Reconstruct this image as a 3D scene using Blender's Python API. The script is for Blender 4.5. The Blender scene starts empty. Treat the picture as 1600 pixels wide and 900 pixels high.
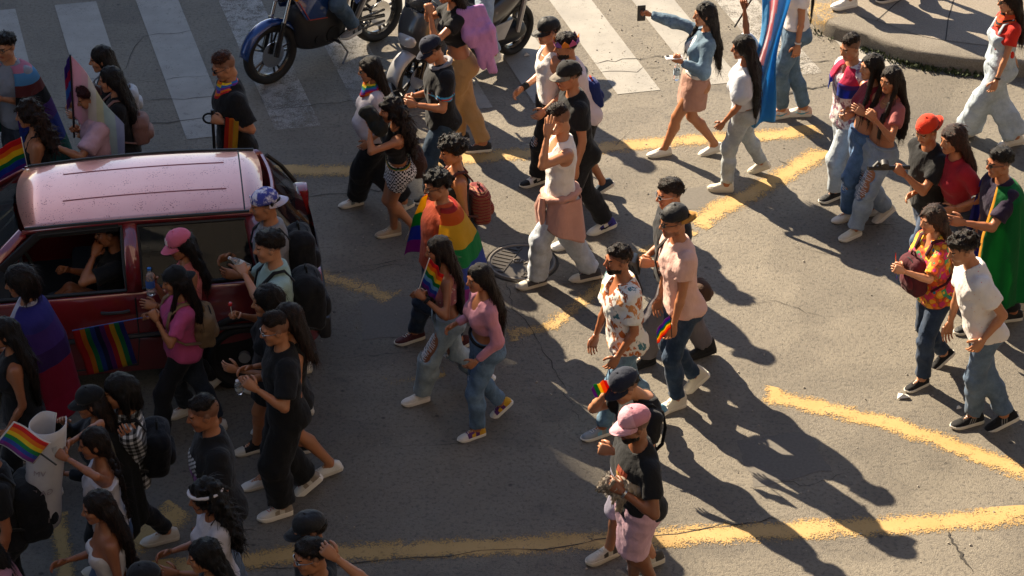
import bpy, bmesh, math, random
import numpy as np
from mathutils import Vector, Matrix

# ---------------------------------------------------------------- camera, sky, sun, exposure
SC = bpy.context.scene
COL = SC.collection
CAM_H, PITCH, FPX = 10.0, math.radians(32.5), 3540.0
_cam = bpy.data.cameras.new('camera')
_cam.sensor_width = 36.0
_cam.lens = 36.0 * FPX / 1600.0
_cam.clip_start = 0.5
_cam.clip_end = 3000
CAM = bpy.data.objects.new('camera', _cam)
CAM.location = (0, 0, CAM_H)
CAM.rotation_euler = (math.pi / 2 - PITCH, 0, 0)
COL.objects.link(CAM)
SC.camera = CAM

SUN_EL, SHADOW_AZ = math.radians(35.0), math.radians(-50.0)    # shadows fall towards SHADOW_AZ
_tosun = Vector((-math.cos(SHADOW_AZ) * math.cos(SUN_EL), -math.sin(SHADOW_AZ) * math.cos(SUN_EL), math.sin(SUN_EL)))
W = bpy.data.worlds.new('World')
SC.world = W
W.use_nodes = True
_nt = W.node_tree
_sky = _nt.nodes.new('ShaderNodeTexSky')
_sky.sky_type = 'NISHITA'
_sky.sun_disc = False
_sky.sun_elevation = SUN_EL
_sky.sun_rotation = math.atan2(_tosun.x, _tosun.y)
_sky.altitude = 1000
_sky.dust_density = 1.0
_bg = [n for n in _nt.nodes if n.type == 'BACKGROUND'][0]
_nt.links.new(_sky.outputs[0], _bg.inputs[0])
_bg.inputs[1].default_value = 0.068
_sl = bpy.data.lights.new('sun', 'SUN')
_sl.energy = 5.0
_sl.angle = math.radians(0.55)
_sl.color = (1.0, 0.84, 0.62)
SUN = bpy.data.objects.new('sun', _sl)
SUN.rotation_euler = _tosun.to_track_quat('Z', 'Y').to_euler()
SUN.location = (-10, 30, 25)
COL.objects.link(SUN)
vs = SC.view_settings
vs.view_transform = 'Standard'
vs.look = 'None'
vs.exposure = 1.68
vs.gamma = 1.0
vs.use_curve_mapping = False
SC.cycles.max_bounces = 6
SC.cycles.diffuse_bounces = 3
SC.cycles.transparent_max_bounces = 12

RNG = random.Random(7)
PI = math.pi

# ---------------------------------------------------------------- pixel of the 1600x900 photo -> point in the street
_cp, _sp = math.cos(PITCH), math.sin(PITCH)
def ray(x, y):
    u, v = (x - 800) / FPX, (y - 450) / FPX
    return np.array([u, _cp - v * _sp, -_sp - v * _cp])
def gp(x, y, z=0.0):                      # where the pixel meets the level z
    d = ray(x, y)
    return d * ((z - CAM_H) / d[2]) + np.array([0, 0, CAM_H])
def py_(x, y, Y):                         # where the pixel meets the upright plane y = Y
    d = ray(x, y)
    return d * (Y / d[1]) + np.array([0, 0, CAM_H])
def nrm(v):
    v = np.asarray(v, float)
    return v / max(1e-9, np.linalg.norm(v))
def V3(*a):
    return np.array(a, float)

# ---------------------------------------------------------------- objects
def link(o):
    COL.objects.link(o)
    return o
def empty(name, loc=(0, 0, 0), label=None, cat=None, group=None, rz=0):
    o = bpy.data.objects.new(name, None)
    o.empty_display_size = 0.1
    o.location = tuple(float(c) for c in loc)
    o.rotation_euler = (0, 0, rz)
    return tag(link(o), label, cat, group)
def tag(o, label=None, cat=None, group=None, kind=None):
    if label: o['label'] = label
    if cat: o['category'] = cat
    if group: o['group'] = group
    if kind: o['kind'] = kind
    return o
def mesh(name, v, f, mats, parent=None, mi=None, smooth=True, loc=None, sharp=None):
    me = bpy.data.meshes.new(name)
    v = np.asarray(v, np.float32)
    if isinstance(f, np.ndarray):
        n = f.shape[1]
        me.vertices.add(len(v)); me.vertices.foreach_set('co', v.ravel())
        me.loops.add(f.size); me.loops.foreach_set('vertex_index', f.ravel().astype(np.int32))
        me.polygons.add(len(f)); me.polygons.foreach_set('loop_start', np.arange(0, f.size, n, dtype=np.int32))
        me.update(calc_edges=True)
    else:
        me.from_pydata([tuple(map(float, q)) for q in v], [], [tuple(map(int, q)) for q in f])
    for m in (mats if isinstance(mats, (list, tuple)) else [mats]):
        me.materials.append(m)
    if mi is not None:
        me.polygons.foreach_set('material_index', np.asarray(mi, np.int32))
    me.polygons.foreach_set('use_smooth', np.full(len(me.polygons), smooth))
    if sharp:
        me.set_sharp_from_angle(angle=math.radians(sharp))
    me.update()
    o = link(bpy.data.objects.new(name, me))
    if parent is not None: o.parent = parent
    if loc is not None: o.location = tuple(float(c) for c in loc)
    return o

class MB:
    """collects shapes; build() links them as one mesh object"""
    def __init__(s): s.v, s.f, s.m = [], [], []
    def add(s, v, f, m=0):
        b = len(s.v)
        s.v += [tuple(map(float, q)) for q in v]
        s.f += [tuple(int(i) + b for i in q) for q in f]
        s.m += [m] * len(f)
        return s
    def box(s, c, size, R=None, m=0, bev=0.0):
        hx, hy, hz = [q / 2 for q in size]
        if bev <= 0:
            P = [(x, y, z) for x in (-hx, hx) for y in (-hy, hy) for z in (-hz, hz)]
            F = [(0, 1, 3, 2), (4, 6, 7, 5), (0, 4, 5, 1), (2, 3, 7, 6), (0, 2, 6, 4), (1, 5, 7, 3)]
        else:
            bm = bmesh.new(); bmesh.ops.create_cube(bm, size=1)
            for q in bm.verts: q.co = Vector((q.co.x * size[0], q.co.y * size[1], q.co.z * size[2]))
            bmesh.ops.bevel(bm, geom=bm.edges[:], offset=bev, segments=2, affect='EDGES', profile=0.6)
            bm.verts.ensure_lookup_table()
            P = [tuple(q.co) for q in bm.verts]; F = [tuple(q.index for q in fa.verts) for fa in bm.faces]
            bm.free()
        P = np.array(P)
        if R is not None: P = P @ np.asarray(R).T
        return s.add(P + np.asarray(c), F, m)
    def tube(s, pts, r, n=8, m=0, cap=True, closed=False):
        pts = np.asarray(pts, float); k = len(pts)
        r = np.full(k, r) if np.isscalar(r) else np.asarray(r, float)
        v, f = tubegeo(pts, r, n, cap, closed)
        return s.add(v, f, m)
    def disc(s, c, axis, r, th, n=20, m=0):
        a = nrm(axis)
        return s.tube([np.asarray(c) - a * th / 2, np.asarray(c) + a * th / 2], r, n, m)
    def build(s, name, mats, parent=None, smooth=True, sharp=40, loc=None):
        o = mesh(name, s.v, s.f, mats, parent, s.m, smooth, loc)
        if sharp: o.data.set_sharp_from_angle(angle=math.radians(sharp))
        return o
def frame(t):
    t = nrm(t)
    a = V3(0, 0, 1) if abs(t[2]) < 0.9 else V3(1, 0, 0)
    x = nrm(np.cross(a, t)); return x, np.cross(t, x), t
def tubegeo(pts, r, n=8, cap=True, closed=False, flat=1.0, side=None):
    k = len(pts); V, F = [], []
    x = None
    for i in range(k):
        if closed: t = pts[(i + 1) % k] - pts[i - 1]
        else: t = pts[min(i + 1, k - 1)] - pts[max(i - 1, 0)]
        t = nrm(t)
        if x is None:
            x = frame(t)[0] if side is None else nrm(np.asarray(side) - t * np.dot(side, t))
        else: x = nrm(x - t * np.dot(x, t))
        y = np.cross(t, x)
        for j in range(n):
            a = 2 * PI * j / n
            V.append(pts[i] + r[i] * (math.cos(a) * x + flat * math.sin(a) * y))
    for i in range(k if closed else k - 1):
        for j in range(n):
            a, b = i * n + j, i * n + (j + 1) % n
            c, d = ((i + 1) % k) * n + (j + 1) % n, ((i + 1) % k) * n + j
            F.append((a, b, c, d))
    if cap and not closed:
        F.append(tuple(range(n - 1, -1, -1))); F.append(tuple((k - 1) * n + j for j in range(n)))
    return V, F
def rotz(a): c, s = math.cos(a), math.sin(a); return np.array([[c, -s, 0], [s, c, 0], [0, 0, 1.]])
def roty(a): c, s = math.cos(a), math.sin(a); return np.array([[c, 0, s], [0, 1., 0], [-s, 0, c]])
def rotx(a): c, s = math.cos(a), math.sin(a); return np.array([[1., 0, 0], [0, c, -s], [0, s, c]])

# ---------------------------------------------------------------- implicit surfaces meshed on a grid
class Field:
    def __init__(s, lo, hi, h):
        s.lo = np.asarray(lo, float); s.h = h
        s.n = np.maximum(4, np.ceil((np.asarray(hi) - s.lo) / h).astype(int) + 1)
        s.ax = [(s.lo[i] + h * np.arange(s.n[i])).astype(np.float32) for i in range(3)]
        s.F = np.full(tuple(s.n), 0.25, np.float32)
    def _sl(s, lo, hi):
        a = np.clip(np.floor((np.asarray(lo) - s.lo) / s.h).astype(int), 0, s.n)
        b = np.clip(np.ceil((np.asarray(hi) - s.lo) / s.h).astype(int) + 1, 0, s.n)
        return tuple(slice(a[i], b[i]) for i in range(3))
    def _xyz(s, sl):
        return (s.ax[0][sl[0]][:, None, None], s.ax[1][sl[1]][None, :, None], s.ax[2][sl[2]][None, None, :])
    def add(s, prim, k=0.03):
        fn, lo, hi = prim; mg = k + 2.5 * s.h
        sl = s._sl(np.asarray(lo) - mg, np.asarray(hi) + mg)
        o = s.F[sl]
        if o.size == 0: return s
        d = np.broadcast_to(fn(*s._xyz(sl)), o.shape)
        hh = np.clip(k - np.abs(o - d), 0, None) / k
        s.F[sl] = np.minimum(o, d) - hh * hh * (k * 0.25)
        return s
    def sub(s, prim, k=0.01):
        fn, lo, hi = prim; mg = k + 2.5 * s.h
        sl = s._sl(np.asarray(lo) - mg, np.asarray(hi) + mg)
        o = s.F[sl]
        if o.size == 0: return s
        d = -np.broadcast_to(fn(*s._xyz(sl)), o.shape)
        hh = np.clip(k - np.abs(o - d), 0, None) / k
        s.F[sl] = np.maximum(o, d) + hh * hh * (k * 0.25)
        return s
    def cut(s, fn):
        X = s._xyz((slice(None),) * 3)
        s.F = np.maximum(s.F, np.broadcast_to(fn(*X), s.F.shape)).astype(np.float32); return s
    def warp(s, fn):
        X = s._xyz((slice(None),) * 3)
        near = np.abs(s.F) < 4 * s.h
        i = np.nonzero(near)
        s.F[i] += fn(s.ax[0][i[0]], s.ax[1][i[1]], s.ax[2][i[2]]); return s
    def net(s):
        return snet(s.F, s.lo, s.h)
_CO = np.array([(i, j, k) for i in (0, 1) for j in (0, 1) for k in (0, 1)])
_ED = [(a, b) for a in range(8) for b in range(a + 1, 8) if np.abs(_CO[a] - _CO[b]).sum() == 1]
def snet(F, lo, h):
    S = F < 0
    n = np.array(F.shape)
    cnt = np.zeros(n - 1, np.int8)
    for c in _CO: cnt += S[c[0]:n[0] - 1 + c[0], c[1]:n[1] - 1 + c[1], c[2]:n[2] - 1 + c[2]]
    act = (cnt > 0) & (cnt < 8)
    idx = np.argwhere(act)
    vid = np.full(act.shape, -1, np.int32); vid[act] = np.arange(len(idx))
    acc = np.zeros((len(idx), 3)); num = np.zeros(len(idx))
    val = [F[idx[:, 0] + c[0], idx[:, 1] + c[1], idx[:, 2] + c[2]] for c in _CO]
    for a, b in _ED:
        fa, fb = val[a], val[b]
        m = (fa < 0) != (fb < 0)
        t = fa[m] / (fa[m] - fb[m])
        acc[m] += _CO[a] + t[:, None] * (_CO[b] - _CO[a]); num[m] += 1
    v = np.asarray(lo) + h * (idx + acc / np.maximum(num, 1)[:, None])
    Q = []
    for d in range(3):
        s0 = np.take(S, range(0, n[d] - 1), d); s1 = np.take(S, range(1, n[d]), d)
        e = np.argwhere(s0 != s1)
        u, w = (d + 1) % 3, (d + 2) % 3
        e = e[(e[:, u] > 0) & (e[:, w] > 0) & (e[:, u] < n[u] - 1) & (e[:, w] < n[w] - 1)]
        if not len(e): continue
        ins = s0[e[:, 0], e[:, 1], e[:, 2]]
        q = []
        for du, dw in ((0, 0), (-1, 0), (-1, -1), (0, -1)):
            c = e.copy(); c[:, u] += du; c[:, w] += dw
            q.append(vid[c[:, 0], c[:, 1], c[:, 2]])
        q = np.stack(q, 1)
        q[~ins] = q[~ins][:, ::-1]
        Q.append(q)
    Q = np.concatenate(Q) if Q else np.zeros((0, 4), int)
    return v, Q[(Q >= 0).all(1)]

def cone(a, b, ra, rb, fa=False, fb=False):
    a = np.asarray(a, float); b = np.asarray(b, float); ab = b - a; L2 = float(ab @ ab) + 1e-9; L = math.sqrt(L2)
    def fn(X, Y, Z):
        px, py, pz = X - a[0], Y - a[1], Z - a[2]
        t = (px * ab[0] + py * ab[1] + pz * ab[2]) / L2
        tc = np.clip(t, 0, 1)
        d = np.sqrt((px - tc * ab[0]) ** 2 + (py - tc * ab[1]) ** 2 + (pz - tc * ab[2]) ** 2) - (ra + (rb - ra) * tc)
        if fa: d = np.maximum(d, -t * L)
        if fb: d = np.maximum(d, (t - 1) * L)
        return d
    r = max(ra, rb)
    return fn, np.minimum(a, b) - r, np.maximum(a, b) + r
def ell(c, r, R=None):
    c = np.asarray(c, float); r = np.asarray(r, float); rm = r.max() * 1.05
    R = np.eye(3) if R is None else np.asarray(R)        # columns = axes
    def fn(X, Y, Z):
        px, py, pz = X - c[0], Y - c[1], Z - c[2]
        q = [(px * R[0, i] + py * R[1, i] + pz * R[2, i]) / r[i] for i in range(3)]
        k0 = np.sqrt(q[0] ** 2 + q[1] ** 2 + q[2] ** 2)
        k1 = np.sqrt((q[0] / r[0]) ** 2 + (q[1] / r[1]) ** 2 + (q[2] / r[2]) ** 2) + 1e-6
        return k0 * (k0 - 1) / k1
    return fn, c - rm, c + rm
def rings(O, R, tab, lo, hi):
    """stack of ellipses along the local z axis; tab rows = z, half width, half depth, forward shift"""
    t = np.asarray(tab, float)
    zz = np.linspace(t[0, 0], t[-1, 0], 80)
    ker = np.hanning(9); ker /= ker.sum()
    ww, dd, yy = [np.convolve(np.pad(np.interp(zz, t[:, 0], t[:, i]), 4, 'edge'), ker, 'valid') for i in (1, 2, 3)]
    O = np.asarray(O, float); R = np.asarray(R)
    def fn(X, Y, Z):
        px, py, pz = X - O[0], Y - O[1], Z - O[2]
        lx = px * R[0, 0] + py * R[1, 0] + pz * R[2, 0]
        ly = px * R[0, 1] + py * R[1, 1] + pz * R[2, 1]
        lz = px * R[0, 2] + py * R[1, 2] + pz * R[2, 2]
        w, d, y = np.interp(lz, zz, ww), np.interp(lz, zz, dd), np.interp(lz, zz, yy)
        q = (np.abs(lx / w) ** 2.3 + np.abs((ly - y) / d) ** 2.3) ** (1 / 2.3)
        D = (q - 1) * np.minimum(w, d)
        return np.maximum(np.maximum(D, lo - lz), lz - hi)
    m = max(ww.max(), dd.max()) + 0.05
    A, B = O + R[:, 2] * lo, O + R[:, 2] * hi
    return fn, np.minimum(A, B) - m, np.maximum(A, B) + m
def rbox(c, hf, r, R):
    c = np.asarray(c, float); hf = np.asarray(hf, float) - r; R = np.asarray(R); rm = np.linalg.norm(hf) + r
    def fn(X, Y, Z):
        px, py, pz = X - c[0], Y - c[1], Z - c[2]
        q = [np.abs(px * R[0, i] + py * R[1, i] + pz * R[2, i]) - hf[i] for i in range(3)]
        return np.sqrt(sum(np.maximum(k, 0) ** 2 for k in q)) + np.minimum(np.maximum(np.maximum(q[0], q[1]), q[2]), 0) - r
    return fn, c - rm, c + rm
_tabs = np.random.RandomState(3).rand(32, 32, 32).astype(np.float32) * 2 - 1
def noise(x, y, z):
    xi, yi, zi = [np.floor(q).astype(int) for q in (x, y, z)]
    fx, fy, fz = x - xi, y - yi, z - zi
    fx, fy, fz = [q * q * (3 - 2 * q) for q in (fx, fy, fz)]
    def T(a, b, c): return _tabs[(xi + a) & 31, (yi + b) & 31, (zi + c) & 31]
    r = 0
    for a in (0, 1):
        for b in (0, 1):
            for c in (0, 1):
                r = r + T(a, b, c) * (fx if a else 1 - fx) * (fy if b else 1 - fy) * (fz if c else 1 - fz)
    return r

# ---------------------------------------------------------------- materials
MAT = {}
def nodes(name):
    m = bpy.data.materials.new(name); m.use_nodes = True
    nt = m.node_tree; return m, nt, nt.nodes['Principled BSDF']
def N(nt, t, **kw):
    n = nt.nodes.new(t)
    for k, v in kw.items():
        if k.startswith('i_'):
            key = k[2:]
            key = int(key) if key.isdigit() else key
            n.inputs[key].default_value = v
        else: setattr(n, k, v)
    return n
def coords(nt, scale=(1, 1, 1), kind='Object'):
    tc = N(nt, 'ShaderNodeTexCoord'); mp = N(nt, 'ShaderNodeMapping')
    mp.inputs['Scale'].default_value = scale
    nt.links.new(tc.outputs[kind], mp.inputs['Vector']); return mp.outputs[0]
def ramp(nt, stops, src=None, const=False):
    r = N(nt, 'ShaderNodeValToRGB'); e = r.color_ramp.elements
    if const: r.color_ramp.interpolation = 'CONSTANT'
    while len(e) > 1: e.remove(e[-1])
    e[0].position = stops[0][0]; e[0].color = c4(stops[0][1])
    for p, c in stops[1:]:
        q = e.new(p); q.color = c4(c)
    if src is not None: nt.links.new(src, r.inputs[0])
    return r.outputs[0]
def c4(c):
    if np.isscalar(c): return (c, c, c, 1)
    return tuple(c) + (1,) if len(c) == 3 else tuple(c)
def mixc(nt, fac, a, b, mode='MIX'):
    n = N(nt, 'ShaderNodeMix', data_type='RGBA', blend_type=mode)
    for s, q in ((0, fac), (6, a), (7, b)):
        if hasattr(q, 'links') or hasattr(q, 'is_linked'): nt.links.new(q, n.inputs[s])
        else: n.inputs[s].default_value = q if s == 0 else c4(q)
    return n.outputs[2]
def tnoise(nt, vec, scale, detail=3, rough=0.55, out=0):
    n = N(nt, 'ShaderNodeTexNoise'); n.inputs['Scale'].default_value = scale
    n.inputs['Detail'].default_value = detail; n.inputs['Roughness'].default_value = rough
    nt.links.new(vec, n.inputs['Vector']); return n.outputs[out]
def vor(nt, vec, scale, out='Color', feat='F1'):
    n = N(nt, 'ShaderNodeTexVoronoi', feature=feat); n.inputs['Scale'].default_value = scale
    nt.links.new(vec, n.inputs['Vector']); return n.outputs[out]
def bump(nt, b, h, st=0.4, dist=0.01):
    n = N(nt, 'ShaderNodeBump'); n.inputs['Strength'].default_value = st; n.inputs['Distance'].default_value = dist
    nt.links.new(h, n.inputs['Height']); nt.links.new(n.outputs[0], b.inputs['Normal'])
def plain(name, c, rough=0.5, metal=0.0, coat=0.0, var=0.06, sc=30):
    if name in MAT: return MAT[name]
    m, nt, b = nodes(name)
    v = coords(nt)
    n = tnoise(nt, v, sc)
    col = mixc(nt, n, [q * (1 - var) for q in c], [min(1, q * (1 + var)) for q in c])
    nt.links.new(col, b.inputs['Base Color'])
    b.inputs['Roughness'].default_value = rough; b.inputs['Metallic'].default_value = metal
    b.inputs['Coat Weight'].default_value = coat
    MAT[name] = m; return m
def srgb(h):
    h = h.lstrip('#'); o = []
    for i in (0, 2, 4):
        q = int(h[i:i + 2], 16) / 255
        o.append(q / 12.92 if q <= 0.04045 else ((q + 0.055) / 1.055) ** 2.4)
    return tuple(o)
def fab(c, pat=None, rough=0.85, thin=False):
    """woven cloth of one colour, or with a printed pattern"""
    key = 'cloth_%s_%s%s' % (c, pat, '_thin' if thin else '')
    if key in MAT: return MAT[key]
    col = tuple(q * .86 for q in srgb(c))
    m, nt, b = nodes(key.replace('#', ''))
    v = coords(nt)
    n1 = tnoise(nt, v, 9, 4)
    base = mixc(nt, n1, [q * 0.84 for q in col], [min(0.9, q * 1.14 + 0.004) for q in col])
    if pat == 'denim' or pat == 'acid':
        n2 = tnoise(nt, v, 5.5, 5, 0.7)
        lt = [min(0.85, q * (1.9 if pat == 'denim' else 1.5) + 0.02) for q in col]
        base = mixc(nt, ramp(nt, [(0.42, 0), (0.72, 1)], n2), base, lt)
        n3 = tnoise(nt, coords(nt, (420, 420, 60)), 1, 2)
        base = mixc(nt, ramp(nt, [(0.3, 0.0), (0.8, 0.35)], n3), base, [q * 0.5 for q in col])
    elif pat == 'plaid':
        w = None
        tc = coords(nt, (1, 1, 1))
        sx = N(nt, 'ShaderNodeSeparateXYZ'); nt.links.new(tc, sx.inputs[0])
        f = []
        for s in ('X', 'Z'):
            q = N(nt, 'ShaderNodeMath', operation='PINGPONG'); q.inputs[1].default_value = 0.022
            nt.links.new(sx.outputs[s], q.inputs[0])
            g = N(nt, 'ShaderNodeMath', operation='GREATER_THAN'); g.inputs[1].default_value = 0.011
            nt.links.new(q.outputs[0], g.inputs[0]); f.append(g.outputs[0])
        a = N(nt, 'ShaderNodeMath', operation='ADD'); nt.links.new(f[0], a.inputs[0]); nt.links.new(f[1], a.inputs[1])
        h = N(nt, 'ShaderNodeMath', operation='MULTIPLY'); h.inputs[1].default_value = 0.5; nt.links.new(a.outputs[0], h.inputs[0])
        base = ramp(nt, [(0, 0.012), (0.3, 0.16), (0.8, 0.62)], h.outputs[0], True)
    elif pat == 'checker':
        tc = coords(nt, (1, 1, 1))
        n5 = tnoise(nt, tc, 14, 2, 0.5, 1)
        ad = N(nt, 'ShaderNodeVectorMath', operation='MULTIPLY_ADD'); ad.inputs[1].default_value = (0.03, 0.03, 0.03)
        nt.links.new(n5, ad.inputs[0]); nt.links.new(tc, ad.inputs[2])
        ch = N(nt, 'ShaderNodeTexChecker'); ch.inputs['Scale'].default_value = 55
        ch.inputs[1].default_value = (0.65, 0.65, 0.68, 1); ch.inputs[2].default_value = (0.012, 0.012, 0.02, 1)
        nt.links.new(ad.outputs[0], ch.inputs[0]); base = ch.outputs[0]
    elif pat == 'leaf':
        n5 = tnoise(nt, v, 18, 2, 0.5, 1)
        wv = N(nt, 'ShaderNodeVectorMath', operation='MULTIPLY_ADD'); wv.inputs[1].default_value = (0.09, 0.09, 0.09)
        nt.links.new(n5, wv.inputs[0]); nt.links.new(v, wv.inputs[2])
        d = vor(nt, wv.outputs[0], 11, 'Color'); sp = N(nt, 'ShaderNodeSeparateColor'); nt.links.new(d, sp.inputs[0])
        e = vor(nt, wv.outputs[0], 11, 'Distance', 'DISTANCE_TO_EDGE')
        pick = ramp(nt, [(0, (.45, .13, .03)), (.28, (.05, .16, .2)), (.45, (.6, .25, .08)), (.6, (.7, .68, .62)), (.85, (.3, .1, .05))], sp.outputs[0], True)
        base = mixc(nt, ramp(nt, [(0.09, 0), (0.13, 1)], e), (.72, .7, .66), pick)
        st = tnoise(nt, coords(nt, (90, 90, 18)), 1, 2)
        base = mixc(nt, ramp(nt, [(0.58, 0), (0.62, 0.8)], st), base, (.74, .72, .68))
    elif pat == 'crochet':
        d = vor(nt, v, 21, 'Color'); sp = N(nt, 'ShaderNodeSeparateColor'); nt.links.new(d, sp.inputs[0])
        e = vor(nt, v, 21, 'Distance')
        ringc = ramp(nt, [(0, (.75, .33, .02)), (.35, (.7, .1, .02)), (.55, (.75, .42, .04)), (.7, (.55, .03, .12)), (.85, (.05, .3, .12))], sp.outputs[0], True)
        core = ramp(nt, [(0, (.02, .25, .1)), (.3, (.6, .03, .2)), (.5, (.75, .5, .05)), (.7, (.02, .2, .35)), (.85, (.5, .04, .03))], sp.outputs[1], True)
        base = mixc(nt, ramp(nt, [(0.25, 0), (0.3, 1)], e, False), core, ringc)
        base = mixc(nt, ramp(nt, [(0.62, 0), (0.7, 0.7)], e), base, (.2, .05, .02))
    elif pat == 'floralpink':
        n5 = tnoise(nt, v, 22, 4, 0.6)
        base = mixc(nt, ramp(nt, [(0.5, 0), (0.56, 1)], n5), (.7, .66, .66), (.3, .14, .2))
    elif pat == 'spots':
        e = vor(nt, v, 34, 'Distance')
        n5 = tnoise(nt, v, 6, 2)
        ms = mixc(nt, ramp(nt, [(0.45, 0), (0.6, 1)], n5), ramp(nt, [(0.1, 1), (0.14, 0)], e), (0, 0, 0))
        base = mixc(nt, ms, base, (.5, .07, .08))
    elif pat == 'stripes':
        wv = N(nt, 'ShaderNodeTexWave', bands_direction='X'); wv.inputs['Scale'].default_value = 16
        nt.links.new(v, wv.inputs[0])
        base = mixc(nt, ramp(nt, [(0.55, 0), (0.62, 1)], wv.outputs[1]), base, (.5, .47, .38))
    elif pat == 'tiedye':
        n5 = tnoise(nt, v, 17, 4, 0.6)
        base = mixc(nt, ramp(nt, [(0.44, 0), (0.55, 1)], n5), (.74, .7, .8), (.05, .06, .3))
    elif pat == 'pinkdots':
        e = vor(nt, v, 30, 'Distance')
        base = mixc(nt, ramp(nt, [(0.2, 1), (0.26, 0)], e), base, (.7, .6, .5))
    elif pat == 'camo':
        n5 = tnoise(nt, v, 12, 3, 0.6)
        base = ramp(nt, [(0, (.02, .03, .02)), (.47, (.1, .1, .06)), (.55, (.25, .22, .14))], n5, True)
    elif pat == 'ethnic':
        wv = N(nt, 'ShaderNodeTexWave', bands_direction='Z'); wv.inputs['Scale'].default_value = 11
        wv.inputs['Distortion'].default_value = 3; nt.links.new(v, wv.inputs[0])
        base = ramp(nt, [(0, (.16, .02, .02)), (.4, (.35, .05, .03)), (.6, (.04, .05, .09)), (.75, (.4, .2, .05)), (.9, (.1, .01, .02))], wv.outputs[1], True)
    nt.links.new(base, b.inputs['Base Color'])
    b.inputs['Roughness'].default_value = rough
    b.inputs['Specular IOR Level'].default_value = 0.25
    b.inputs['Sheen Weight'].default_value = 0.08
    n4 = tnoise(nt, v, 20, 3, 0.5)
    w1 = tnoise(nt, coords(nt, (20, 20, 8)), 1, 2, 0.5)
    sm = N(nt, 'ShaderNodeMath', operation='ADD'); nt.links.new(n4, sm.inputs[0]); nt.links.new(w1, sm.inputs[1])
    bump(nt, b, sm.outputs[0], 0.45, 0.018)
    if thin:
        tr = N(nt, 'ShaderNodeBsdfTranslucent'); nt.links.new(base, tr.inputs[0])
        mx = N(nt, 'ShaderNodeMixShader'); mx.inputs[0].default_value = .55
        nt.links.new(b.outputs[0], mx.inputs[1]); nt.links.new(tr.outputs[0], mx.inputs[2])
        nt.links.new(mx.outputs[0], nt.nodes['Material Output'].inputs[0])
    MAT[key] = m; return m
def skin(tone):
    key = 'skin_%d' % tone
    if key in MAT: return MAT[key]
    c = [(.44, .205, .108), (.385, .162, .076), (.32, .124, .056), (.24, .089, .039), (.17, .062, .028)][tone]
    m, nt, b = nodes(key)
    v = coords(nt)
    n = tnoise(nt, v, 14, 4); n2 = tnoise(nt, v, 5, 3)
    sk = mixc(nt, n, [q * 0.84 for q in c], [q * 1.14 for q in c])
    sk = mixc(nt, ramp(nt, [(.45, 0), (.7, .5)], n2), sk, (c[0] * 1.08, c[1] * .82, c[2] * .78))
    nt.links.new(sk, b.inputs['Base Color'])
    b.inputs['Roughness'].default_value = 0.42
    b.inputs['Subsurface Weight'].default_value = 0.0
    bump(nt, b, tnoise(nt, v, 90, 3), 0.12, 0.003)
    MAT[key] = m; return m
def tint(tone, name, f):
    key = '%s_%d' % (name, tone)
    if key in MAT: return MAT[key]
    c = [(.44, .205, .108), (.385, .162, .076), (.32, .124, .056), (.24, .089, .039), (.17, .062, .028)][tone]
    return plain(key, [c[i] * f[i] for i in range(3)], 0.5)
def hairmat(c):
    key = 'hair_' + c
    if key in MAT: return MAT[key]
    col = srgb(c)
    m, nt, b = nodes(key.replace('#', ''))
    v = coords(nt, (150, 150, 9))
    n = tnoise(nt, v, 1, 4, 0.65)
    nt.links.new(mixc(nt, ramp(nt, [(0.3, 0), (0.75, 1)], n), [q * 0.4 for q in col], [q * 1.35 + 0.001 for q in col]), b.inputs['Base Color'])
    b.inputs['Roughness'].default_value = 0.46
    b.inputs['Specular IOR Level'].default_value = 0.26
    bump(nt, b, n, 0.9, 0.012)
    MAT[key] = m; return m
# ---------------------------------------------------------------- people
EYE_W = plain('eye_white', (.6, .57, .52), .3)
EYE_D = plain('eye_dark', (.012, .008, .006), .2)
BLACKPL = plain('black_plastic', (.012, .012, .013), .35)
LENS = plain('dark_lens', (.008, .008, .009), .08)
STEEL = plain('steel', (.5, .5, .5), .3, 1.0)
GOLD = plain('gold_chain', (.8, .55, .2), .3, 1.0)
PEARL = plain('pearl_white', (.75, .72, .66), .35)

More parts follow.
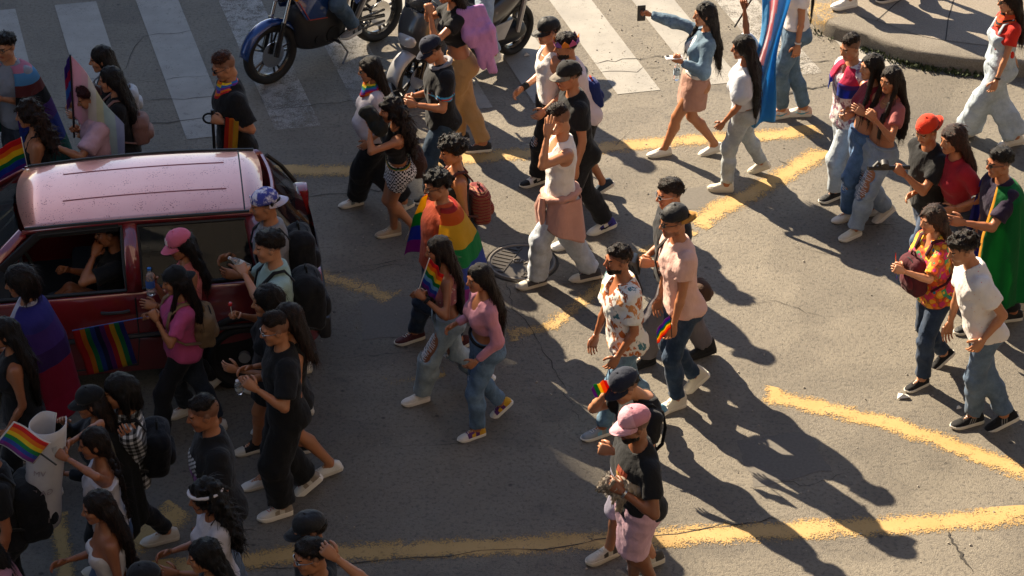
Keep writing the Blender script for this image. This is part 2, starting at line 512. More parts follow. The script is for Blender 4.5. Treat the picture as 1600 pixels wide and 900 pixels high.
def head_template(sex):
    h = .0075
    F = Field((-.105, -.13, -.2), (.105, .14, .135), h)
    m = 1.0 if sex == 'm' else 0.93
    F.add(ell((0, -.014, .03), (.076, .098, .089)), .02)
    F.add(ell((0, .03, -.045), (.06 * m, .062, .072)), .035)
    F.add(cone((-.04 * m, .02, -.075), (-.01, .068, -.1), .024, .017), .03)
    F.add(cone((.04 * m, .02, -.075), (.01, .068, -.1), .024, .017), .03)
    F.add(cone((-.012, .066, -.1), (.012, .066, -.1), .02 * m, .02 * m), .02)
    for s in (-1, 1):
        F.add(ell((s * .04, .058, -.026), (.026, .03, .026)), .03)
        F.sub(ell((s * .031, .103, .006), (.017, .014, .011)), .012)
        F.add(ell((s * .031, .081, .005), (.0125, .0125, .0125)), .003)
        F.add(ell((s * .08, -.008, -.004), (.011, .022, .033), rotx(.2)), .012)
    F.add(cone((-.036, .081, .024), (.036, .081, .024), .013, .013), .018)
    F.add(cone((0, .088, .02), (0, .113, -.026), .008, .0135), .012)
    F.add(cone((-.013, .1, -.029), (.013, .1, -.029), .0095, .0095), .01)
    F.add(ell((0, .09, -.056), (.021, .012, .0065)), .006)
    F.add(ell((0, .089, -.068), (.018, .012, .007)), .006)
    F.add(cone((0, -.024, -.05), (0, -.03, -.1), .05 * m, .048 * m), .03)
    v, q = F.net()
    c = v[q].mean(1)
    mi = np.zeros(len(q), int)
    ax = np.abs(c[:, 0])
    mi[(ax < .024) & (c[:, 1] > .083) & (c[:, 2] < -.05) & (c[:, 2] > -.075)] = 1
    mi[(ax > .012) & (ax < .05) & (c[:, 1] > .07) & (c[:, 2] > .0185) & (c[:, 2] < .031)] = 4
    e = (np.abs(ax - .031) < .0125) & (np.abs(c[:, 2] - .005) < .008) & (c[:, 1] > .08)
    mi[e] = 2
    mi[e & (np.abs(ax - .031) < .0062)] = 3
    b = ((c[:, 2] < -.048 - .25 * np.clip(.06 - c[:, 1], 0, .1)) & (c[:, 2] > -.122) & (c[:, 1] > -.005) & (mi == 0))
    b |= (ax < .03) & (c[:, 1] > .08) & (c[:, 2] < -.037) & (mi == 0)
    mi[b] = 5
    mi[(mi == 0) & (c[:, 2] > .012 + .56 * c[:, 1]) & (c[:, 1] < .07)] = 6
    return v, q, mi
HEADS = {s: head_template(s) for s in 'mf'}

def hand_template(pose):
    curl = {'r': (.35, .45, .35), 'g': (1.25, 1.35, .8), 'o': (.05, .1, .1), 'p': (.75, .8, .5)}[pose]
    V, F = [], []
    def put(v, f):
        b = len(V); V.extend(v); F.extend([tuple(i + b for i in q) for q in f])
    # palm
    P = [(0, -.012, 0), (0, .012, 0), (0, .045, -.001), (0, .08, -.002), (0, .098, -.004)]
    Wd = [(.026, .021), (.031, .0195), (.041, .018), (.042, .0155), (.038, .011)]
    v, f = [], []
    n = 10
    for p, (w, t) in zip(P, Wd):
        for j in range(n):
            a = 2 * PI * j / n
            v.append(V3(p[0] + w * math.cos(a), p[1], p[2] + t * math.sin(a)))
    for i in range(4):
        for j in range(n):
            f.append((i * n + j, i * n + (j + 1) % n, (i + 1) * n + (j + 1) % n, (i + 1) * n + j))
    f.append(tuple(range(n - 1, -1, -1))); f.append(tuple(4 * n + j for j in range(n)))
    f = [q[::-1] for q in f]
    put(v, f)
    for i, (x, L, r) in enumerate(((.031, .07, .0088), (.0105, .079, .0092), (-.0105, .074, .0088), (-.0305, .057, .0078))):
        p = V3(x, .086 - abs(i - 1) * .003, -.002); a = 0; pts = [p - V3(0, .014, 0), p]; rr = [r, r * 1.05]
        spread = (1.5 - i) * .045
        for s, cu in zip((.46, .3, .24), curl):
            a += cu * (1 + .08 * i)
            d = V3(spread * math.cos(a), math.cos(a), -math.sin(a))
            p = p + nrm(d) * L * s; pts.append(p); rr.append(r * (1.0 - .1 * (len(pts) - 2)))
        pts.append(p + nrm(d) * .005); rr.append(r * .35)
        put(*[list(q) if k == 0 else q for k, q in enumerate(tubegeo(np.array(pts), np.array(rr), 7))])
    tc = {'r': .3, 'g': .9, 'o': .0, 'p': .55}[pose]
    p = V3(.026, .018, -.004)
    d1 = nrm(V3(.75, .7, -.25 - tc * .4)); d2 = nrm(V3(.45 - tc * .5, .9, -.3 - tc)); d3 = nrm(V3(.2 - tc * .9, .9, -.3 - tc))
    pts = [p, p + d1 * .038, p + d1 * .038 + d2 * .03, p + d1 * .038 + d2 * .03 + d3 * .024, p + d1 * .038 + d2 * .03 + d3 * .029]
    put(*tubegeo(np.array(pts), np.array([.014, .0125, .0102, .0088, .003]), 7))
    return np.array(V), F
HANDS = {p: hand_template(p) for p in 'rgop'}

def shoe_geo(high=False, boot=False, slim=1.0):
    sec = [(-.083, .022, .02, .055), (-.076, .03, .0, .082), (-.05, .036, .0, .098), (-.01, .0375, .0, .104), (.03, .039, .0, .098), (.07, .042, .0, .078),
           (.11, .0455, .0, .062), (.15, .044, .0, .054), (.178, .035, .0, .046), (.194, .02, .004, .036), (.2, .008, .01, .028)]
    V, F = [], []; n = 11
    for y, w, z0, z1 in sec:
        if high and y < .06: z1 = z1 + .06 * (1 - max(0, (y + .02)) / .08 if y > -.02 else 1)
        for j in range(n):
            a = PI * j / (n - 1)
            c, s = math.cos(a), math.sin(a)
            zz = .018 + (z1 - .018) * s ** .75
            V.append(V3(w * slim * np.sign(c) * abs(c) ** .6 * (1 - .32 * max(0, s - .5) * 2 * (1 if y < .05 else .5)), y, zz))
    k = len(sec)
    for i in range(k - 1):
        for j in range(n - 1):
            F.append((i * n + j, (i + 1) * n + j, (i + 1) * n + j + 1, i * n + j + 1))
    F.append(tuple(range(n))); F.append(tuple((k - 1) * n + j for j in range(n - 1, -1, -1)))
    F = [q[::-1] for q in F]
    # outline of the sole
    ol = [(w * slim + .004, y) for y, w, _, _ in sec[1:-1]]
    rim = [(x, y) for x, y in ol] + [(0, .207)] + [(-x, y) for x, y in reversed(ol)] + [(0, -.088)]
    return np.array(V), F, rim
SHOE = {(h): shoe_geo(high=h) for h in (False, True)}

def make_shoe(root, O, fdir, pitch, k, side, S):
    """O = point on the ground under the ball of the foot (local), shoe pivots there"""
    V, F, rim = SHOE[bool(S.get('high'))]
    V = V.copy()
    st = S.get('st', .03)
    R = np.stack([np.cross(fdir, V3(0, 0, 1)), fdir, V3(0, 0, 1)], 1) @ rotx(-pitch)
    def T(v):
        v = np.asarray(v, float) * k
        return (v - V3(0, .12 * k, 0)) @ R.T + O
    cu = [srgb(S['c'])]
    mats = [fab(S['c'], S.get('pat'), .6), fab(S.get('acc', S['c']), None, .6), fab(S.get('toe', S['c']), None, .6)]
    c = np.array([V[list(q)].mean(0) for q in F])
    mi = np.zeros(len(F), int)
    if 'acc' in S:
        mi[c[:, 1] < -.025] = 1
        mi[(c[:, 1] > .02) & (c[:, 1] < .09) & (np.abs(c[:, 0]) > .02) & (c[:, 2] < .06)] = 1
    if 'toe' in S: mi[c[:, 1] > .125] = 2
    V[:, 2] += st - .028
    sh = mesh('shoe', T(V), F, mats, root, mi, True)
    n = len(rim); sv, sf = [], []
    for z, g in ((0.0, .96), (.004, 1.0), (st * .8, 1.03), (st, 1.0)):
        for x, y in rim:
            zz = z + (.012 * max(0, (y - .13) / .07) ** 2 if z < .01 else 0)
            sv.append((x * g, y * (1 + (g - 1) * .5), zz))
    for i in range(3):
        for j in range(n): sf.append((i * n + j, i * n + (j + 1) % n, (i + 1) * n + (j + 1) % n, (i + 1) * n + j))
    sf.append(tuple(range(n - 1, -1, -1))); sf.append(tuple(3 * n + j for j in range(n)))
    so = mesh('sole', T(sv), sf, plain('sole_' + S.get('sole', '#d8d2c4'), srgb(S.get('sole', '#d8d2c4')), .7), sh, None, True)
    so.data.set_sharp_from_angle(angle=math.radians(45))
    if S.get('lace', True):
        b = MB()
        for q in range(4):
            y = .055 + .019 * q; zt = np.interp(y, [.03, .07, .11, .15], [.098, .078, .062, .054]) + st - .028
            xs = np.linspace(-.017, .017, 5)
            b.tube(T([(x, y + (.006 if q % 2 else -.003) * x / .017, zt + .0015 - (x / .03) ** 2 * .012) for x in xs]), .0028 * k, 5)
        b.build('laces', fab(S.get('lc', '#e4ded2')), sh)
    if S.get('swoosh'):
        b = MB()
        for sx in (-1, 1):
            pts = [(sx * .041, -.05, .06), (sx * .044, .0, .04), (sx * .0455, .03, .036), (sx * .047, .08, .055)]
            b.tube(T([(x, y, z + st - .028) for x, y, z in pts]), np.array([.002, .006, .007, .003]) * k, 6)
        b.build('side_logo', fab(S['swoosh']), sh)
    if S.get('stripes'):
        b = MB()
        for sx in (-1, 1):
            for q in range(3):
                b.tube(T([(sx * .0425, .02 + q * .02, .032 + st - .028), (sx * .034, .0 + q * .02, .075 + st - .028)]), .004 * k, 6)
        b.build('side_stripes', fab(S['stripes']), sh)
    return sh

def ik(a, c, l1, l2, pole):
    """joint between a and c"""
    d = c - a; L = np.linalg.norm(d); mx = (l1 + l2) * .999
    if L > mx: c = a + d * (mx / L); d = c - a; L = mx
    t = d / L
    x = (l1 * l1 - l2 * l2 + L * L) / (2 * L); hgt = math.sqrt(max(0, l1 * l1 - x * x))
    p = np.asarray(pole, float); p = nrm(p - t * (p @ t))
    return a + t * x + p * hgt, c

class Person: pass
def light_of(c):
    v = [int(c[i:i + 2], 16) for i in (1, 3, 5)]
    return '#%02x%02x%02x' % tuple(min(255, int(q * 1.55 + d)) for q, d in zip(v, (16, 11, 8)))
def lay_on(p, o, shapes, side, mat, name, off):
    for sh_ in shapes:
        pts = []
        for x, z in sh_:
            d = -p.TR[:, 1] * side
            hit, loc, nr_, _ = o.ray_cast(Vector(p.tp(x / p.k, .5 * side, z)), Vector(d))
            if not hit: break
            pts.append(np.array(loc) + np.array(nr_) * off)
        else:
            c = np.mean(pts, 0) + np.array(-d) * .003
            n = len(pts); base_ = [q + d * .012 for q in pts]
            mesh(name, pts + base_ + [c], [(i, (i + 1) % n, 2 * n) for i in range(n)] + [((i + 1) % n, i, n + i, n + (i + 1) % n) for i in range(n)], mat, o, None, False)
PEOPLE = []
def person(label, hd, ft=None, az=196, H=None, sex='m', b=1.0, tone=1, L='d', R='d', Lp=None, Rp=None, lh='r', rh='r', lz=None, rz_=None,
           hyaw=0, hp=8, ht=0, twist=0, top=None, bot=None, shoe=None, hair=None, hc=None, beard=0, cap=None, glasses=None,
           stride=.0, ly=0.0, seat=None, feet3=None, belly=0, jacket=None, h=.0155, extra=None, group=None, name='person', leanx=None, bust=1.0, feet_az=None, pole_knee=None, nolegs=False, hfwd=.03):
    p = Person()
    hc = hc or random.Random(label).choice(['#120d0b', '#150f0c', '#1a110d', '#0f0c0b', '#20140f'])
    a = math.radians(az)
    f = V3(math.cos(a), math.sin(a), 0); r = V3(f[1], -f[0], 0); up = V3(0, 0, 1)
    p.f, p.r = f, r
    feet = [None, None]
    if seat is not None:
        gm = V3(seat[0], seat[1], 0)
        H = H or 1.72
    elif ft is not None:
        pts = []
        for q in ft:
            ph = math.radians(q[2]) if len(q) > 2 else 0
            pts.append(gp(q[0], q[1], .06 * math.sin(ph) + (q[3] if len(q) > 3 else 0)) * V3(1, 1, 0))
        gm = (pts[0] + pts[1]) / 2
        hw = py_(hd[0], hd[1], gm[1] + ly)
        if H is None:
            H = float(np.clip(hw[2] / .937, 1.48, 1.86))
        hw = gp(hd[0], hd[1], .937 * H)
    else:
        H = (H or 1.7) * .965
        hw = gp(hd[0], hd[1], .937 * H)
        gm = V3(hw[0], hw[1], 0) - f * .05
    k = H / 1.75; p.k, p.H = k, H
    p.O = gm
    root = empty(name, gm, label, 'person', group); p.root = root
    if seat is None:
        hcn = hw - gm
        nb = hcn - up * (.16 - max(0, hfwd - .03) * .35) * k - f * hfwd * k
        pg = nb * .35; pg[2] = .49 * H
        U = nrm(nb - pg)
        P = nb - U * .62 * k
    else:
        P = V3(0, 0, seat[2]); U = nrm(V3(0, 0, 1) + f * (seat[3] if len(seat) > 3 else .1))
        nb = P + U * .62 * k; hcn = nb + up * .16 * k + f * .03 * k
    fm = sex == 'f'; b = b * .94
    hipx = (.085 if not fm else .088) * k * (b * .5 + .5)
    l1 = l2 = .402 * k
    # feet
    info = []
    for i in (0, 1):
        sg = -1 if i == 0 else 1
        fa = a + (-sg) * .14 if feet_az is None else math.radians(feet_az[i])
        fd = V3(math.cos(fa), math.sin(fa), 0)
        if feet3 is not None:
            ball = np.asarray(feet3[i][:3], float) - gm; ph = math.radians(feet3[i][3]) if len(feet3[i]) > 3 else 0
        elif ft is not None:
            q = ft[i]; ph = math.radians(q[2]) if len(q) > 2 else 0
            ball = pts[i] - gm + fd * (.06 * k * (math.cos(ph)))
            ball[2] = q[3] if len(q) > 3 else 0
        else:
            ph = 0; s = (1 if i == 0 else -1) * stride
            ball = r * sg * .09 * k + f * (s + .1 * k)
            if s < -.15: ph = .5
        an = ball - fd * .12 * k * math.cos(ph) + up * .12 * k * math.sin(ph) + (up * math.cos(ph) + fd * math.sin(ph)) * .085 * k
        info.append((ball, fd, ph, an))
    if seat is None:
        for _ in range(60):
            ok = True
            for i in (0, 1):
                hj = P + r * (hipx * (-1 if i == 0 else 1))
                if np.linalg.norm(info[i][3] - hj) > (l1 + l2) * .995: ok = False
            if ok: break
            P = P - up * .006; nb = nb - up * .006; hcn = hcn - up * .006
    tw = math.radians(twist)
    rr = nrm(r * math.cos(tw) + f * math.sin(tw)); rr = nrm(rr - U * (rr @ U)); ff = np.cross(U, rr)
    TR = np.stack([rr, ff, U], 1); TO = P - U * .04 * k
    p.TR, p.TO = TR, TO
    def tl(X, Y, Z):
        px, py, pz = X - TO[0], Y - TO[1], Z - TO[2]
        return [px * TR[0, i] + py * TR[1, i] + pz * TR[2, i] for i in range(3)]
    def tp(x, y, z): return TO + TR @ (V3(x, y, z) * k)
    p.tp = tp
    knees, ankles, hips = [], [], []
    for i in (0, 1):
        hj = P + r * (hipx * (-1 if i == 0 else 1)); pole = f + r * (.12 * (-1 if i == 0 else 1))
        if pole_knee is not None: pole = np.asarray(pole_knee[i], float)
        kn, an = ik(hj, info[i][3], l1, l2, pole)
        hips.append(hj); knees.append(kn); ankles.append(an)
    # torso table  z, half width, half depth, forward shift (times k)
    if not fm:
        tab = [(-.03, .07, .07, 0), (.02, .15, .108, -.01), (.09, .162, .114, -.012), (.17, .155, .105, -.004), (.25, .147, .1, .004), (.37, .163, .113, .008),
               (.47, .178, .12, .006), (.53, .176, .108, -.002), (.58, .15, .088, -.012), (.62, .085, .068, -.018), (.67, .055, .055, -.016)]
        shx, ar = .172, 1.0
    else:
        tab = [(-.03, .07, .07, 0), (.02, .158, .112, -.012), (.08, .172, .118, -.014), (.16, .155, .104, -.004), (.25, .125, .09, .002), (.35, .135, .096, .006),
               (.46, .15, .104, .004), (.53, .152, .095, -.004), (.58, .135, .078, -.012), (.62, .075, .058, -.016), (.67, .046, .048, -.016)]
        shx, ar = .148, .84
    tab = np.array(tab); tab[:, 0] *= k
    bw = np.interp(tab[:, 0] / k, [0, .1, .5, .6, .66], [b, b, b ** .8, b ** .4, 1])
    tab[:, 1] *= k * bw; tab[:, 2] *= k * bw; tab[:, 3] *= k
    if belly:
        g = np.exp(-((tab[:, 0] / k - .24) / .12) ** 2) * belly
        tab[:, 2] += g * .5; tab[:, 3] += g * .5
    shx *= k * b ** .6; ar *= k * b ** .7
    sh, el, wr = [], [], []
    hz, hpose = [], (lh, rh)
    for i, (A, pl) in enumerate(((L, Lp), (R, Rp))):
        sg = -1 if i == 0 else 1
        out = rr * sg
        s = TO + TR @ V3(sg * shx, -.008 * k, .562 * k)
        if isinstance(A, str):
            o_ = {'d': (.05, .04, -.54), 'f': (.03, .22, -.49), 'b': (.06, -.2, -.49), 'h': (-.02, .3, -.24), 'c': (-.13, .27, -.16), 'u': (.12, .1, .5), 'x': (.02, .26, -.05), 'k': (.06, .12, -.5)}[A]
            tgt = s + (out * o_[0] + ff * o_[1] + up * o_[2]) * k
        elif len(A) == 4 and A[3] == 'b':
            tgt = s + (out * A[0] + ff * A[1] + up * A[2]) * k
        else:
            tgt = py_(A[0], A[1], gm[1] + TO[1] - A[2]) - gm
        pl = (out * pl[0] + ff * pl[1] + up * pl[2]) if pl is not None else (out * .35 - ff * .75 - up * .6)
        e, w = ik(s, tgt, .295 * k, .258 * k, pl)
        sh.append(s); el.append(e); wr.append(w)
    p.sh, p.el, p.wr = sh, el, wr
    LO = np.min(sh + el + wr + knees + ankles + hips + [TO - .2], axis=0) - .2
    HI = np.max(sh + el + wr + knees + ankles + hips + [nb + .16], axis=0) + .2
    HI[2] = max(HI[2], nb[2] + .08); LO[2] = min(q[2] for q in ankles) - .09
    def leg(i, F_, e=(0, 0, 0), kk=.035):
        lm = (b ** .8) * k * (1.0 if not fm else 1.04)
        F_.add(cone(hips[i], knees[i], .087 * lm + e[0], .053 * lm + e[1]), kk)
        ax = nrm(ankles[i] - knees[i]); bk = -nrm(f - ax * (f @ ax))
        cm = knees[i] + (ankles[i] - knees[i]) * .32 + bk * .014 * k
        F_.add(cone(knees[i], cm, .05 * lm + e[1], .054 * lm + e[1]), .025)
        F_.add(cone(cm, ankles[i], .053 * lm + e[1], .036 * lm + e[2]), .025)
    # ---------------- body
    B_ = Field(LO, HI, h * 1.16)
    B_.add(rings(TO, TR, tab, -.02 * k, .665 * k), .02)
    if not nolegs:
        for i in (0, 1): leg(i, B_); B_.add(cone(ankles[i], info[i][0] + up * .03 * k, .033 * k, .025 * k), .02)
    for sx in (-1, 1): B_.add(ell(tp(sx * .075 * b, -.075 * b, .05), (.09 * k * b, .075 * k * b, .09 * k), TR), .04)
    if fm:
        for sx in (-1, 1): B_.add(ell(tp(sx * .068 * b, .088 * b, .425), (.062 * k * b * bust, .058 * k * b * bust, .062 * k * bust), TR), .03)
    def arm(i, F_, e=(0, 0, 0)):
        F_.add(cone(sh[i], el[i], .052 * ar + e[0], .038 * ar + e[1]), .04)
        mid = el[i] + (wr[i] - el[i]) * .28
        F_.add(cone(el[i], mid, .036 * ar + e[1], .039 * ar + e[1]), .015)
        F_.add(cone(mid, wr[i], .039 * ar + e[1], .025 * ar + e[2]), .015)
    for i in (0, 1): arm(i, B_)
    hs = k * (1.0 if not fm else .97)
    Rh = rotz(a - PI / 2 + math.radians(hyaw)) @ rotx(-math.radians(hp)) @ roty(math.radians(ht))
    nk_r = (.05 if not fm else .042) * k
    B_.add(cone(TO + TR @ V3(0, -.014 * k, .62 * k), hcn + Rh @ (V3(0, -.026, -.07) * hs), nk_r * 1.08, nk_r), .02)
    bv, bq = B_.net()
    VV, FF, MI = [bv], [tuple(q) for q in bq], [0] * len(bq)
    off = len(bv)
    # head
    hs = k * (1.0 if not fm else .97)
    Rh = rotz(a - PI / 2 + math.radians(hyaw)) @ rotx(-math.radians(hp)) @ roty(math.radians(ht))
    p.Rh, p.hs, p.hc = Rh, hs, hcn
    def HP(x, y, z): return hcn + Rh @ (V3(x, y, z) * hs)
    p.HP = HP
    tv, tq, tm = HEADS[sex]
    VV.append((tv * hs) @ Rh.T + hcn); FF += [tuple(q + off) for q in tq]
    tm = tm.copy()
    if not beard: tm[tm == 5] = 0
    MI += list(tm); off += len(tv)
    p.hands = []
    for i in (0, 1):
        sg = -1 if i == 0 else 1
        y = nrm(wr[i] - el[i])
        hint = (lz, rz_)[i]
        z = (rr * sg + up * .25) if hint is None else (rr * sg * hint[0] + ff * hint[1] + up * hint[2])
        z = nrm(z - y * (z @ y)); x = np.cross(y, z) * (1 if i == 0 else -1)
        M = np.stack([x, y, z], 1)
        hv, hf = HANDS[hpose[i]]
        sc = k * (1.04 if not fm else .94)
        VV.append((hv * sc) @ M.T + wr[i])
        FF += [tuple(j + off for j in (q if i == 0 else q[::-1])) for q in hf]; MI += [0] * len(hf); off += len(hv)
        p.hands.append((wr[i] + M @ (V3(0, .085, -.022) * sc), M))
    hm = hairmat(hc)
    st = tint(tone, 'stubble', (.55, .5, .5)) if beard == 1 else hm
    p.body = mesh('body', np.concatenate(VV), FF, [skin(tone), tint(tone, 'lips', (.85, .5, .5)), EYE_W, EYE_D, hm, st, tint(tone, 'scalp', (.42, .4, .42))], root, MI)
    # ---------------- trousers, shorts, skirts
    bk_ = bot or {}
    p.bot = None
    if bk_:
        G = Field(LO, HI, bk_.get('h', h)); inf = bk_.get('inf', .012)
        rise = bk_.get('rise', .16) * k; ln = bk_.get('ln', 1.93)
        t2 = tab.copy(); t2[:, 1:3] += inf
        G.add(rings(TO, TR, t2, -.05 * k, rise), .02)
        rad = bk_.get('r', (.014, .02, .03))           # added to the leg at thigh, knee, hem
        lm = (b ** .8) * k
        if bk_.get('skirt'):
            hem = (-ln * .4) * k
            w0 = bk_.get('w', .2)
            tb = [(hem - .01, w0 * k * b, w0 * .74 * k * b, .01), (-.05 * k, .185 * k * b, .14 * k * b, 0), (.08 * k, .18 * k * b, .128 * k * b, -.012), (rise, .145 * k * b, .102 * k * b, 0)]
            G.add(rings(TO, np.stack([r, f, up], 1), tb, hem, rise), .02)
        else:
            for i in (0, 1):
                hj, kn, an = hips[i], knees[i], ankles[i]
                r0, r1, r2 = .088 * lm + rad[0], .054 * lm + rad[1], .04 * lm + rad[2]
                if ln <= 1:
                    e = hj + (kn - hj) * ln; G.add(cone(hj, e, r0, r0 + (r1 - r0) * ln, fb=True), .03)
                else:
                    G.add(cone(hj, kn, r0, r1), .03)
                    t = ln - 1; e = kn + (an - kn) * t
                    ax = nrm(an - kn); bb = -nrm(f - ax * (f @ ax)) * .012 * k
                    m_ = kn + (e - kn) * .4 + bb
                    rm = max(.056 * lm + rad[1] * .8, r1 + (r2 - r1) * .4)
                    G.add(cone(kn, m_, r1, rm), .03); G.add(cone(m_, e, rm, r2, fb=True), .03)
            for sx in (-1, 1): G.add(ell(tp(sx * .075 * b, -.075 * b, .05), (.09 * k * b + inf, .075 * k * b + inf, .09 * k), TR), .04)
        wa = bk_.get('wr', .008)
        sd = random.Random(label).random() * 20
        def wrk(x, y, z):
            d = wa * noise(x * 10 + sd, y * 10, z * 14 + sd)
            g_ = 0
            for i in (0, 1):
                for J, s_ in ((knees[i], .1), (ankles[i], .13), (hips[i], .1)):
                    g_ = g_ + np.exp(-((x - J[0]) ** 2 + (y - J[1]) ** 2 + (z - J[2]) ** 2) / s_ ** 2)
            rd = 1 - 2.2 * np.abs(noise(x * 7 + sd, y * 7, z * 30 + 12 * x + sd))
            rd2 = 1 - 2.2 * np.abs(noise(x * 17 + sd, y * 17, z * 11 - 9 * y + sd))
            return d - wa * 1.25 * np.clip(g_, 0, 1.2) * rd - wa * .55 * rd2
        G.warp(wrk)
        G.cut(lambda X, Y, Z: tl(X, Y, Z)[2] - rise)
        for (i, t, w, hh) in bk_.get('rips', []):
            a_, b2 = (hips[i], knees[i]) if t < 1 else (knees[i], ankles[i])
            tt = t if t < 1 else t - 1
            c = a_ + (b2 - a_) * tt; ax = nrm(b2 - a_); fo = nrm(f - ax * (f @ ax)); sd_ = np.cross(ax, fo)
            rl = (.088 + (.054 - .088) * t if t < 1 else .055) * lm
            G.sub(ell(c + fo * rl * 1.2 + sd_ * .0, (w * 1.25, .062 * k, hh * 1.2), np.stack([sd_, fo, ax], 1)), .004)
        gv, gq = G.net()
        p.bot = mesh('skirt' if bk_.get('skirt') else ('shorts' if ln < 1.2 else 'trousers'), gv, gq, fab(bk_['c'], bk_.get('pat')), root)
        if bk_.get('pat') in ('denim', 'acid'):
            lay_on(p, p.bot, [[(sx * .085 * b + dx * k, .055 + dz) for dx, dz in ((-.052, .05), (.052, .05), (.05, -.045), (0, -.065), (-.05, -.045))] for sx in (-1, 1)], -1, fab(bk_['c'], bk_['pat']), 'back_pocket', .006)
            lay_on(p, p.bot, [[(-.012, .0), (.012, .0), (.012, .13), (-.012, .13)]], 1, fab(bk_['c'], bk_['pat']), 'fly', .004)
        if bk_.get('rips'):
            m_ = MB(); rg = random.Random(label)
            for (i, t, w, hh) in bk_['rips']:
                a_, b2 = (hips[i], knees[i]) if t < 1 else (knees[i], ankles[i])
                tt = t if t < 1 else t - 1
                c = a_ + (b2 - a_) * tt; ax = nrm(b2 - a_); fo = nrm(f - ax * (f @ ax)); sd_ = np.cross(ax, fo)
                rl = (.088 + (.054 - .088) * t if t < 1 else .055) * lm + rad[1] * .5
                nth = int(hh / .009)
                for q in range(nth):
                    z = (q / max(1, nth - 1) - .5) * 1.8 * hh + rg.uniform(-.004, .004)
                    ww = w * math.sqrt(max(0.05, 1 - (z / hh) ** 2)) * rg.uniform(.8, 1.05)
                    pts = []
                    for u in np.linspace(-1, 1, 6):
                        x_ = u * ww; yy = math.sqrt(max(1e-4, (rl + .006) ** 2 - min(x_ * x_, rl * rl)))
                        pts.append(c + ax * (z + .006 * (1 - u * u) * rg.uniform(-1, 1.5)) + sd_ * x_ + fo * yy)
                    m_.tube(pts, .0026, 5)
            tag(m_.build('frayed_threads', fab('#d9dbe0'), p.bot), None, None, None, 'stuff')
        if not bk_.get('belt') and not bk_.get('band') and bk_.get('pat') in ('denim', 'acid') and min([q_.get('hem', .05) for q_ in ([top] if isinstance(top, dict) else (top or []))] or [1]) > .17: bk_ = dict(bk_, belt=bk_['c'])
        if bk_.get('belt') or bk_.get('band'):
            m_ = MB(); pts = []
            zz = rise - .015 * k
            for q in range(24):
                t_ = 2 * PI * q / 24
                w_, d_ = np.interp(zz, t2[:, 0], t2[:, 1]) + .003, np.interp(zz, t2[:, 0], t2[:, 2]) + .003
                y_ = np.interp(zz, t2[:, 0], t2[:, 3])
                c_, s_ = math.cos(t_), math.sin(t_)
                rr_ = 1 / (abs(c_) ** 2.3 + abs(s_) ** 2.3) ** (1 / 2.3)
                pts.append(TO + TR @ V3(w_ * c_ * rr_, y_ + d_ * s_ * rr_, zz))
            bt = bk_.get('belt') or bk_.get('band')
            for q, cc in enumerate(bt if isinstance(bt, (list, tuple)) else [bt]):
                nn = len(bt) if isinstance(bt, (list, tuple)) else 1
                off_ = (q - (nn - 1) / 2) * .011
                v_, f_ = tubegeo(np.array(pts) + U * off_, np.full(24, .006 if nn > 1 else .013), 6, closed=True)
                mb = MB().add(v_, f_); mb.build('waistband' if nn > 1 else 'belt', fab(cc), p.bot)
    # ---------------- tops
    p.tops = []
    for tk in ([top] if isinstance(top, dict) else (top or [])):
        G = Field(LO, HI, tk.get('h', h)); inf = tk.get('inf', .018) * .85
        kind = tk.get('kind', 'tee'); hem = tk.get('hem', .05) * k; sl = tk.get('sl', .62)
        t2 = tab.copy(); z_ = t2[:, 0] / k
        fl = tk.get('flare', .022 if tk.get('hem', .05) < .17 else .008)
        g = inf + fl * np.clip((.3 - z_) / .3, 0, 1)
        t2[:, 1] += g; t2[:, 2] += g * 1.1
        if tk.get('drape', 1):     # cloth falls straight below the chest
            lw = np.interp(.42 * k, t2[:, 0], t2[:, 1]); ld = np.interp(.42 * k, t2[:, 0], t2[:, 2])
            dr = tk.get('drape', .6)
            m_ = (z_ < .42) & (z_ > .1)
            t2[m_, 1] = np.maximum(t2[m_, 1], t2[m_, 1] * (1 - dr) + lw * .93 * dr)
            t2[m_, 2] = np.maximum(t2[m_, 2], t2[m_, 2] * (1 - dr) + ld * .95 * dr)
        def hemcut(X, Y, Z):
            x, y, z = tl(X, Y, Z)
            return np.where(np.abs(x) < .235 * k * b, hem - z, -1)
        zt = .66 * k
        G.add(rings(TO, TR, t2, hem, zt), .02)
        if fm:
            for sx in (-1, 1): G.add(ell(tp(sx * .068 * b, .088 * b, .425), (.062 * k * b * bust + inf * .8, .058 * k * b * bust + inf * .8, .062 * k * bust + inf * .8), TR), .04)
        if hem < .06 * k:
            for sx in (-1, 1): G.add(ell(tp(sx * .075 * b, -.075 * b, .05), (.09 * k * b + inf + .006, .075 * k * b + inf + .006, .1 * k), TR), .04)
        G.cut(hemcut)
        if sl > 0:
            sr = tk.get('sr', .02)
            for i in (0, 1):
                if tk.get('one') is not None and tk['one'] != i: continue
                pf = tk.get('puff', 0)
                if sl <= 1:
                    e = sh[i] + (el[i] - sh[i]) * sl
                    if pf:
                        mm = sh[i] + (e - sh[i]) * .62
                        G.add(cone(sh[i], mm, .05 * ar + sr, .052 * ar + sr + pf), .03)
                        G.add(cone(mm, e, .052 * ar + sr + pf, .046 * ar + .008, fb=True), .015)
                    else:
                        G.add(cone(sh[i], e, .054 * ar + sr * .8, .054 * ar + (.038 - .052) * ar * sl + sr * 1.25, fb=True), .035)
                else:
                    t = sl - 1; e = el[i] + (wr[i] - el[i]) * t
                    G.add(cone(sh[i], el[i], .053 * ar + sr * .7 + pf, .04 * ar + sr), .035)
                    G.add(cone(el[i], e, .041 * ar + sr, .028 * ar + sr * .75, fb=True), .02)
        nk = tk.get('neck', .028)
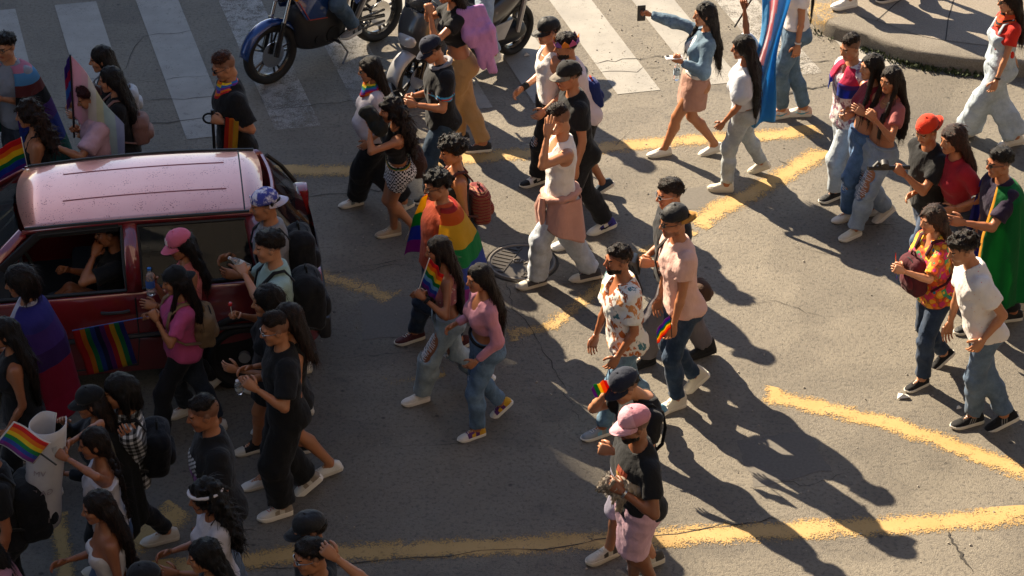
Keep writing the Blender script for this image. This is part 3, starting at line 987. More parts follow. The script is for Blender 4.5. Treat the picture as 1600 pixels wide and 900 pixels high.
        # neckline
        G.sub(ell(tp(0, .01, .655), ((.055 + nk * .45) * k, (.062 + nk * .2) * k, .04 * k), TR), .006)
        if nk > .03: G.sub(ell(tp(0, .085, .63 - nk * .25), ((.03 + nk * .32) * k, .075 * k, (.035 + nk * .7) * k), TR), .006)
        if tk.get('open'):   # open front
            w_ = tk['open']; G.sub(ell(tp(0, .16, .3), (w_ * k, .1 * k, .42 * k), TR), .006)
        if kind in ('tank', 'cami', 'band'):
            for sx in (-1, 1):
                G.sub(ell(tp(sx * (.205 if not fm else .185) * b ** .5, 0, .55), (.07 * k, .15 * k, .13 * k), TR), .006)
            if kind == 'cami':
                def cc(X, Y, Z):
                    x, y, z = tl(X, Y, Z)
                    ok = (np.abs(np.abs(x) - .075 * k) < .011 * k)
                    return np.where(ok, -1, z - .5 * k)
                G.cut(cc)
            if kind == 'band':
                G.cut(lambda X, Y, Z: tl(X, Y, Z)[2] - tk.get('topz', .5) * k)
        if kind == 'off':
            G.cut(lambda X, Y, Z: tl(X, Y, Z)[2] - .535 * k)
        wa = tk.get('wr', .0075); sd = random.Random(label + kind).random() * 20
        def wrk2(x, y, z):
            d = wa * .8 * noise(x * 9 + sd, y * 9, z * 9 + sd)
            rd = 1 - 2.2 * np.abs(noise(x * 13 + sd, y * 13 + 8 * z, z * 7 + sd))
            rd2 = 1 - 2.2 * np.abs(noise(x * 8 - 10 * z, y * 8 + sd, z * 17 + sd))
            g_ = 0
            for i in (0, 1):
                for J in (el[i], sh[i] * .8 + TO * .2):
                    g_ = g_ + np.exp(-((x - J[0]) ** 2 + (y - J[1]) ** 2 + (z - J[2]) ** 2) / .1 ** 2)
            return d - wa * .7 * rd - wa * (.35 + .6 * np.clip(g_, 0, 1)) * rd2
        G.warp(wrk2)
        gv, gq = G.net()
        nm = tk.get('n', 'shirt')
        mats = [fab(tk['c'], tk.get('pat'))]; mi = None
        if tk.get('bands'):      # coloured bands printed across: (z0, z1, colour)
            lz_ = (gv[gq].mean(1) - TO) @ TR[:, 2] / k; mi = np.zeros(len(gq), int)
            for q, (z0, z1, cc) in enumerate(tk['bands']):
                mats.append(fab(cc)); mi[(lz_ > z0) & (lz_ < z1)] = q + 1
        o = mesh(nm, gv, gq, mats, root, mi)
        p.tops.append(o)
    # ---------------- shoes
    p.shoes = []
    if shoe and not nolegs:
        for i in (0, 1): p.shoes.append(make_shoe(root, info[i][0], info[i][1], info[i][2], k * (1.0 if not fm else .95), i, shoe if isinstance(shoe, dict) else shoe[i]))
    # ---------------- hair
    p.capped = bool(cap); p.hcol = hc
    if hair: make_hair(p, hair, hm, label)
    if cap: make_cap(p, **cap)
    if glasses: make_glasses(p, glasses)
    PEOPLE.append(p)
    return p

def make_hair(p, hair, hm, label):
    kind = hair if isinstance(hair, str) else hair['k']
    P = {} if isinstance(hair, str) else hair
    hs, HP, Rh, hcn = p.hs, p.HP, p.Rh, p.hc
    sd = random.Random(label).random() * 30; rg = random.Random(label + 'h')
    ln = P.get('len', 0) * p.k
    lo, hi = hcn - V3(.26, .26, .2 + ln) , hcn + V3(.26, .26, .24)
    if kind in ('long', 'curly_long', 'pony', 'braid'): lo = lo - V3(.12, .12, .05); hi = hi + V3(.12, .12, 0)
    F = Field(lo, hi, .0105)
    def hl(X, Y, Z):
        px, py, pz = X - hcn[0], Y - hcn[1], Z - hcn[2]
        return [(px * Rh[0, i] + py * Rh[1, i] + pz * Rh[2, i]) / hs for i in range(3)]
    capt = .75 if p.capped else 1.0
    t = capt * P.get('t', {'short': .012, 'fade': .008, 'curly': .03, 'afro': .055, 'long': .015, 'curly_long': .03, 'pony': .012, 'braid': .012, 'bob': .022}[kind])
    F.add(ell(HP(0, -.016, .032), np.array((.076 + t, .098 + t, .09 + t)) * hs, Rh), .01)
    if kind in ('short', 'fade', 'curly', 'afro'):
        q = P.get('quiff', .012)
        if p.capped: q = 0
        if kind == 'fade':
            if q: F.add(ell(HP(0, -.008, .075), np.array((.07, .094, .056 + q)) * hs, Rh), .012)
        elif q: F.add(ell(HP(0, .015, .07), np.array((.066, .08, .055 + q)) * hs, Rh), .03)
        n0 = .005 if kind in ('short', 'fade') else .0
        def cutf(X, Y, Z):
            x, y, z = hl(X, Y, Z)
            lim = .024 + .56 * y - n0
            if kind == 'fade': lim = np.maximum(lim, .046 - .25 * np.clip(y, -1, 0) * 0)
            if kind in ('curly', 'afro'): lim = .03 + .5 * y + .01 * np.sin(y * 120) - (.02 if kind == 'afro' else 0)
            fr = P.get('fringe', 0)
            lim = np.where(y > .06, np.maximum(.066 - fr, lim - fr), lim)
            return (lim - z) * hs
        # the hair thins out towards the hairline
        X_ = F._xyz((slice(None),) * 3); d_ = np.clip(cutf(*X_) / hs + (.045 if kind in ('short', 'fade') else .03), 0, None) / (.045 if kind in ('short', 'fade') else .03)
        F.F = (F.F + np.clip(d_, 0, 1.2) * (t + (.012 if kind == 'fade' else .004)) * hs * (.9 if kind in ('short', 'fade') else .5)).astype(np.float32)
        F.cut(cutf)
        if p.capped: F.cut(lambda X, Y, Z: (hl(X, Y, Z)[2] - .05) * hs)
        amp, fq = {'short': (.011, 48), 'fade': (.009, 52), 'curly': (.02, 42), 'afro': (.026, 36)}[kind]
        F.warp(lambda x, y, z: amp * noise(x * fq + sd, y * fq, z * fq) + amp * .5 * noise(x * fq * 2.1, y * fq * 2.1 + sd, z * fq * 2.1))
    else:
        F.add(ell(HP(0, -.045, -.03), np.array((.082 + t * .6, .065 + t, .1)) * hs, Rh), .04)
        if kind == 'bob':
            for sx in (-1, 1):
                F.add(cone(HP(sx * .074, -.02, .0), HP(sx * .082, -.015, -.13), .032 * hs, .03 * hs), .03)
            F.add(cone(HP(0, -.08, 0), HP(0, -.085, -.13), .06 * hs, .055 * hs), .04)
        F.sub(ell(HP(0, .107, -.045), np.array((.066, .085, .112)) * hs, Rh), .012)
        F.sub(ell(HP(0, .05, -.16), np.array((.066, .075, .09)) * hs, Rh), .012)
        f, r, k = p.f, p.r, p.k
        bf, br, U = p.TR[:, 1], p.TR[:, 0], p.TR[:, 2]
        if kind in ('long', 'curly_long'):
            wd = P.get('w', .085); cu = .018 if kind == 'curly_long' else .006
            back = P.get('back', 1.0)
            for q in range(7):
                u = q / 6 * 2 - 1
                a0 = HP(u * .07, -.055 - .03 * (1 - u * u), -.02)
                a1 = p.tp(u * wd * 1.1, -.115 - .02 * (1 - u * u), .555)
                pts = [a0, a1]
                n = 5
                for j in range(1, n + 1):
                    s = j / n
                    pts.append(p.tp(u * wd * (1.1 - .25 * s) + rg.uniform(-cu, cu), -.135 - .02 * s + rg.uniform(-cu, cu), .555) - V3(0, 0, 1) * max(0, (ln / p.k - .1)) * s * p.k * (1 - .12 * abs(u) * rg.random()) * (1 if s < 1 else rg.uniform(.85, 1.05)))
                rad = np.linspace(.038, P.get('tip', .016), len(pts)) * k; rad[0] = .045 * k
                if kind == 'curly_long': rad *= 1.35
                for j in range(len(pts) - 1): F.add(cone(pts[j], pts[j + 1], rad[j], rad[j + 1]), .018)
            for sx, fl in P.get('front', []):      # locks over the shoulder: side, length
                for dx in (0, .022):
                    pts = [HP(sx * .076, .01, .02), HP(sx * .082, .03, -.09), p.tp(sx * (.085 + dx), .09, .545)]
                    for j in (1, 2, 3): pts.append(p.tp(sx * (.088 + dx + rg.uniform(-cu, cu)), .125, .545 - fl * j / 3))
                    for j in range(len(pts) - 1): F.add(cone(pts[j], pts[j + 1], .022 * k * (1 - .1 * j), .022 * k * (1 - .1 * (j + 1))), .012)
        if kind == 'pony':
            pts = [HP(0, -.1, .03), HP(0, -.155, -.0), p.tp(.02, -.16, .55), p.tp(.02, -.15, .55) - V3(0, 0, ln - .1)]
            for j in range(3): F.add(cone(pts[j], pts[j + 1], (.03, .035, .03, .01)[j] * k, (.03, .035, .03, .01)[j + 1] * k), .02)
        if kind == 'braid':
            for sx in (-1, 1):
                a0, a1 = HP(sx * .055, -.07, -.05), p.tp(sx * .095, -.12, .53)
                a2 = p.tp(sx * .085, -.15, .53) - V3(0, 0, ln - .12)
                for j in range(16):
                    s = j / 15
                    c = a0 + (a1 - a0) * min(1, s * 3) if s < 1 / 3 else a1 + (a2 - a1) * (s - 1 / 3) * 1.5
                    F.add(ell(c + br * .006 * (1 if j % 2 else -1), (.026 * k * (1.15 - .5 * s),) * 3), .012)
        if p.capped: F.cut(lambda X, Y, Z: (hl(X, Y, Z)[2] - .052) * hs)
        amp = .022 if kind == 'curly_long' else .0085
        fq = (34, 34, 30) if kind == 'curly_long' else (58, 58, 7)
        F.warp(lambda x, y, z: amp * noise(x * fq[0] + sd, y * fq[1], z * fq[2]) + amp * .5 * noise(x * fq[0] * 2, y * fq[1] * 2 + sd, z * fq[2] * 2))
    v, q = F.net()
    p.hair = mesh('hair', v, q, hm, p.root)
    # separate strands lie over the mass and break up its outline
    rs = np.random.RandomState(rg.randrange(10 ** 6))
    n = {'short': 420, 'fade': 420, 'curly': 420, 'afro': 520, 'long': 950, 'curly_long': 800, 'bob': 700, 'pony': 420, 'braid': 420}[kind]
    if len(q) < 50: return
    fi = rs.randint(0, len(q), n)
    A = v[q[fi]]; c0 = A.mean(1); nr = np.cross(A[:, 2] - A[:, 0], A[:, 3] - A[:, 1]); nr /= np.linalg.norm(nr, axis=1)[:, None] + 1e-9
    top_ = Rh[:, 2]; fwd = Rh[:, 1]
    if kind in ('short', 'fade'): fl = fwd * .5 + top_ * .25 + rs.normal(0, .45, (n, 3)); lift, ll, ww = .22, (.016, .032), .0024
    elif kind in ('curly', 'afro'): fl = rs.normal(0, 1, (n, 3)); lift, ll, ww = .6, (.012, .028), .0032
    else: fl = np.array([0, 0, -1.0]) - .35 * nr * 0 + rs.normal(0, .08 if kind != 'curly_long' else .4, (n, 3)); lift, ll, ww = (.035 if kind != 'curly_long' else .25), (.05, .14), .0024
    if kind in ('long', 'bob', 'pony', 'braid', 'curly_long'):
        hd_ = np.clip((c0 - hcn) @ top_ / (.09 * hs), 0, 1)[:, None]
        fl = fl * (1 - hd_) + hd_ * ((np.array([0, 0, -.7]) - fwd * .8) + rs.normal(0, .12, (n, 3)))
    tg = fl - nr * np.sum(fl * nr, 1)[:, None]; tg /= np.linalg.norm(tg, axis=1)[:, None] + 1e-9
    d1 = tg + nr * lift; d1 /= np.linalg.norm(d1, axis=1)[:, None]
    sdv = np.cross(d1, nr); sdv /= np.linalg.norm(sdv, axis=1)[:, None] + 1e-9
    L_ = rs.uniform(ll[0], ll[1], n)[:, None]; w_ = (ww * rs.uniform(.5, 1.2, n))[:, None]
    if kind not in ('short', 'fade', 'curly', 'afro'): L_ = L_ * np.where(np.linalg.norm(c0 - hcn, axis=1) < .15 * hs, .36, 1)[:, None]
    p0 = c0 - nr * .002; p1 = c0 + d1 * L_ * .5 + nr * .002; p2 = c0 + d1 * L_ * .85 + tg * L_ * .15 - np.array([0, 0, .12]) * L_
    VV_ = np.stack([p0 - sdv * w_, p0 + sdv * w_, p1 + sdv * w_ * .8, p1 - sdv * w_ * .8, p2], 1).reshape(-1, 3)
    FF_ = []
    for j in range(n): b0 = j * 5; FF_ += [(b0, b0 + 1, b0 + 2, b0 + 3), (b0 + 3, b0 + 2, b0 + 4)]
    tag(mesh('strands', VV_, FF_, hairmat(light_of(p.hcol)), p.hair), None, None, None, 'stuff')

def make_cap(p, c='#14171f', back=False, brim=None, logo=None, lc='#d0d0d0', tilt=0, yaw=0, pat=None, bucket=False, under=None, mesh_back=None):
    hs = p.hs
    R = p.Rh @ rotz(math.radians(yaw) + (PI if back else 0)) @ rotx(math.radians(-8 - tilt))
    C = p.hc + p.Rh @ (V3(0, -.012, .052) * hs)
    def T(v): return (np.asarray(v, float) * hs) @ R.T + C
    n, m = 24, 8; V, F = [], []
    for i in range(m):
        a = PI / 2 * i / (m - .5)
        for j in range(n):
            t = 2 * PI * j / n
            seam = 1 - .012 * (abs(((j % 4) / 4) - 0) < .01)
            zf = .098 if math.sin(t) > 0 else .09
            V.append((.092 * math.cos(a) ** .8 * math.cos(t) * seam, .112 * math.cos(a) ** .8 * math.sin(t) * seam, -.006 + zf * math.sin(a) - .012 * (math.sin(t) < -.3) * (1 - i / m)))
    for i in range(m - 1):
        for j in range(n): F.append((i * n + j, i * n + (j + 1) % n, (i + 1) * n + (j + 1) % n, (i + 1) * n + j))
    F.append(tuple((m - 1) * n + j for j in range(n))); F.append(tuple(range(n - 1, -1, -1)))
    mats = [fab(c, pat), fab(mesh_back or c, pat)]
    V = np.array(V); mi = [1 if (V[list(q)].mean(0)[1] < .02) else 0 for q in F]
    cap = mesh('cap', T(V), F, mats, p.root, mi)
    p.cap = cap
    if bucket:
        v, f = [], []
        for i, (rr, z) in enumerate(((.9, 0), (1.0, -.012), (1.25, -.045), (1.24, -.05), (.98, -.018))):
            for j in range(n): v.append((.094 * rr * math.cos(2 * PI * j / n), .114 * rr * math.sin(2 * PI * j / n), z))
        for i in range(4):
            for j in range(n): f.append((i * n + j, i * n + (j + 1) % n, (i + 1) * n + (j + 1) % n, (i + 1) * n + j))
        mesh('brim', T(v), f, mats, cap)
    else:
        v, f = [], []; q = 13
        for s in (0, 1):
            for i in range(5):
                for j in range(q):
                    t = PI * (j / (q - 1)) ; rad = i / 4
                    x = .086 * math.cos(t) * (1 - .06 * rad)
                    y = .112 * math.sin(t) * .78 + .02 + .078 * rad * math.sin(t) ** .6
                    z = -.004 - .016 * rad * rad - .028 * (x / .086) ** 2 * (.3 + .7 * rad) - s * .005
                    v.append((x, y, z))
        for s in (0, 1):
            for i in range(4):
                for j in range(q - 1):
                    a = s * 5 * q + i * q + j; fc = (a, a + 1, a + q + 1, a + q)
                    f.append(fc[::-1] if s == 0 else fc)
        for j in range(q - 1): f.append((4 * q + j, 4 * q + j + 1, 9 * q + j + 1, 9 * q + j))
        mesh('brim', T(v), f, [fab(brim or c)], cap)
    MB().tube([T((0, -.003, .085)), T((0, -.003, .094))], [.009 * hs, .005 * hs], 8).build('button', fab(c), cap)
    if back and not bucket:   # the gap above the strap shows in front
        b_ = MB(); pts = [T((.034 * math.cos(t), -.112 + .004, .005 + .034 * math.sin(t))) for t in np.linspace(0, PI, 9)]
        b_.tube(pts, .004 * hs, 6); b_.build('strap_arch', fab(c), cap)
    if logo:
        tx = bpy.data.curves.new('cap_logo', 'FONT'); tx.body = logo; tx.size = .055 * hs; tx.align_x = 'CENTER'; tx.align_y = 'CENTER'; tx.extrude = .0025; tx.offset = .0012
        o = bpy.data.objects.new('tmp', tx); me = bpy.data.meshes.new_from_object(o); bpy.data.objects.remove(o)
        vv = np.array([q.co[:] for q in me.vertices]); ff = [tuple(q.vertices) for q in me.polygons]
        ang = -vv[:, 0] / (.1 * hs)
        loc = np.stack([-.096 * np.sin(ang), .114 * np.cos(ang) * np.cos(.45) + vv[:, 2] / hs, .04 + vv[:, 1] / hs], 1)
        # follow the dome
        zc = np.clip((loc[:, 2] + .006) / .098, 0, .97); cs = np.cos(np.arcsin(zc)) ** .8
        loc[:, 0] = .094 * cs * np.sin(-ang) * -1; loc[:, 1] = .114 * cs * np.cos(ang) + .001 + vv[:, 2] / hs
        loc[:, 0] *= -1
        mesh('lettering', T(loc), ff, fab(lc), cap, None, False)
    return cap

def make_glasses(p, kind):
    b_ = MB(); e = MB()
    HP = p.HP
    for sx in (-1, 1):
        pts = []
        for j in range(12):
            t = 2 * PI * j / 12
            pts.append(HP(sx * .031 + .022 * math.cos(t), .106 - .012 * (math.cos(t) * sx > .3), .006 + .016 * math.sin(t)))
        v, f = tubegeo(np.array(pts), np.full(12, .0024 * p.hs), 5, closed=True); b_.add(v, f)
        b_.tube([HP(sx * .053, .098, .01), HP(sx * .08, .05, .011), HP(sx * .083, -.005, .008)], .0026 * p.hs, 5)
        if kind != 'clear':
            c = HP(sx * .031, .104, .006)
            vv = [c] + pts; e.add(vv, [(0, j + 1, (j + 1) % 12 + 1) for j in range(12)])
            vv = [q - p.Rh[:, 1] * .002 for q in vv]; e.add(vv, [(0, (j + 1) % 12 + 1, j + 1) for j in range(12)])
    b_.tube([HP(-.01, .108, .01), HP(.01, .108, .01)], .0024 * p.hs, 5)
    o = b_.build('glasses' if kind == 'clear' else 'sunglasses', BLACKPL if kind != 'steel' else STEEL, p.root)
    if kind != 'clear': e.build('lens', LENS, o)
def make_mask_band(p, c, z0=.045, th=.018, n='headband'):
    pts = [p.HP((.094) * math.cos(t), -.014 + .118 * math.sin(t), z0 + .014 * math.sin(t)) for t in np.linspace(0, 2 * PI, 25)[:-1]]
    v, f = tubegeo(np.array(pts), np.full(24, th * .5 * p.hs), 6, closed=True)
    return mesh(n, v, f, fab(c), p.root)
def make_necklace(p, mat, rad=.085, drop=.04, th=.004, name='necklace'):
    pts = [p.tp(rad * math.cos(t) * (.95), -.005 + (rad + .012) * math.sin(t), .632 - drop * (math.sin(t) + 1) * .5 - .01) for t in np.linspace(0, 2 * PI, 29)[:-1]]
    v, f = tubegeo(np.array(pts), np.full(28, th), 5, closed=True)
    return mesh(name, v, f, mat, p.root)
def make_scarf(p, cols, n='neck_scarf'):
    """rolled bandana round the neck with a point on the chest"""
    V, F, M = [], [], []
    ns, nt = 28, 7
    for i in range(ns):
        t = 2 * PI * i / ns
        for j in range(nt):
            s = j / (nt - 1)
            rr = .066 + .05 * s + .006 * math.sin(5 * t + s * 6)
            z = .685 - .085 * s - (.07 * s * max(0, math.sin(t)) ** 2)
            V.append(p.tp(rr * math.cos(t) * 1.0, (rr + .008) * math.sin(t) + .006, z))
    for i in range(ns):
        for j in range(nt - 1):
            F.append((i * nt + j, ((i + 1) % ns) * nt + j, ((i + 1) % ns) * nt + j + 1, i * nt + j + 1)); M.append((j + (i // 5)) % len(cols))
    o = mesh(n, V, F, [fab(c) for c in cols], p.root, M)
    s = o.modifiers.new('thick', 'SOLIDIFY'); s.thickness = .006
    return o
def strap_ring(p, i, t, c, w=.02, n='wristband'):
    a = p.el[i] + (p.wr[i] - p.el[i]) * t; d = nrm(p.wr[i] - p.el[i])
    b_ = MB(); b_.tube([a - d * w, a + d * w], .033 * p.k, 12)
    return b_.build(n, fab(c) if isinstance(c, str) else c, p.root)
# ---------------------------------------------------------------- the street
def asphalt_color(nt, v):
    n1 = tnoise(nt, v, .35, 5, .6); n2 = tnoise(nt, v, 2.6, 6, .65); n3 = tnoise(nt, v, 95, 3, .7); n4 = tnoise(nt, v, 32, 5, .7)
    c = mixc(nt, ramp(nt, [(.3, 0), (.72, 1)], n1), (.172, .153, .124), (.255, .226, .182))
    c = mixc(nt, ramp(nt, [(.33, 0), (.7, 1)], n2), mixc(nt, 1.0, c, (.82, .82, .83), 'MULTIPLY'), c)
    c = mixc(nt, ramp(nt, [(.34, .65), (.5, 0)], n4), c, (.06, .056, .052))
    c = mixc(nt, ramp(nt, [(.6, 0), (.76, .55)], n3), c, (.34, .31, .27))
    st = vor(nt, v, 3.1, 'Distance')
    c = mixc(nt, ramp(nt, [(.035, .7), (.07, 0)], st), c, (.03, .028, .027))
    big = tnoise(nt, v, .9, 3, .5)
    c = mixc(nt, ramp(nt, [(.52, 0), (.56, .5)], big), c, mixc(nt, 1.0, c, (.72, .72, .74), 'MULTIPLY'))
    oil = tnoise(nt, v, 1.7, 6, .7)
    c = mixc(nt, ramp(nt, [(.62, 0), (.72, .6)], oil), c, (.075, .07, .064))
    tyre = tnoise(nt, coords(nt, (.25, 1.6, 1)), 1.1, 4, .6)
    c = mixc(nt, ramp(nt, [(.55, 0), (.75, .35)], tyre), c, (.07, .066, .062))
    return c, n3, n4
def asphalt():
    m, nt, b = nodes('asphalt')
    v = coords(nt)
    c, n3, n4 = asphalt_color(nt, v)
    nt.links.new(c, b.inputs['Base Color'])
    b.inputs['Roughness'].default_value = .82; b.inputs['Specular IOR Level'].default_value = .3
    s = N(nt, 'ShaderNodeMath', operation='ADD'); nt.links.new(n3, s.inputs[0]); nt.links.new(n4, s.inputs[1])
    bump(nt, b, s.outputs[0], .9, .012)
    return m
def paint_mat(name, c, dirt, wear):
    m, nt, b = nodes(name)
    v = coords(nt)
    uv = N(nt, 'ShaderNodeUVMap'); sx = N(nt, 'ShaderNodeSeparateXYZ'); nt.links.new(uv.outputs[0], sx.inputs[0])
    n1 = tnoise(nt, v, 3.0, 5, .6); n2 = tnoise(nt, v, 85, 3, .8); n3 = tnoise(nt, v, 13, 5, .7)
    col = mixc(nt, ramp(nt, [(.3, 0), (.7, 1)], n1), c, dirt)
    col = mixc(nt, ramp(nt, [(.6, 0), (.7, .6)], n3), col, [q * .45 for q in dirt])
    nt.links.new(col, b.inputs['Base Color']); b.inputs['Roughness'].default_value = .75
    # edge of the stroke: v near 0 or 1 wears first
    e = N(nt, 'ShaderNodeMath', operation='PINGPONG'); e.inputs[1].default_value = .5; nt.links.new(sx.outputs[1], e.inputs[0])
    er = ramp(nt, [(0.0, 0.0), (.42, 1)], e.outputs[0])
    n0 = tnoise(nt, v, 5.0, 4, .6)
    a1 = N(nt, 'ShaderNodeMath', operation='MULTIPLY_ADD'); nt.links.new(n2, a1.inputs[0]); a1.inputs[1].default_value = .75; a1.inputs[2].default_value = 0
    a2 = N(nt, 'ShaderNodeMath', operation='MULTIPLY_ADD'); nt.links.new(n3, a2.inputs[0]); a2.inputs[1].default_value = .35; nt.links.new(a1.outputs[0], a2.inputs[2])
    a3 = N(nt, 'ShaderNodeMath', operation='MULTIPLY_ADD'); nt.links.new(n0, a3.inputs[0]); a3.inputs[1].default_value = .3; nt.links.new(a2.outputs[0], a3.inputs[2])
    u6 = N(nt, 'ShaderNodeMath', operation='MULTIPLY_ADD'); nt.links.new(er, u6.inputs[0]); u6.inputs[1].default_value = .22; nt.links.new(a3.outputs[0], u6.inputs[2])
    al = ramp(nt, [(wear, 0), (wear + .035, 1)], u6.outputs[0])
    nt.links.new(al, b.inputs['Alpha'])
    return m
GROUND = mesh('road', [(-400, -300, 0), (400, -300, 0), (400, 700, 0), (-400, 700, 0)], [(0, 1, 2, 3)], asphalt(), None, None, False)
tag(GROUND, 'worn grey asphalt street crossing with cracks and patches', None, None, 'structure')

YEL = paint_mat('yellow_road_paint', (.44, .285, .11), (.36, .225, .07), .785)
YEL2 = paint_mat('yellow_road_paint_worn', (.44, .285, .1), (.36, .225, .07), .94)
YEL3 = paint_mat('yellow_road_paint_half_worn', (.44, .285, .11), (.36, .225, .07), .865)
WHI = paint_mat('white_road_paint', (.3, .285, .255), (.22, .208, .188), .76)
WHI2 = paint_mat('white_road_paint_worn', (.36, .34, .31), (.26, .245, .22), .87)
def stroke(name, px, w, mat, z=.004, n=40):
    """a painted stroke along ground points given by photo pixels"""
    P = np.array([gp(x, y) for x, y in px])[:, :2]
    d = np.r_[0, np.cumsum(np.linalg.norm(np.diff(P, axis=0), axis=1))]
    t = np.linspace(0, d[-1], n); Q = np.stack([np.interp(t, d, P[:, 0]), np.interp(t, d, P[:, 1])], 1)
    T = np.gradient(Q, axis=0); T /= np.linalg.norm(T, axis=1)[:, None]; Nn = np.stack([-T[:, 1], T[:, 0]], 1)
    V, F, UV = [], [], []
    for i in range(n):
        for s in (-1, 1): V.append((*(Q[i] + Nn[i] * s * w / 2), z)); UV.append((t[i], .5 + s * .5 * min(1, 1) if 2 < i < n - 3 else (.5 + s * (.5 - .16 * max(0, min(3, 3 - min(i, n - 1 - i)))) if False else (.5 + s * .5) * (min(i, n - 1 - i) / 3))))
    for i in range(n - 1): F.append((2 * i + 1, 2 * i, 2 * i + 2, 2 * i + 3))
    o = mesh(name, V, F, mat, GROUND, None, False)
    u = o.data.uv_layers.new(name='UVMap')
    for l in o.data.loops: u.data[l.index].uv = UV[l.vertex_index]
    return o
for px, w, m in (([(408, 272), (545, 265), (740, 247), (930, 232), (1130, 215), (1292, 206)], .28, YEL),
                 ([(1296, 232), (1180, 298), (1080, 352)], .30, YEL),
                 ([(1080, 352), (960, 430), (860, 512), (780, 522)], .26, YEL3),
                 ([(480, 428), (545, 442), (615, 468)], .34, YEL3),
                 ([(1185, 615), (1400, 665), (1620, 745)], .26, YEL),
                 ([(180, 905), (280, 890), (450, 868), (900, 848), (1060, 838), (1300, 826), (1640, 806)], .27, YEL),
                 ([(168, 872), (290, 795)], .34, YEL), ([(88, 800), (98, 860), (110, 930)], .16, YEL),
                 ([(1585, 440), (1600, 500)], .2, YEL), ([(600, 600), (700, 585)], .2, YEL2)):
    stroke('yellow_line', px, w, m)
# zebra crossing: stripe edges run 16.7 degrees left of straight ahead
_sd = V3(-math.sin(math.radians(16.6)), math.cos(math.radians(16.6)), 0)
_zl = [gp(292, 218), gp(363, 212)]
_wa = _zl[1] - _zl[0]
_b0, _b1 = gp(292, 218), gp(964, 148)
_ax = nrm(_b1 - _b0)
for i in range(-3, 9):
    c = _b0 + _ax * (i * .815)
    wd = .42
    ln = 3.15
    V = [c, c + _ax * wd, c + _ax * wd + _sd * ln, c + _sd * ln]
    o = mesh('crossing_stripe', [(q[0], q[1], .004) for q in V], [(0, 1, 2, 3)], WHI2 if i in (1, 2, 7) else WHI, GROUND, None, False)
    u = o.data.uv_layers.new(name='UVMap')
    for l, q in zip(o.data.loops, ((0, .1), (1, .1), (1, .9), (0, .9))): u.data[l.index].uv = (q[0] * .5 + .3, .3 + q[1] * .4)
_far = _b0 + _sd * 3.6                          # the stop line beyond the crossing
o = mesh('stop_line', [(*(_far + _ax * a + _sd * s)[:2], .004) for a, s in ((-3, 0), (.75, 0), (.75, .4), (-3, .4))], [(0, 1, 2, 3)], WHI, GROUND, None, False)
u = o.data.uv_layers.new(name='UVMap')
for l in o.data.loops: u.data[l.index].uv = (.5, .5)

# cracks and seams in the asphalt
CRACK = plain('crack', (.035, .031, .027), .95)
def crack(px, w, seed, jit=.02, sub=7):
    rg = random.Random(seed); P = []
    g = [gp(*q)[:2] for q in px]
    for a, b in zip(g[:-1], g[1:]):
        for i in range(sub):
            q = a + (b - a) * i / sub
            j_ = min(jit, .22 * np.linalg.norm(b - a) / sub); P.append(q + np.array([rg.gauss(0, j_), rg.gauss(0, j_)]) * (i > 0))
    P.append(g[-1]); P = np.array(P)
    T = np.gradient(P, axis=0); T /= np.linalg.norm(T, axis=1)[:, None] + 1e-9; Nn = np.stack([-T[:, 1], T[:, 0]], 1)
    V, F = [], []
    for i in range(len(P)):
        ww = w * .62 * rg.uniform(.2, 1.2) * min(1, .2 + i * .5, .2 + (len(P) - 1 - i) * .5)
        V += [(*(P[i] - Nn[i] * ww / 2), .006), (*(P[i] + Nn[i] * ww / 2), .006)]
    for i in range(len(P) - 1): F.append((2 * i + 1, 2 * i, 2 * i + 2, 2 * i + 3))
    mesh('crack', V, F, CRACK, GROUND, None, False)
for i, (px, w) in enumerate((([(30, 175), (150, 172), (225, 58), (300, 48)], .012), ([(75, 168), (165, 170), (215, 160), (340, 150)], .02), ([(220, 195), (360, 180)], .022),
                 ([(430, 172), (545, 158), (640, 150)], .015), ([(440, 310), (530, 303), (640, 292)], .018), ([(505, 425), (640, 405)], .014),
                 ([(560, 425), (640, 412)], .012), ([(790, 440), (800, 470), (845, 540), (880, 600), (905, 660)], .011), ([(850, 448), (930, 440)], .02),
                 ([(380, 893), (560, 880), (900, 852), (1020, 838), (1180, 818)], .016), ([(1060, 828), (1160, 820), (1230, 806)], .016),
                 ([(1480, 830), (1495, 860), (1520, 895)], .03), ([(780, 368), (850, 362)], .012), ([(1245, 100), (1300, 95)], .025), ([(925, 98), (1010, 92), (1120, 80)], .02),
                 ([(915, 115), (1040, 104)], .014), ([(1225, 150), (1255, 140), (1300, 134)], .05), ([(1340, 350), (1400, 352)], .014),
                 ([(880, 290), (935, 300), (960, 290)], .012), ([(1240, 385), (1300, 400)], .012), ([(700, 460), (790, 445)], .016),
                 ([(540, 560), (640, 550), (700, 560)], .008), ([(600, 700), (760, 690)], .007), ([(960, 230), (985, 205)], .01), ([(1210, 250), (1240, 262)], .012),
                 ([(100, 120), (230, 128), (330, 118)], .01), ([(1100, 480), (1210, 470), (1290, 500)], .008), ([(1130, 730), (1250, 760), (1330, 740)], .008))):
    crack(px, w, i)
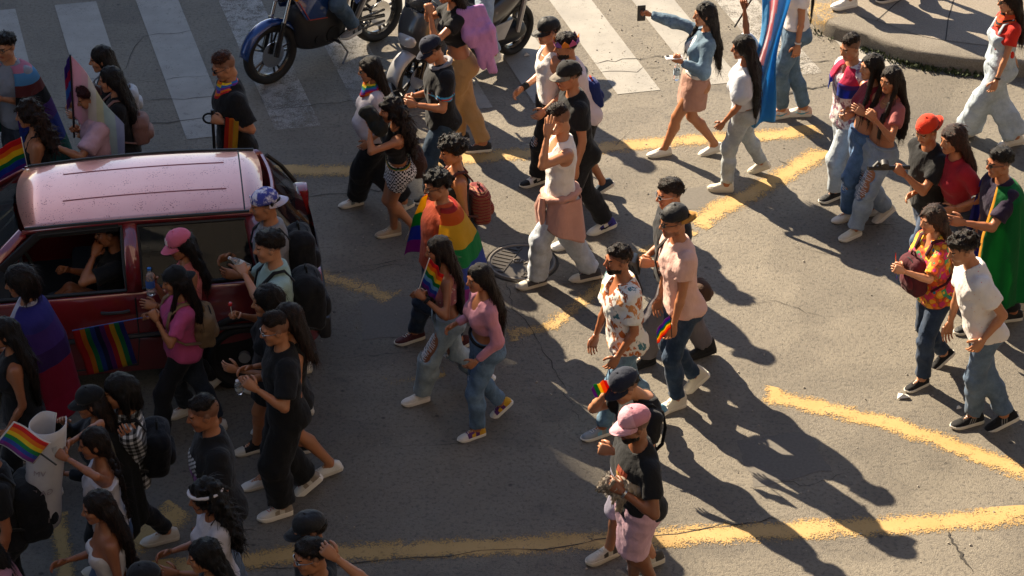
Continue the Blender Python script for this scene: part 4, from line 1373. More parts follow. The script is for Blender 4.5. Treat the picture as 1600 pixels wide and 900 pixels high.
# repaired patches
PATCH = plain('fresh_asphalt', (.115, .104, .09), .9, var=.35, sc=45)
for px in ([(1020, 300), (1105, 292), (1125, 322), (1036, 334)], [(1150, 690), (1262, 672), (1300, 735), (1180, 762)], [(560, 470), (650, 462), (668, 520), (570, 530)]):
    g_ = [gp(*q)[:2] for q in px]; P_ = []; rgp_ = random.Random(px[0][0])
    for i in range(4):
        for s in np.linspace(0, 1, 9)[:-1]: P_.append(g_[i] + (g_[(i + 1) % 4] - g_[i]) * s + np.array([rgp_.gauss(0, .012), rgp_.gauss(0, .012)]))
    mesh('repair_patch', [(*q, .002) for q in P_], [tuple(range(len(P_)))[::-1]], PATCH, GROUND, None, False)
# broken bits on the asphalt
PEB = plain('pebble', (.3, .27, .23), .9)
rg = random.Random(5)
b_ = MB()
for i in range(420):
    x, y = rg.uniform(500, 1600), rg.uniform(20, 890)
    if rg.random() < .45: x, y = rg.uniform(930, 1320), rg.uniform(5, 140)
    g = gp(x, y); s = rg.uniform(.004, .013)
    R_ = rotz(rg.uniform(0, 6)) @ rotx(rg.uniform(0, 1))
    P = np.array([(1, 0, 0), (-1, .1, 0), (0, 1, .1), (.1, -1, 0), (0, 0, .7), (0, 0, -.7)]) * s
    b_.add(P @ R_.T + g + V3(0, 0, s * .4), [(0, 2, 4), (2, 1, 4), (1, 3, 4), (3, 0, 4), (2, 0, 5), (1, 2, 5), (3, 1, 5), (0, 3, 5)])
tag(b_.build('gravel', PEB, None, False, None), 'small loose stones scattered over the asphalt', None, None, 'stuff')
for px, py, s in ((1411, 622, .05), (1498, 640, .02), (823, 88, .03), (775, 100, .025)):
    g = gp(px, py); b_ = MB()
    b_.add([g + V3(-s, -s * .5, .01), g + V3(s, -s * .4, .02), g + V3(s * .8, s * .6, .01), g + V3(-s * .7, s * .7, .025), g + V3(0, 0, .04)], [(0, 1, 4), (1, 2, 4), (2, 3, 4), (3, 0, 4), (3, 2, 1, 0)])
    tag(b_.build('paper_scrap', plain('scrap', (.62, .6, .56), .8), None, False), {1411: 'crumpled pale scrap of paper near the black trainers', 1498: 'small pale scrap between the two right walkers', 823: 'white litter scrap on the crossing behind the scooter', 775: 'pale litter scrap beneath the dark scooter'}[px], 'litter')

# kerb of the traffic island
def island():
    ed = [(1262, -40), (1268, 0), (1274, 20), (1300, 38), (1348, 50), (1398, 69), (1436, 80), (1530, 93), (1620, 97), (1750, 98)]
    P = np.array([gp(x, y, .16)[:2] for x, y in ed])
    d = np.r_[0, np.cumsum(np.linalg.norm(np.diff(P, axis=0), axis=1))]
    n = 60; t = np.linspace(0, d[-1], n); Q = np.stack([np.interp(t, d, P[:, 0]), np.interp(t, d, P[:, 1])], 1)
    ker = np.ones(5) / 5
    Q[2:-2] = np.stack([np.convolve(Q[:, 0], ker, 'valid'), np.convolve(Q[:, 1], ker, 'valid')], 1)
    T = np.gradient(Q, axis=0); T /= np.linalg.norm(T, axis=1)[:, None]; Nn = np.stack([-T[:, 1], T[:, 0]], 1)   # towards the island
    m, nt, b = nodes('kerb_concrete')
    v = coords(nt); n1 = tnoise(nt, v, 90, 4, .7); n2 = tnoise(nt, v, 3, 5, .6)
    c = mixc(nt, ramp(nt, [(.35, 0), (.7, 1)], n1), (.13, .115, .095), (.3, .27, .225))
    c = mixc(nt, ramp(nt, [(.4, 0), (.7, .6)], n2), c, (.12, .105, .085))
    nt.links.new(c, b.inputs['Base Color']); b.inputs['Roughness'].default_value = .9
    bump(nt, b, n1, 1.0, .01)
    V, F = [], []
    rg = random.Random(2)
    prof = [(0, 0), (.01, .12), (.02, .15), (.045, .163), (.32, .166)]
    for i in range(n):
        for a, z in prof:
            j = rg.uniform(-.006, .006) if 0 < z < .16 else 0
            V.append((*(Q[i] + Nn[i] * (a + j - .02)), z))
    k = len(prof)
    for i in range(n - 1):
        for j in range(k - 1): F.append((i * k + j, (i + 1) * k + j, (i + 1) * k + j + 1, i * k + j + 1))
    isl = empty('traffic_island', (0, 0, 0)); tag(isl, 'raised concrete traffic island with rounded kerb', None, None, 'structure')
    mesh('kerb', V, F, m, isl)
    inner = [(*(Q[i] + Nn[i] * .3), .17) for i in range(n)] + [(9, 30, .17), (3.2, 30, .17)]
    m2, nt, b = nodes('pavement_slab')
    v = coords(nt); n1 = tnoise(nt, v, 120, 4, .75); n2 = tnoise(nt, v, 2.2, 5, .6)
    c = mixc(nt, ramp(nt, [(.35, 0), (.68, 1)], n1), (.16, .135, .11), (.34, .3, .25))
    c = mixc(nt, ramp(nt, [(.4, 0), (.75, .5)], n2), c, (.2, .17, .13))
    nt.links.new(c, b.inputs['Base Color']); b.inputs['Roughness'].default_value = .9; bump(nt, b, n1, 1.0, .008)
    mesh('pavement', inner, [tuple(range(len(inner)))], m2, isl, None, False)
    # yellow paint on the nose of the kerb
    o = mesh('kerb_paint', [(*(Q[i] + Nn[i] * a), z) for i in range(8, 17) for a, z in ((-.024, .01), (-.012, .125), (.002, .156), (.03, .168), (.26, .1725))],
             [(q * 5 + j, (q + 1) * 5 + j, (q + 1) * 5 + j + 1, q * 5 + j + 1) for q in range(8) for j in range(4)], YEL2, isl)
    u = o.data.uv_layers.new(name='UVMap')
    for l in o.data.loops: u.data[l.index].uv = (.5, .5)
    bj = MB()
    for i in (22, 34, 46):
        a, c = Q[i] + Nn[i] * .3, Q[i] + Nn[i] * 4
        pts = [V3(*(a + (c - a) * s + T[i] * (.05 * math.sin(9 * s + i))), .1725) for s in np.linspace(0, 1, 9)]
        for q in range(8):
            w_ = V3(*T[i], 0) * .006
            bj.add([pts[q] - w_, pts[q] + w_, pts[q + 1] + w_, pts[q + 1] - w_], [(0, 1, 2, 3)])
    bj.build('slab_joint', CRACK, isl, False, None)
    # weeds in the gutter
    w = MB(); rg = random.Random(9)
    for i in range(420):
        s = rg.randrange(24, 42) if rg.random() < .85 else rg.randrange(8, 20)
        if rg.random() < .3: s = rg.choice((24, 25, 31, 32, 37, 38))
        c = V3(*(Q[s] - Nn[s] * rg.uniform(.015, .1) + T[s] * rg.uniform(-.12, .12)), .0)
        hgt = rg.uniform(.015, .06); a = rg.uniform(0, 6.28); dv = V3(math.cos(a), math.sin(a), 0)
        pw = V3(-math.sin(a), math.cos(a), 0) * rg.uniform(.004, .009)
        w.add([c - pw, c + pw, c + dv * hgt * .5 + V3(0, 0, hgt) + pw * .6, c + dv * hgt * .9 + V3(0, 0, hgt * .9) - pw * .3], [(0, 1, 2, 3)])
    tag(w.build('weeds', plain('weed_leaf', (.03, .045, .014), .8, var=.5, sc=60), None, False, None), 'low green weeds and dirt along the kerb foot', None, None, 'stuff')
island()

def manhole():
    c = gp(815, 411); r = .275
    t = empty('manhole_cover', c, 'round iron manhole cover with raised ribs under the walkers', 'manhole cover')
    IR = plain('cast_iron', (.075, .066, .058), .55, .6, var=.2, sc=60); FR = plain('iron_rim', (.17, .15, .13), .6, .3, var=.2, sc=40)
    b = MB()
    pts = [(r * math.cos(a), r * math.sin(a), .008) for a in np.linspace(0, 2 * PI, 49)[:-1]]
    v, f = tubegeo(np.array(pts), np.full(48, .014), 6, closed=True); b.add(v, f); b.build('rim', FR, t)
    pts = [(1.1 * r * math.cos(a), 1.1 * r * math.sin(a), .003) for a in np.linspace(0, 2 * PI, 49)[:-1]]
    v, f = tubegeo(np.array(pts), np.full(48, .009), 6, closed=True); MB().add(v, f).build('gap', CRACK, t)
    MB().disc((0, 0, .004), (0, 0, 1), r - .012, .012, 48).build('plate', IR, t)
    R_ = rotz(math.radians(-22))
    for i in range(-4, 5):
        y = i * .052; x = math.sqrt(max(0, (r - .03) ** 2 - y * y))
        for a, c2 in ((-x, -.085), (.085, x)):
            if c2 - a < .03: continue
            MB().box(R_ @ V3((a + c2) / 2, y, .012), (c2 - a, .012, .01), R_).build('rib', IR, t, False, None)
    for y in (-.1, .1): pass
    for x in (-.085, .085):
        L = math.sqrt((r - .03) ** 2 - x * x) * 1.9; MB().box(R_ @ V3(x, 0, .012), (.01, L, .01), R_).build('rib', IR, t, False, None)
    tx = bpy.data.curves.new('txt', 'FONT'); tx.body = 'GPA'; tx.size = .085; tx.align_x = 'CENTER'; tx.align_y = 'CENTER'; tx.extrude = .005
    o = bpy.data.objects.new('tmp', tx); me = bpy.data.meshes.new_from_object(o); bpy.data.objects.remove(o)
    vv = np.array([q.co[:] for q in me.vertices]) @ R_.T + V3(0, 0, .014)
    mesh('lettering', vv, [tuple(q.vertices) for q in me.polygons], FR, t, None, False)
manhole()

# ---------------------------------------------------------------- the tall building to the left whose shadow lies over the crowd
def building():
    A, B = gp(490, 60)[:2], gp(905, 840)[:2]
    D = nrm(np.r_[B - A, 0]); nn = V3(-D[1], D[0], 0)                 # nn points right of the shadow edge
    if nn[0] < 0: nn = -nn
    Hb = 36.0
    s = V3(math.cos(SHADOW_AZ), math.sin(SHADOW_AZ), 0) / math.tan(SUN_EL)
    base = np.r_[A, 0] - nn * float((s * Hb) @ nn)                      # facade line
    q0, q1 = base - D * 80, base + D * 2
    t = empty('apartment_block', (q0 + q1) / 2, 'tall plastered apartment block along the side street', 'building')
    O = (q0 + q1) / 2; L = np.linalg.norm(q1 - q0)
    R_ = np.stack([D, nn, V3(0, 0, 1)], 1)
    wm = plain('plaster_wall', (.14, .14, .145), .9, var=.15, sc=1.5); gm_ = plain('window_glass', (.03, .035, .04), .08); fm_ = plain('window_frame', (.6, .58, .54), .6)
    MB().box(R_ @ V3(0, -6, Hb / 2), (L, 12, Hb), R_).build('wall', wm, t, False, None)
    MB().box(R_ @ V3(0, -5.9, Hb + .12), (L + .3, 12.4, .24), R_).build('cornice', fm_, t, False, None)
    wme = bpy.data.meshes.new('window'); 
    for fl in range(11):
        for i in range(16):
            x = -L / 2 + 2 + i * (L - 4) / 15; z = 1.9 + fl * 3.15
            w = MB().box(R_ @ V3(x, .04, z), (1.5, .1, 1.7), R_).build('window', fm_, t, False, None)
            MB().box(R_ @ V3(x, .075, z), (1.3, .06, 1.5), R_).build('pane', gm_, w, False, None)
building()

def near_building():
    """the house from whose balcony the street is seen"""
    t = empty('corner_house', (0, -6.2, 0), 'plastered house with balconies on the near side of the street', 'building')
    wm = plain('house_wall', (.2, .175, .15), .9, var=.12, sc=1.2)
    MB().box((0, 0, 13), (60, 10, 26), None).build('wall', wm, t, False, None)
    MB().box((0, .3, 26.1), (60.6, 10.6, .2), None).build('roof_slab', MAT['window_frame'], t, False, None)
    for fl in range(7):
        for i in range(-6, 7):
            w = MB().box((i * 4.2, 5.03, 2 + fl * 3.3), (1.7, .1, 1.8)).build('window', MAT['window_frame'], t, False, None)
            MB().box((i * 4.2, 5.07, 2 + fl * 3.3), (1.5, .06, 1.6)).build('pane', MAT['window_glass'], w, False, None)
near_building()


def right_blocker():  # added building out of view, put here to block skylight
    t = empty('sky_blocker', (19, 10, 0), 'added unseen dark block right of the street, holding back skylight', 'building')
    wm = plain('blocker_wall', (.1, .075, .065), .9, var=.2, sc=1.2)
    MB().box((0, 0, 9), (10, 30, 18), None).build('wall', wm, t, False, None)
    MB().box((-.1, 0, 18.1), (10.6, 30.6, .2), None).build('roof_slab', MAT['plaster_wall'], t, False, None)
    for fl in range(5):
        for i in range(-4, 5):
            w = MB().box((-5.03, i * 3.4, 2.2 + fl * 3.4), (.1, 1.7, 1.9)).build('window', MAT['plaster_wall'], t, False, None)
            MB().box((-5.07, i * 3.4, 2.2 + fl * 3.4), (.06, 1.5, 1.7)).build('pane', MAT['window_glass'], w, False, None)
right_blocker()
# ---------------------------------------------------------------- flags, bags and hand-held things
RB = ['#d8262c', '#ee7a1f', '#f2cf2c', '#1d8a4c', '#2a4fb0', '#7a2f92']
def cloth(name, P, mats, cellmat, parent=None, th=.003):
    """P[i][j] grid of points"""
    P = np.asarray(P); n, m = P.shape[:2]
    F = [(i * m + j, (i + 1) * m + j, (i + 1) * m + j + 1, i * m + j + 1) for i in range(n - 1) for j in range(m - 1)]
    M = [cellmat(i / (n - 1), j / (m - 1)) for i in range(n - 1) for j in range(m - 1)]
    o = mesh(name, P.reshape(-1, 3), F, mats, parent, M)
    s = o.modifiers.new('thick', 'SOLIDIFY'); s.thickness = th; s.offset = 0
    return o
def stick_flag(label, A, B, hgt, fly, cols, along='h', wave=.012, sag=.02, pole='#16171a', pr=.004, n=22, group=None, pole_extra=0, nw=2.2, tri=None):
    """pole from A (hand end) to B (tip); the cloth hangs on the last hgt of the pole and flies along fly"""
    A, B, fly = V3(*A), V3(*B), V3(*fly)
    t = empty('hand_flag', A, label, 'flag', group)
    d = nrm(B - A)
    MB().tube([A * 0 - d * pole_extra, B - A], pr, 8).build('stick', plain('stick_' + pole, srgb(pole), .5), t)
    nv = nrm(np.cross(d, fly)); W_ = np.linalg.norm(fly)
    P = []
    for i in range(n):
        s = i / (n - 1); row = []
        for j in range(n):
            u = j / (n - 1)
            q = (B - A) - d * hgt * s + fly * u + nv * wave * (math.sin(u * nw * 6.28 + s * 2) * (.25 + u)) + V3(0, 0, -sag * u * u) + d * (.01 * math.sin(u * 5 + s) * u)
            row.append(q)
        P.append(row)
    k = len(cols)
    mats = [fab(c, None, .8, True) for c in cols]
    def cm(a, b):
        q = a if along == 'h' else b
        if tri and b < tri * (1 - abs(a - .5) * 2): return int(min(k - 1, (b / tri + abs(a - .5)) * 3)) % k
        return min(k - 1, int(q * k + 1e-6))
    cloth('cloth', P, mats, cm, t, .002)
    return t
def hang_cloth(name, p, cols, A0, A1, hem, axis='s', spread=1.0, z0=.615, folds=7, amp=.02, parent=None, bounds=None, skew=0, n=44, flare=.1, seed=0, shl=.23):
    """cape over the shoulders: theta A0..A1 measured from straight back, hem = height of the lower edge in body units"""
    rg = random.Random(seed)
    P = []
    ph = rg.uniform(0, 6)
    up = V3(0, 0, 1)
    for i in range(n):
        s = i / (n - 1); row = []
        for j in range(n):
            u = j / (n - 1)
            th = math.radians(A0 + (A1 - A0) * u)
            hm = hem + skew * (u - .5)
            L1 = .2
            if s < L1:
                q = s / L1
                w = (.085 + (shl - .085) * q ** .8) * spread; dp = (.075 + .075 * q) * spread
                z = z0 + .02 - .085 * q ** 2.0
                c = p.tp(w * math.sin(th), -.012 - dp * math.cos(th), z)
            else:
                q = (s - L1) / (1 - L1)
                w = (shl + flare * q) * spread; dp = (.15 + .06 * min(1, q * 3) + flare * .6 * q) * spread
                fo = amp * q ** .7 * (math.sin(folds * th + ph + 1.5 * q) + .4 * math.sin(folds * 2.3 * th + 2 * ph))
                w += fo; dp += fo
                c = p.tp(w * math.sin(th), -.012 - dp * math.cos(th), z0 - .065)
                c = c - up * (q * (z0 - .065 - hm)) * p.k + up * .01 * math.sin(3 * th + ph) * q
            row.append(c)
        P.append(row)
    k = len(cols)
    bd = bounds or [(i + 1) / k for i in range(k)]
    def cm(a, b):
        q = a if axis == 's' else b
        for i, x in enumerate(bd):
            if q <= x + 1e-6: return i
        return k - 1
    return cloth(name, P, [fab(c, None, .8, True) for c in cols], cm, parent if parent is not None else p.root, .004)
def backpack(p, label, c, c2=None, size=(.3, .17, .44), pos=(0, -.2, .36), front=False, strap='#101114', name='backpack', pat=None, one=None, group=None, tilt=0):
    c2 = c2 or c
    O = p.O + p.tp(*pos)
    t = empty(name, O, label, 'bag', group)
    R_ = p.TR @ rotx(tilt); k = p.k; sx, sy, sz = [q * k for q in size]
    F = Field((-.4, -.4, -.45), (.4, .4, .45), .013)
    sg = -1 if not front else 1
    F.add(rbox((0, 0, -sz * .06), (sx * .5, sy * .5, sz * .42), sy * .3, R_), .02)
    F.add(cone(R_ @ V3(-sx * .2, 0, sz * .28), R_ @ V3(sx * .2, 0, sz * .28), sy * .4, sy * .4), .06)
    F.add(ell((0, sg * sy * .12, -sz * .1), (sx * .42, sy * .52, sz * .34), R_), .03)
    sd = random.Random(label).random() * 9
    F.warp(lambda x, y, z: .009 * noise(x * 13 + sd, y * 13, z * 13) + .005 * noise(x * 30, y * 30 + sd, z * 30))
    v, q = F.net()
    mesh('bag_body', v, q, fab(c, pat), t)
    F = Field((-.4, -.4, -.45), (.4, .4, .45), .014)
    yo = sg * sy * .48
    F.add(cone(R_ @ V3(-sx * .2, yo, -sz * .2), R_ @ V3(sx * .2, yo, -sz * .2), sy * .26, sy * .26), .03)
    F.add(cone(R_ @ V3(-sx * .2, yo, -sz * .05), R_ @ V3(sx * .2, yo, -sz * .05), sy * .24, sy * .24), .05)
    v, q = F.net(); mesh('pocket', v, q, fab(c2, pat), t)
    b = MB()
    pts = [R_ @ V3(sx * .38 * math.cos(a), sg * sy * .33, sz * .16 + sz * .27 * math.sin(a)) for a in np.linspace(0, PI, 12)]
    b.tube(pts, .005, 5); b.build('zip', fab('#26272b'), t)
    b = MB(); b.tube([R_ @ V3(-.035 * k, 0, sz * .44), R_ @ V3(-.02 * k, 0, sz * .56), R_ @ V3(.02 * k, 0, sz * .56), R_ @ V3(.035 * k, 0, sz * .44)], .008, 6); b.build('grab_handle', fab(strap), t)
    for s in ((-1, 1) if one is None else (one,)):
        g = -1 if front else 1
        pts = [p.tp(s * .08, -.13 * g, .53), p.tp(s * .088, -.06 * g, .64), p.tp(s * .095, .02 * g, .637), p.tp(s * .105, .115 * g, .56), p.tp(s * .12, .145 * g, .44), p.tp(s * .15, .12 * g, .32), p.tp(s * .185, 0, .25), p.tp(s * .15, -.14 * g, .2)]
        V_, F_ = tubegeo(np.array(pts) + p.O - O, np.full(len(pts), .023 * k), 8, True, False, .38, p.TR[:, 0])
        mesh('strap', V_, F_, fab(strap), t)
    return t
def phone(p, i, label, c='#101114', tilt=None):
    C, M = p.hands[i]
    t = empty('phone', p.O + C, label, 'phone')
    R_ = M if tilt is None else tilt
    b = MB(); b.box((0, 0, 0), (.074, .15, .01), R_, 0, .004); b.build('case', plain('phone_' + c, srgb(c), .3), t)
    b = MB(); b.box(R_ @ V3(0, 0, -.0062), (.066, .138, .001), R_); b.build('screen', plain('screen_glass', (.02, .022, .03), .06), t, False, None)
    b = MB(); b.box(R_ @ V3(.018, .05, .007), (.022, .03, .004), R_); b.build('camera_bump', BLACKPL, t, False, None)
    return t
def glassmat(name, c, rough=.05):
    if name in MAT: return MAT[name]
    m, nt, b = nodes(name)
    b.inputs['Base Color'].default_value = c4(c); b.inputs['Transmission Weight'].default_value = .85
    b.inputs['Roughness'].default_value = rough; b.inputs['IOR'].default_value = 1.2
    MAT[name] = m; return m
def tintglass():
    m, nt, b = nodes('car_glass')
    b.inputs['Base Color'].default_value = (.012, .013, .014, 1); b.inputs['Roughness'].default_value = .04; b.inputs['Alpha'].default_value = .72; b.inputs['IOR'].default_value = 1.35
    return m
def bottle(loc, R_, label, cap='#2f6fb5', lab='#3a62ad', s=1.0):
    t = empty('water_bottle', loc, label, 'bottle')
    pr = [(0, .03), (.006, .033), (.05, .033), (.055, .0305), (.06, .033), (.13, .033), (.165, .026), (.185, .0135), (.2, .0135)]
    V, F = [], []; n = 14
    for z, r in pr:
        for j in range(n): V.append(R_ @ V3(r * s * math.cos(2 * PI * j / n), r * s * math.sin(2 * PI * j / n), (z - .1) * s))
    for i in range(len(pr) - 1):
        for j in range(n): F.append((i * n + j, i * n + (j + 1) % n, (i + 1) * n + (j + 1) % n, (i + 1) * n + j))
    F.append(tuple(range(n - 1, -1, -1)))
    mesh('bottle_body', V, F, glassmat('clear_plastic', (.85, .9, .95)), t)
    MB().tube([R_ @ V3(0, 0, .1 * s), R_ @ V3(0, 0, .118 * s)], .0155 * s, 12).build('bottle_cap', fab(cap), t)
    MB().tube([R_ @ V3(0, 0, -.035 * s), R_ @ V3(0, 0, .02 * s)], .0342 * s, 14, cap=False).build('paper_label', fab(lab), t)
    return t
def text_mesh(body, size, ext=.002):
    tx = bpy.data.curves.new('txt', 'FONT'); tx.body = body; tx.size = size; tx.align_x = 'CENTER'; tx.align_y = 'CENTER'; tx.extrude = ext
    o = bpy.data.objects.new('tmp', tx); me = bpy.data.meshes.new_from_object(o); bpy.data.objects.remove(o)
    return np.array([q.co[:] for q in me.vertices]), [tuple(q.vertices) for q in me.polygons]
def decal_points(p, shapes, mats, name, z0=.45, x0=0.0, off=.03):
    """print on the chest: shapes = list of (list of (x, z) outline, material index), laid on the shirt surface"""
    V, F, M = [], [], []
    dg = bpy.context.evaluated_depsgraph_get()
    o = p.tops[-1]
    for outline, m in shapes:
        b = len(V); ok = True; pts = []
        for x, z in outline:
            s = p.tp(x0 + x, .45, z0 + z); d = -p.TR[:, 1]
            hit, loc, nr, idx = o.ray_cast(Vector(s), Vector(d))
            if not hit: ok = False; break
            pts.append(np.array(loc) - d * .004)
        if ok: V += pts; F.append(tuple(range(b, b + len(pts)))); M.append(m)
    if F: mesh(name, V, F, mats, o, M, False)
def print_patch(p, cells, nx, nz, w, hgt, mats, name='chest_print', z0=.42, x0=0.0):
    sh = []
    for i in range(nx):
        for j in range(nz):
            m = cells(i / (nx - 1), j / (nz - 1))
            if m is None: continue
            x, z = (i / nx - .5) * w, (j / nz - .5) * hgt; dx, dz = w / nx, hgt / nz
            sh.append(([(x, z), (x + dx, z), (x + dx, z + dz), (x, z + dz)], m))
    decal_points(p, sh, mats, name, z0, x0)

# ---------------------------------------------------------------- vehicles
RUB = plain('tyre_rubber', (.012, .012, .012), .75, var=.2); BLK = plain('black_paint', (.01, .01, .011), .25, coat=.5); MET = plain('grey_metal', (.3, .3, .31), .35, .9)
DKP = plain('dark_moulding', (.018, .018, .02), .55); CHR = plain('bright_metal', (.65, .65, .66), .18, 1.0); SIL = plain('silver_plastic', (.38, .38, .39), .35, .4)
LAMP = plain('headlamp_glass', (.55, .55, .55), .06, .3, .8); EXH = plain('exhaust_metal', (.07, .068, .065), .4, .8)
def wheel(parent, c, axis, r, w, spokes=5, rim=MET, hub=True, twin=True):
    """tyre, rim and spokes about an axle"""
    c = np.asarray(c, float); a = nrm(axis)
    x, y, _ = frame(a)
    o = empty('wheel', (0, 0, 0)); o.parent = parent
    V, F = [], []; n, m = 40, 10
    prof = [(r * .76, -w * .36), (r * .86, -w * .5), (r * .95, -w * .42), (r, -w * .2), (r * 1.005, 0), (r, w * .2), (r * .95, w * .42), (r * .86, w * .5), (r * .76, w * .36), (r * .74, 0)]
    for i in range(n):
        t = 2 * PI * i / n; d = x * math.cos(t) + y * math.sin(t)
        for q, z in prof: V.append(c + d * q + a * z)
    for i in range(n):
        for j in range(m): F.append((i * m + j, i * m + (j + 1) % m, ((i + 1) % n) * m + (j + 1) % m, ((i + 1) % n) * m + j))
    mesh('tyre', V, F, RUB, o)
    b = MB()
    pts = [c + (x * math.cos(t) + y * math.sin(t)) * r * .745 for t in np.linspace(0, 2 * PI, 37)[:-1]]
    v, f = tubegeo(np.array(pts), np.full(36, w * .2), 6, closed=True); b.add(v, f)
    b.disc(c, a, r * .16, w * .9, 16)
    for i in range(spokes):
        t = 2 * PI * i / spokes
        for dt in ((-.16, .16) if twin else (0,)):
            d0 = x * math.cos(t) + y * math.sin(t); d1 = x * math.cos(t + dt * .9) + y * math.sin(t + dt * .9)
            b.tube([c + d0 * r * .12, c + d1 * r * .74], [w * .13, w * .1], 6)
    b.build('rim', rim, o)
    if hub: MB().disc(c + a * w * .45, a, r * .42, .006, 28).build('brake_disc', CHR, o)
    return o
def loft(secs, mirror=True, closed_ends=True):
    """secs: list of (x, [(y, z), ...]) half outlines, mirrored in y"""
    V, F = [], []
    rows = []
    for x, pr in secs:
        full = [(x, y, z) for y, z in pr]
        if mirror: full += [(x, -y, z) for y, z in reversed(pr) if abs(y) > 1e-6]
        rows.append(len(full)); V += full
    n = rows[0]
    for i in range(len(secs) - 1):
        for j in range(n): F.append((i * n + j, i * n + (j + 1) % n, (i + 1) * n + (j + 1) % n, (i + 1) * n + j))
    if closed_ends: F.append(tuple(range(n - 1, -1, -1))); F.append(tuple((len(secs) - 1) * n + j for j in range(n)))
    return np.array(V), F
def subsurf(o, lv=2):
    s = o.modifiers.new('smooth', 'SUBSURF'); s.levels = lv; s.render_levels = lv
    return o

def motorcycle():
    f = gp(425, 128); r = gp(590, 62)
    f[2] = r[2] = 0
    hd = nrm(f - r); wb = np.linalg.norm(f - r)
    mid = (f + r) / 2
    rz = math.atan2(hd[1], hd[0])
    t = empty('motorcycle', mid, 'blue and black motorcycle halted on the crossing', 'motorcycle', rz=rz)
    k = wb / 1.32
    BL = plain('blue_tank_paint', (.012, .05, .2), .22, .3, 1.0)
    h = wb / 2; R_ = .305 * k
    wheel(t, (h, 0, R_), (0, 1, 0), R_, .1 * k, 5, BLK); wheel(t, (-h, 0, R_), (0, 1, 0), R_, .13 * k, 5, BLK)
    def M(*p): return np.array(p, float) * k
    hk = h / k
    top = M(hk - .3, 0, .98)
    for s in (-1, 1):
        b = MB(); b.tube([M(hk, s * .095, .3), M(hk - .11, s * .095, .62)], .027 * k, 10, 0); b.build('fork_leg', BLK, t)
        b = MB(); b.tube([M(hk - .10, s * .095, .58), M(hk - .26, s * .095, 1.0)], .02 * k, 10); b.build('fork_tube', CHR, t)
    # front mudguard
    V, F = [], []; n = 15
    for i in range(n):
        a = math.radians(12 + 135 * i / (n - 1)); rr = R_ * 1.13
        for j in range(7):
            u = j / 6 * 2 - 1; wv = .075 * k * (1 - .35 * abs(i / (n - 1) - .45))
            V.append((h + rr * math.cos(a) - .03 * k * u * u * math.cos(a), u * wv, R_ + rr * math.sin(a) - .04 * k * u * u))
    for i in range(n - 1):
        for j in range(6): F.append((i * 7 + j, (i + 1) * 7 + j, (i + 1) * 7 + j + 1, i * 7 + j + 1))
    o = mesh('front_mudguard', V, F, BL, t); s = o.modifiers.new('t', 'SOLIDIFY'); s.thickness = .006
    # tank with shrouds
    sec = [(hk - .33, [(0, .72), (.09, .74), (.12, .84), (.07, .93), (0, .94)]), (hk - .42, [(0, .66), (.15, .69), (.19, .86), (.12, 1.02), (0, 1.04)]), (hk - .6, [(0, .66), (.14, .7), (.17, .86), (.12, 1.03), (0, 1.06)]),
           (hk - .78, [(0, .68), (.1, .72), (.12, .82), (.08, .92), (0, .95)]), (hk - .86, [(0, .7), (.07, .72), (.08, .79), (.05, .84), (0, .85)])]
    v, ff = loft([(x * k, [(y * k, z * k) for y, z in pr]) for x, pr in sec]); subsurf(mesh('fuel_tank', v, ff, BL, t))
    for s in (-1, 1):
        v = [M(hk - .2, s * .16, .84), M(hk - .3, s * .2, .62), M(hk - .55, s * .17, .56), M(hk - .62, s * .2, .78), M(hk - .42, s * .22, .8)]
        o = mesh('side_shroud', v, [(0, 1, 4), (1, 2, 4), (2, 3, 4), (3, 0, 4)], BL, t, None, False); q = o.modifiers.new('t', 'SOLIDIFY'); q.thickness = .012
        b = MB(); b.tube([M(hk - .22, s * .205, .83), M(hk - .32, s * .225, .62), M(hk - .55, s * .2, .565)], .005 * k, 5); b.build('shroud_stripe', plain('decal_red', (.4, .05, .04), .4), t)
    # headlamp, indicators, bars
    sec = [(hk - .06, [(0, .82), (.06, .83), (.075, .9), (.05, .96), (0, .97)]), (hk - .15, [(0, .77), (.1, .8), (.12, .9), (.09, 1.0), (0, 1.02)]), (hk - .27, [(0, .8), (.07, .82), (.08, .9), (.06, .97), (0, .98)])]
    v, ff = loft([(x * k, [(y * k, z * k) for y, z in pr]) for x, pr in sec]); hl_ = subsurf(mesh('headlamp_shell', v, ff, BLK, t))
    v, ff = loft([((x + .012) * k, [(y * k * .8, ((z - .9) * .8 + .89) * k) for y, z in pr]) for x, pr in sec[:2]]); subsurf(mesh('headlamp', v, ff, LAMP, hl_))
    b = MB(); b.tube([M(hk - .42, -.36, 1.08), M(hk - .32, -.2, 1.07), M(hk - .3, 0, 1.04), M(hk - .32, .2, 1.07), M(hk - .42, .36, 1.08)], .012 * k, 8); b.build('handlebar', BLK, t)
    for s in (-1, 1):
        b = MB(); b.tube([M(hk - .2, s * .12, .86), M(hk - .2, s * .2, .87)], [.012 * k, .026 * k], 8); b.build('indicator', plain('amber_lens', (.5, .2, .02), .2), t)
        b = MB(); b.tube([M(hk - .35, s * .3, 1.07), M(hk - .33, s * .34, 1.2)], .006 * k, 6); b.disc(M(hk - .33, s * .36, 1.23), (1, 0, .1), .05 * k, .015, 14); b.build('mirror', BLK, t)
    # frame and engine
    b = MB()
    for s in (-1, 1):
        b.tube([M(hk - .34, s * .03, .86), M(hk - .4, s * .12, .42), M(hk - .62, s * .13, .27), M(-.2, s * .12, .3), M(-.28, s * .11, .62), M(hk - .5, s * .05, .82)], .017 * k, 8)
        b.tube([M(-.26, s * .1, .36), M(-hk, s * .11, .305)], .02 * k, 8)
        b.tube([M(-.25, s * .1, .72), M(-hk * 1.05, s * .09, .82)], .014 * k, 8)
    b.build('frame', BLK, t)
    b = MB()
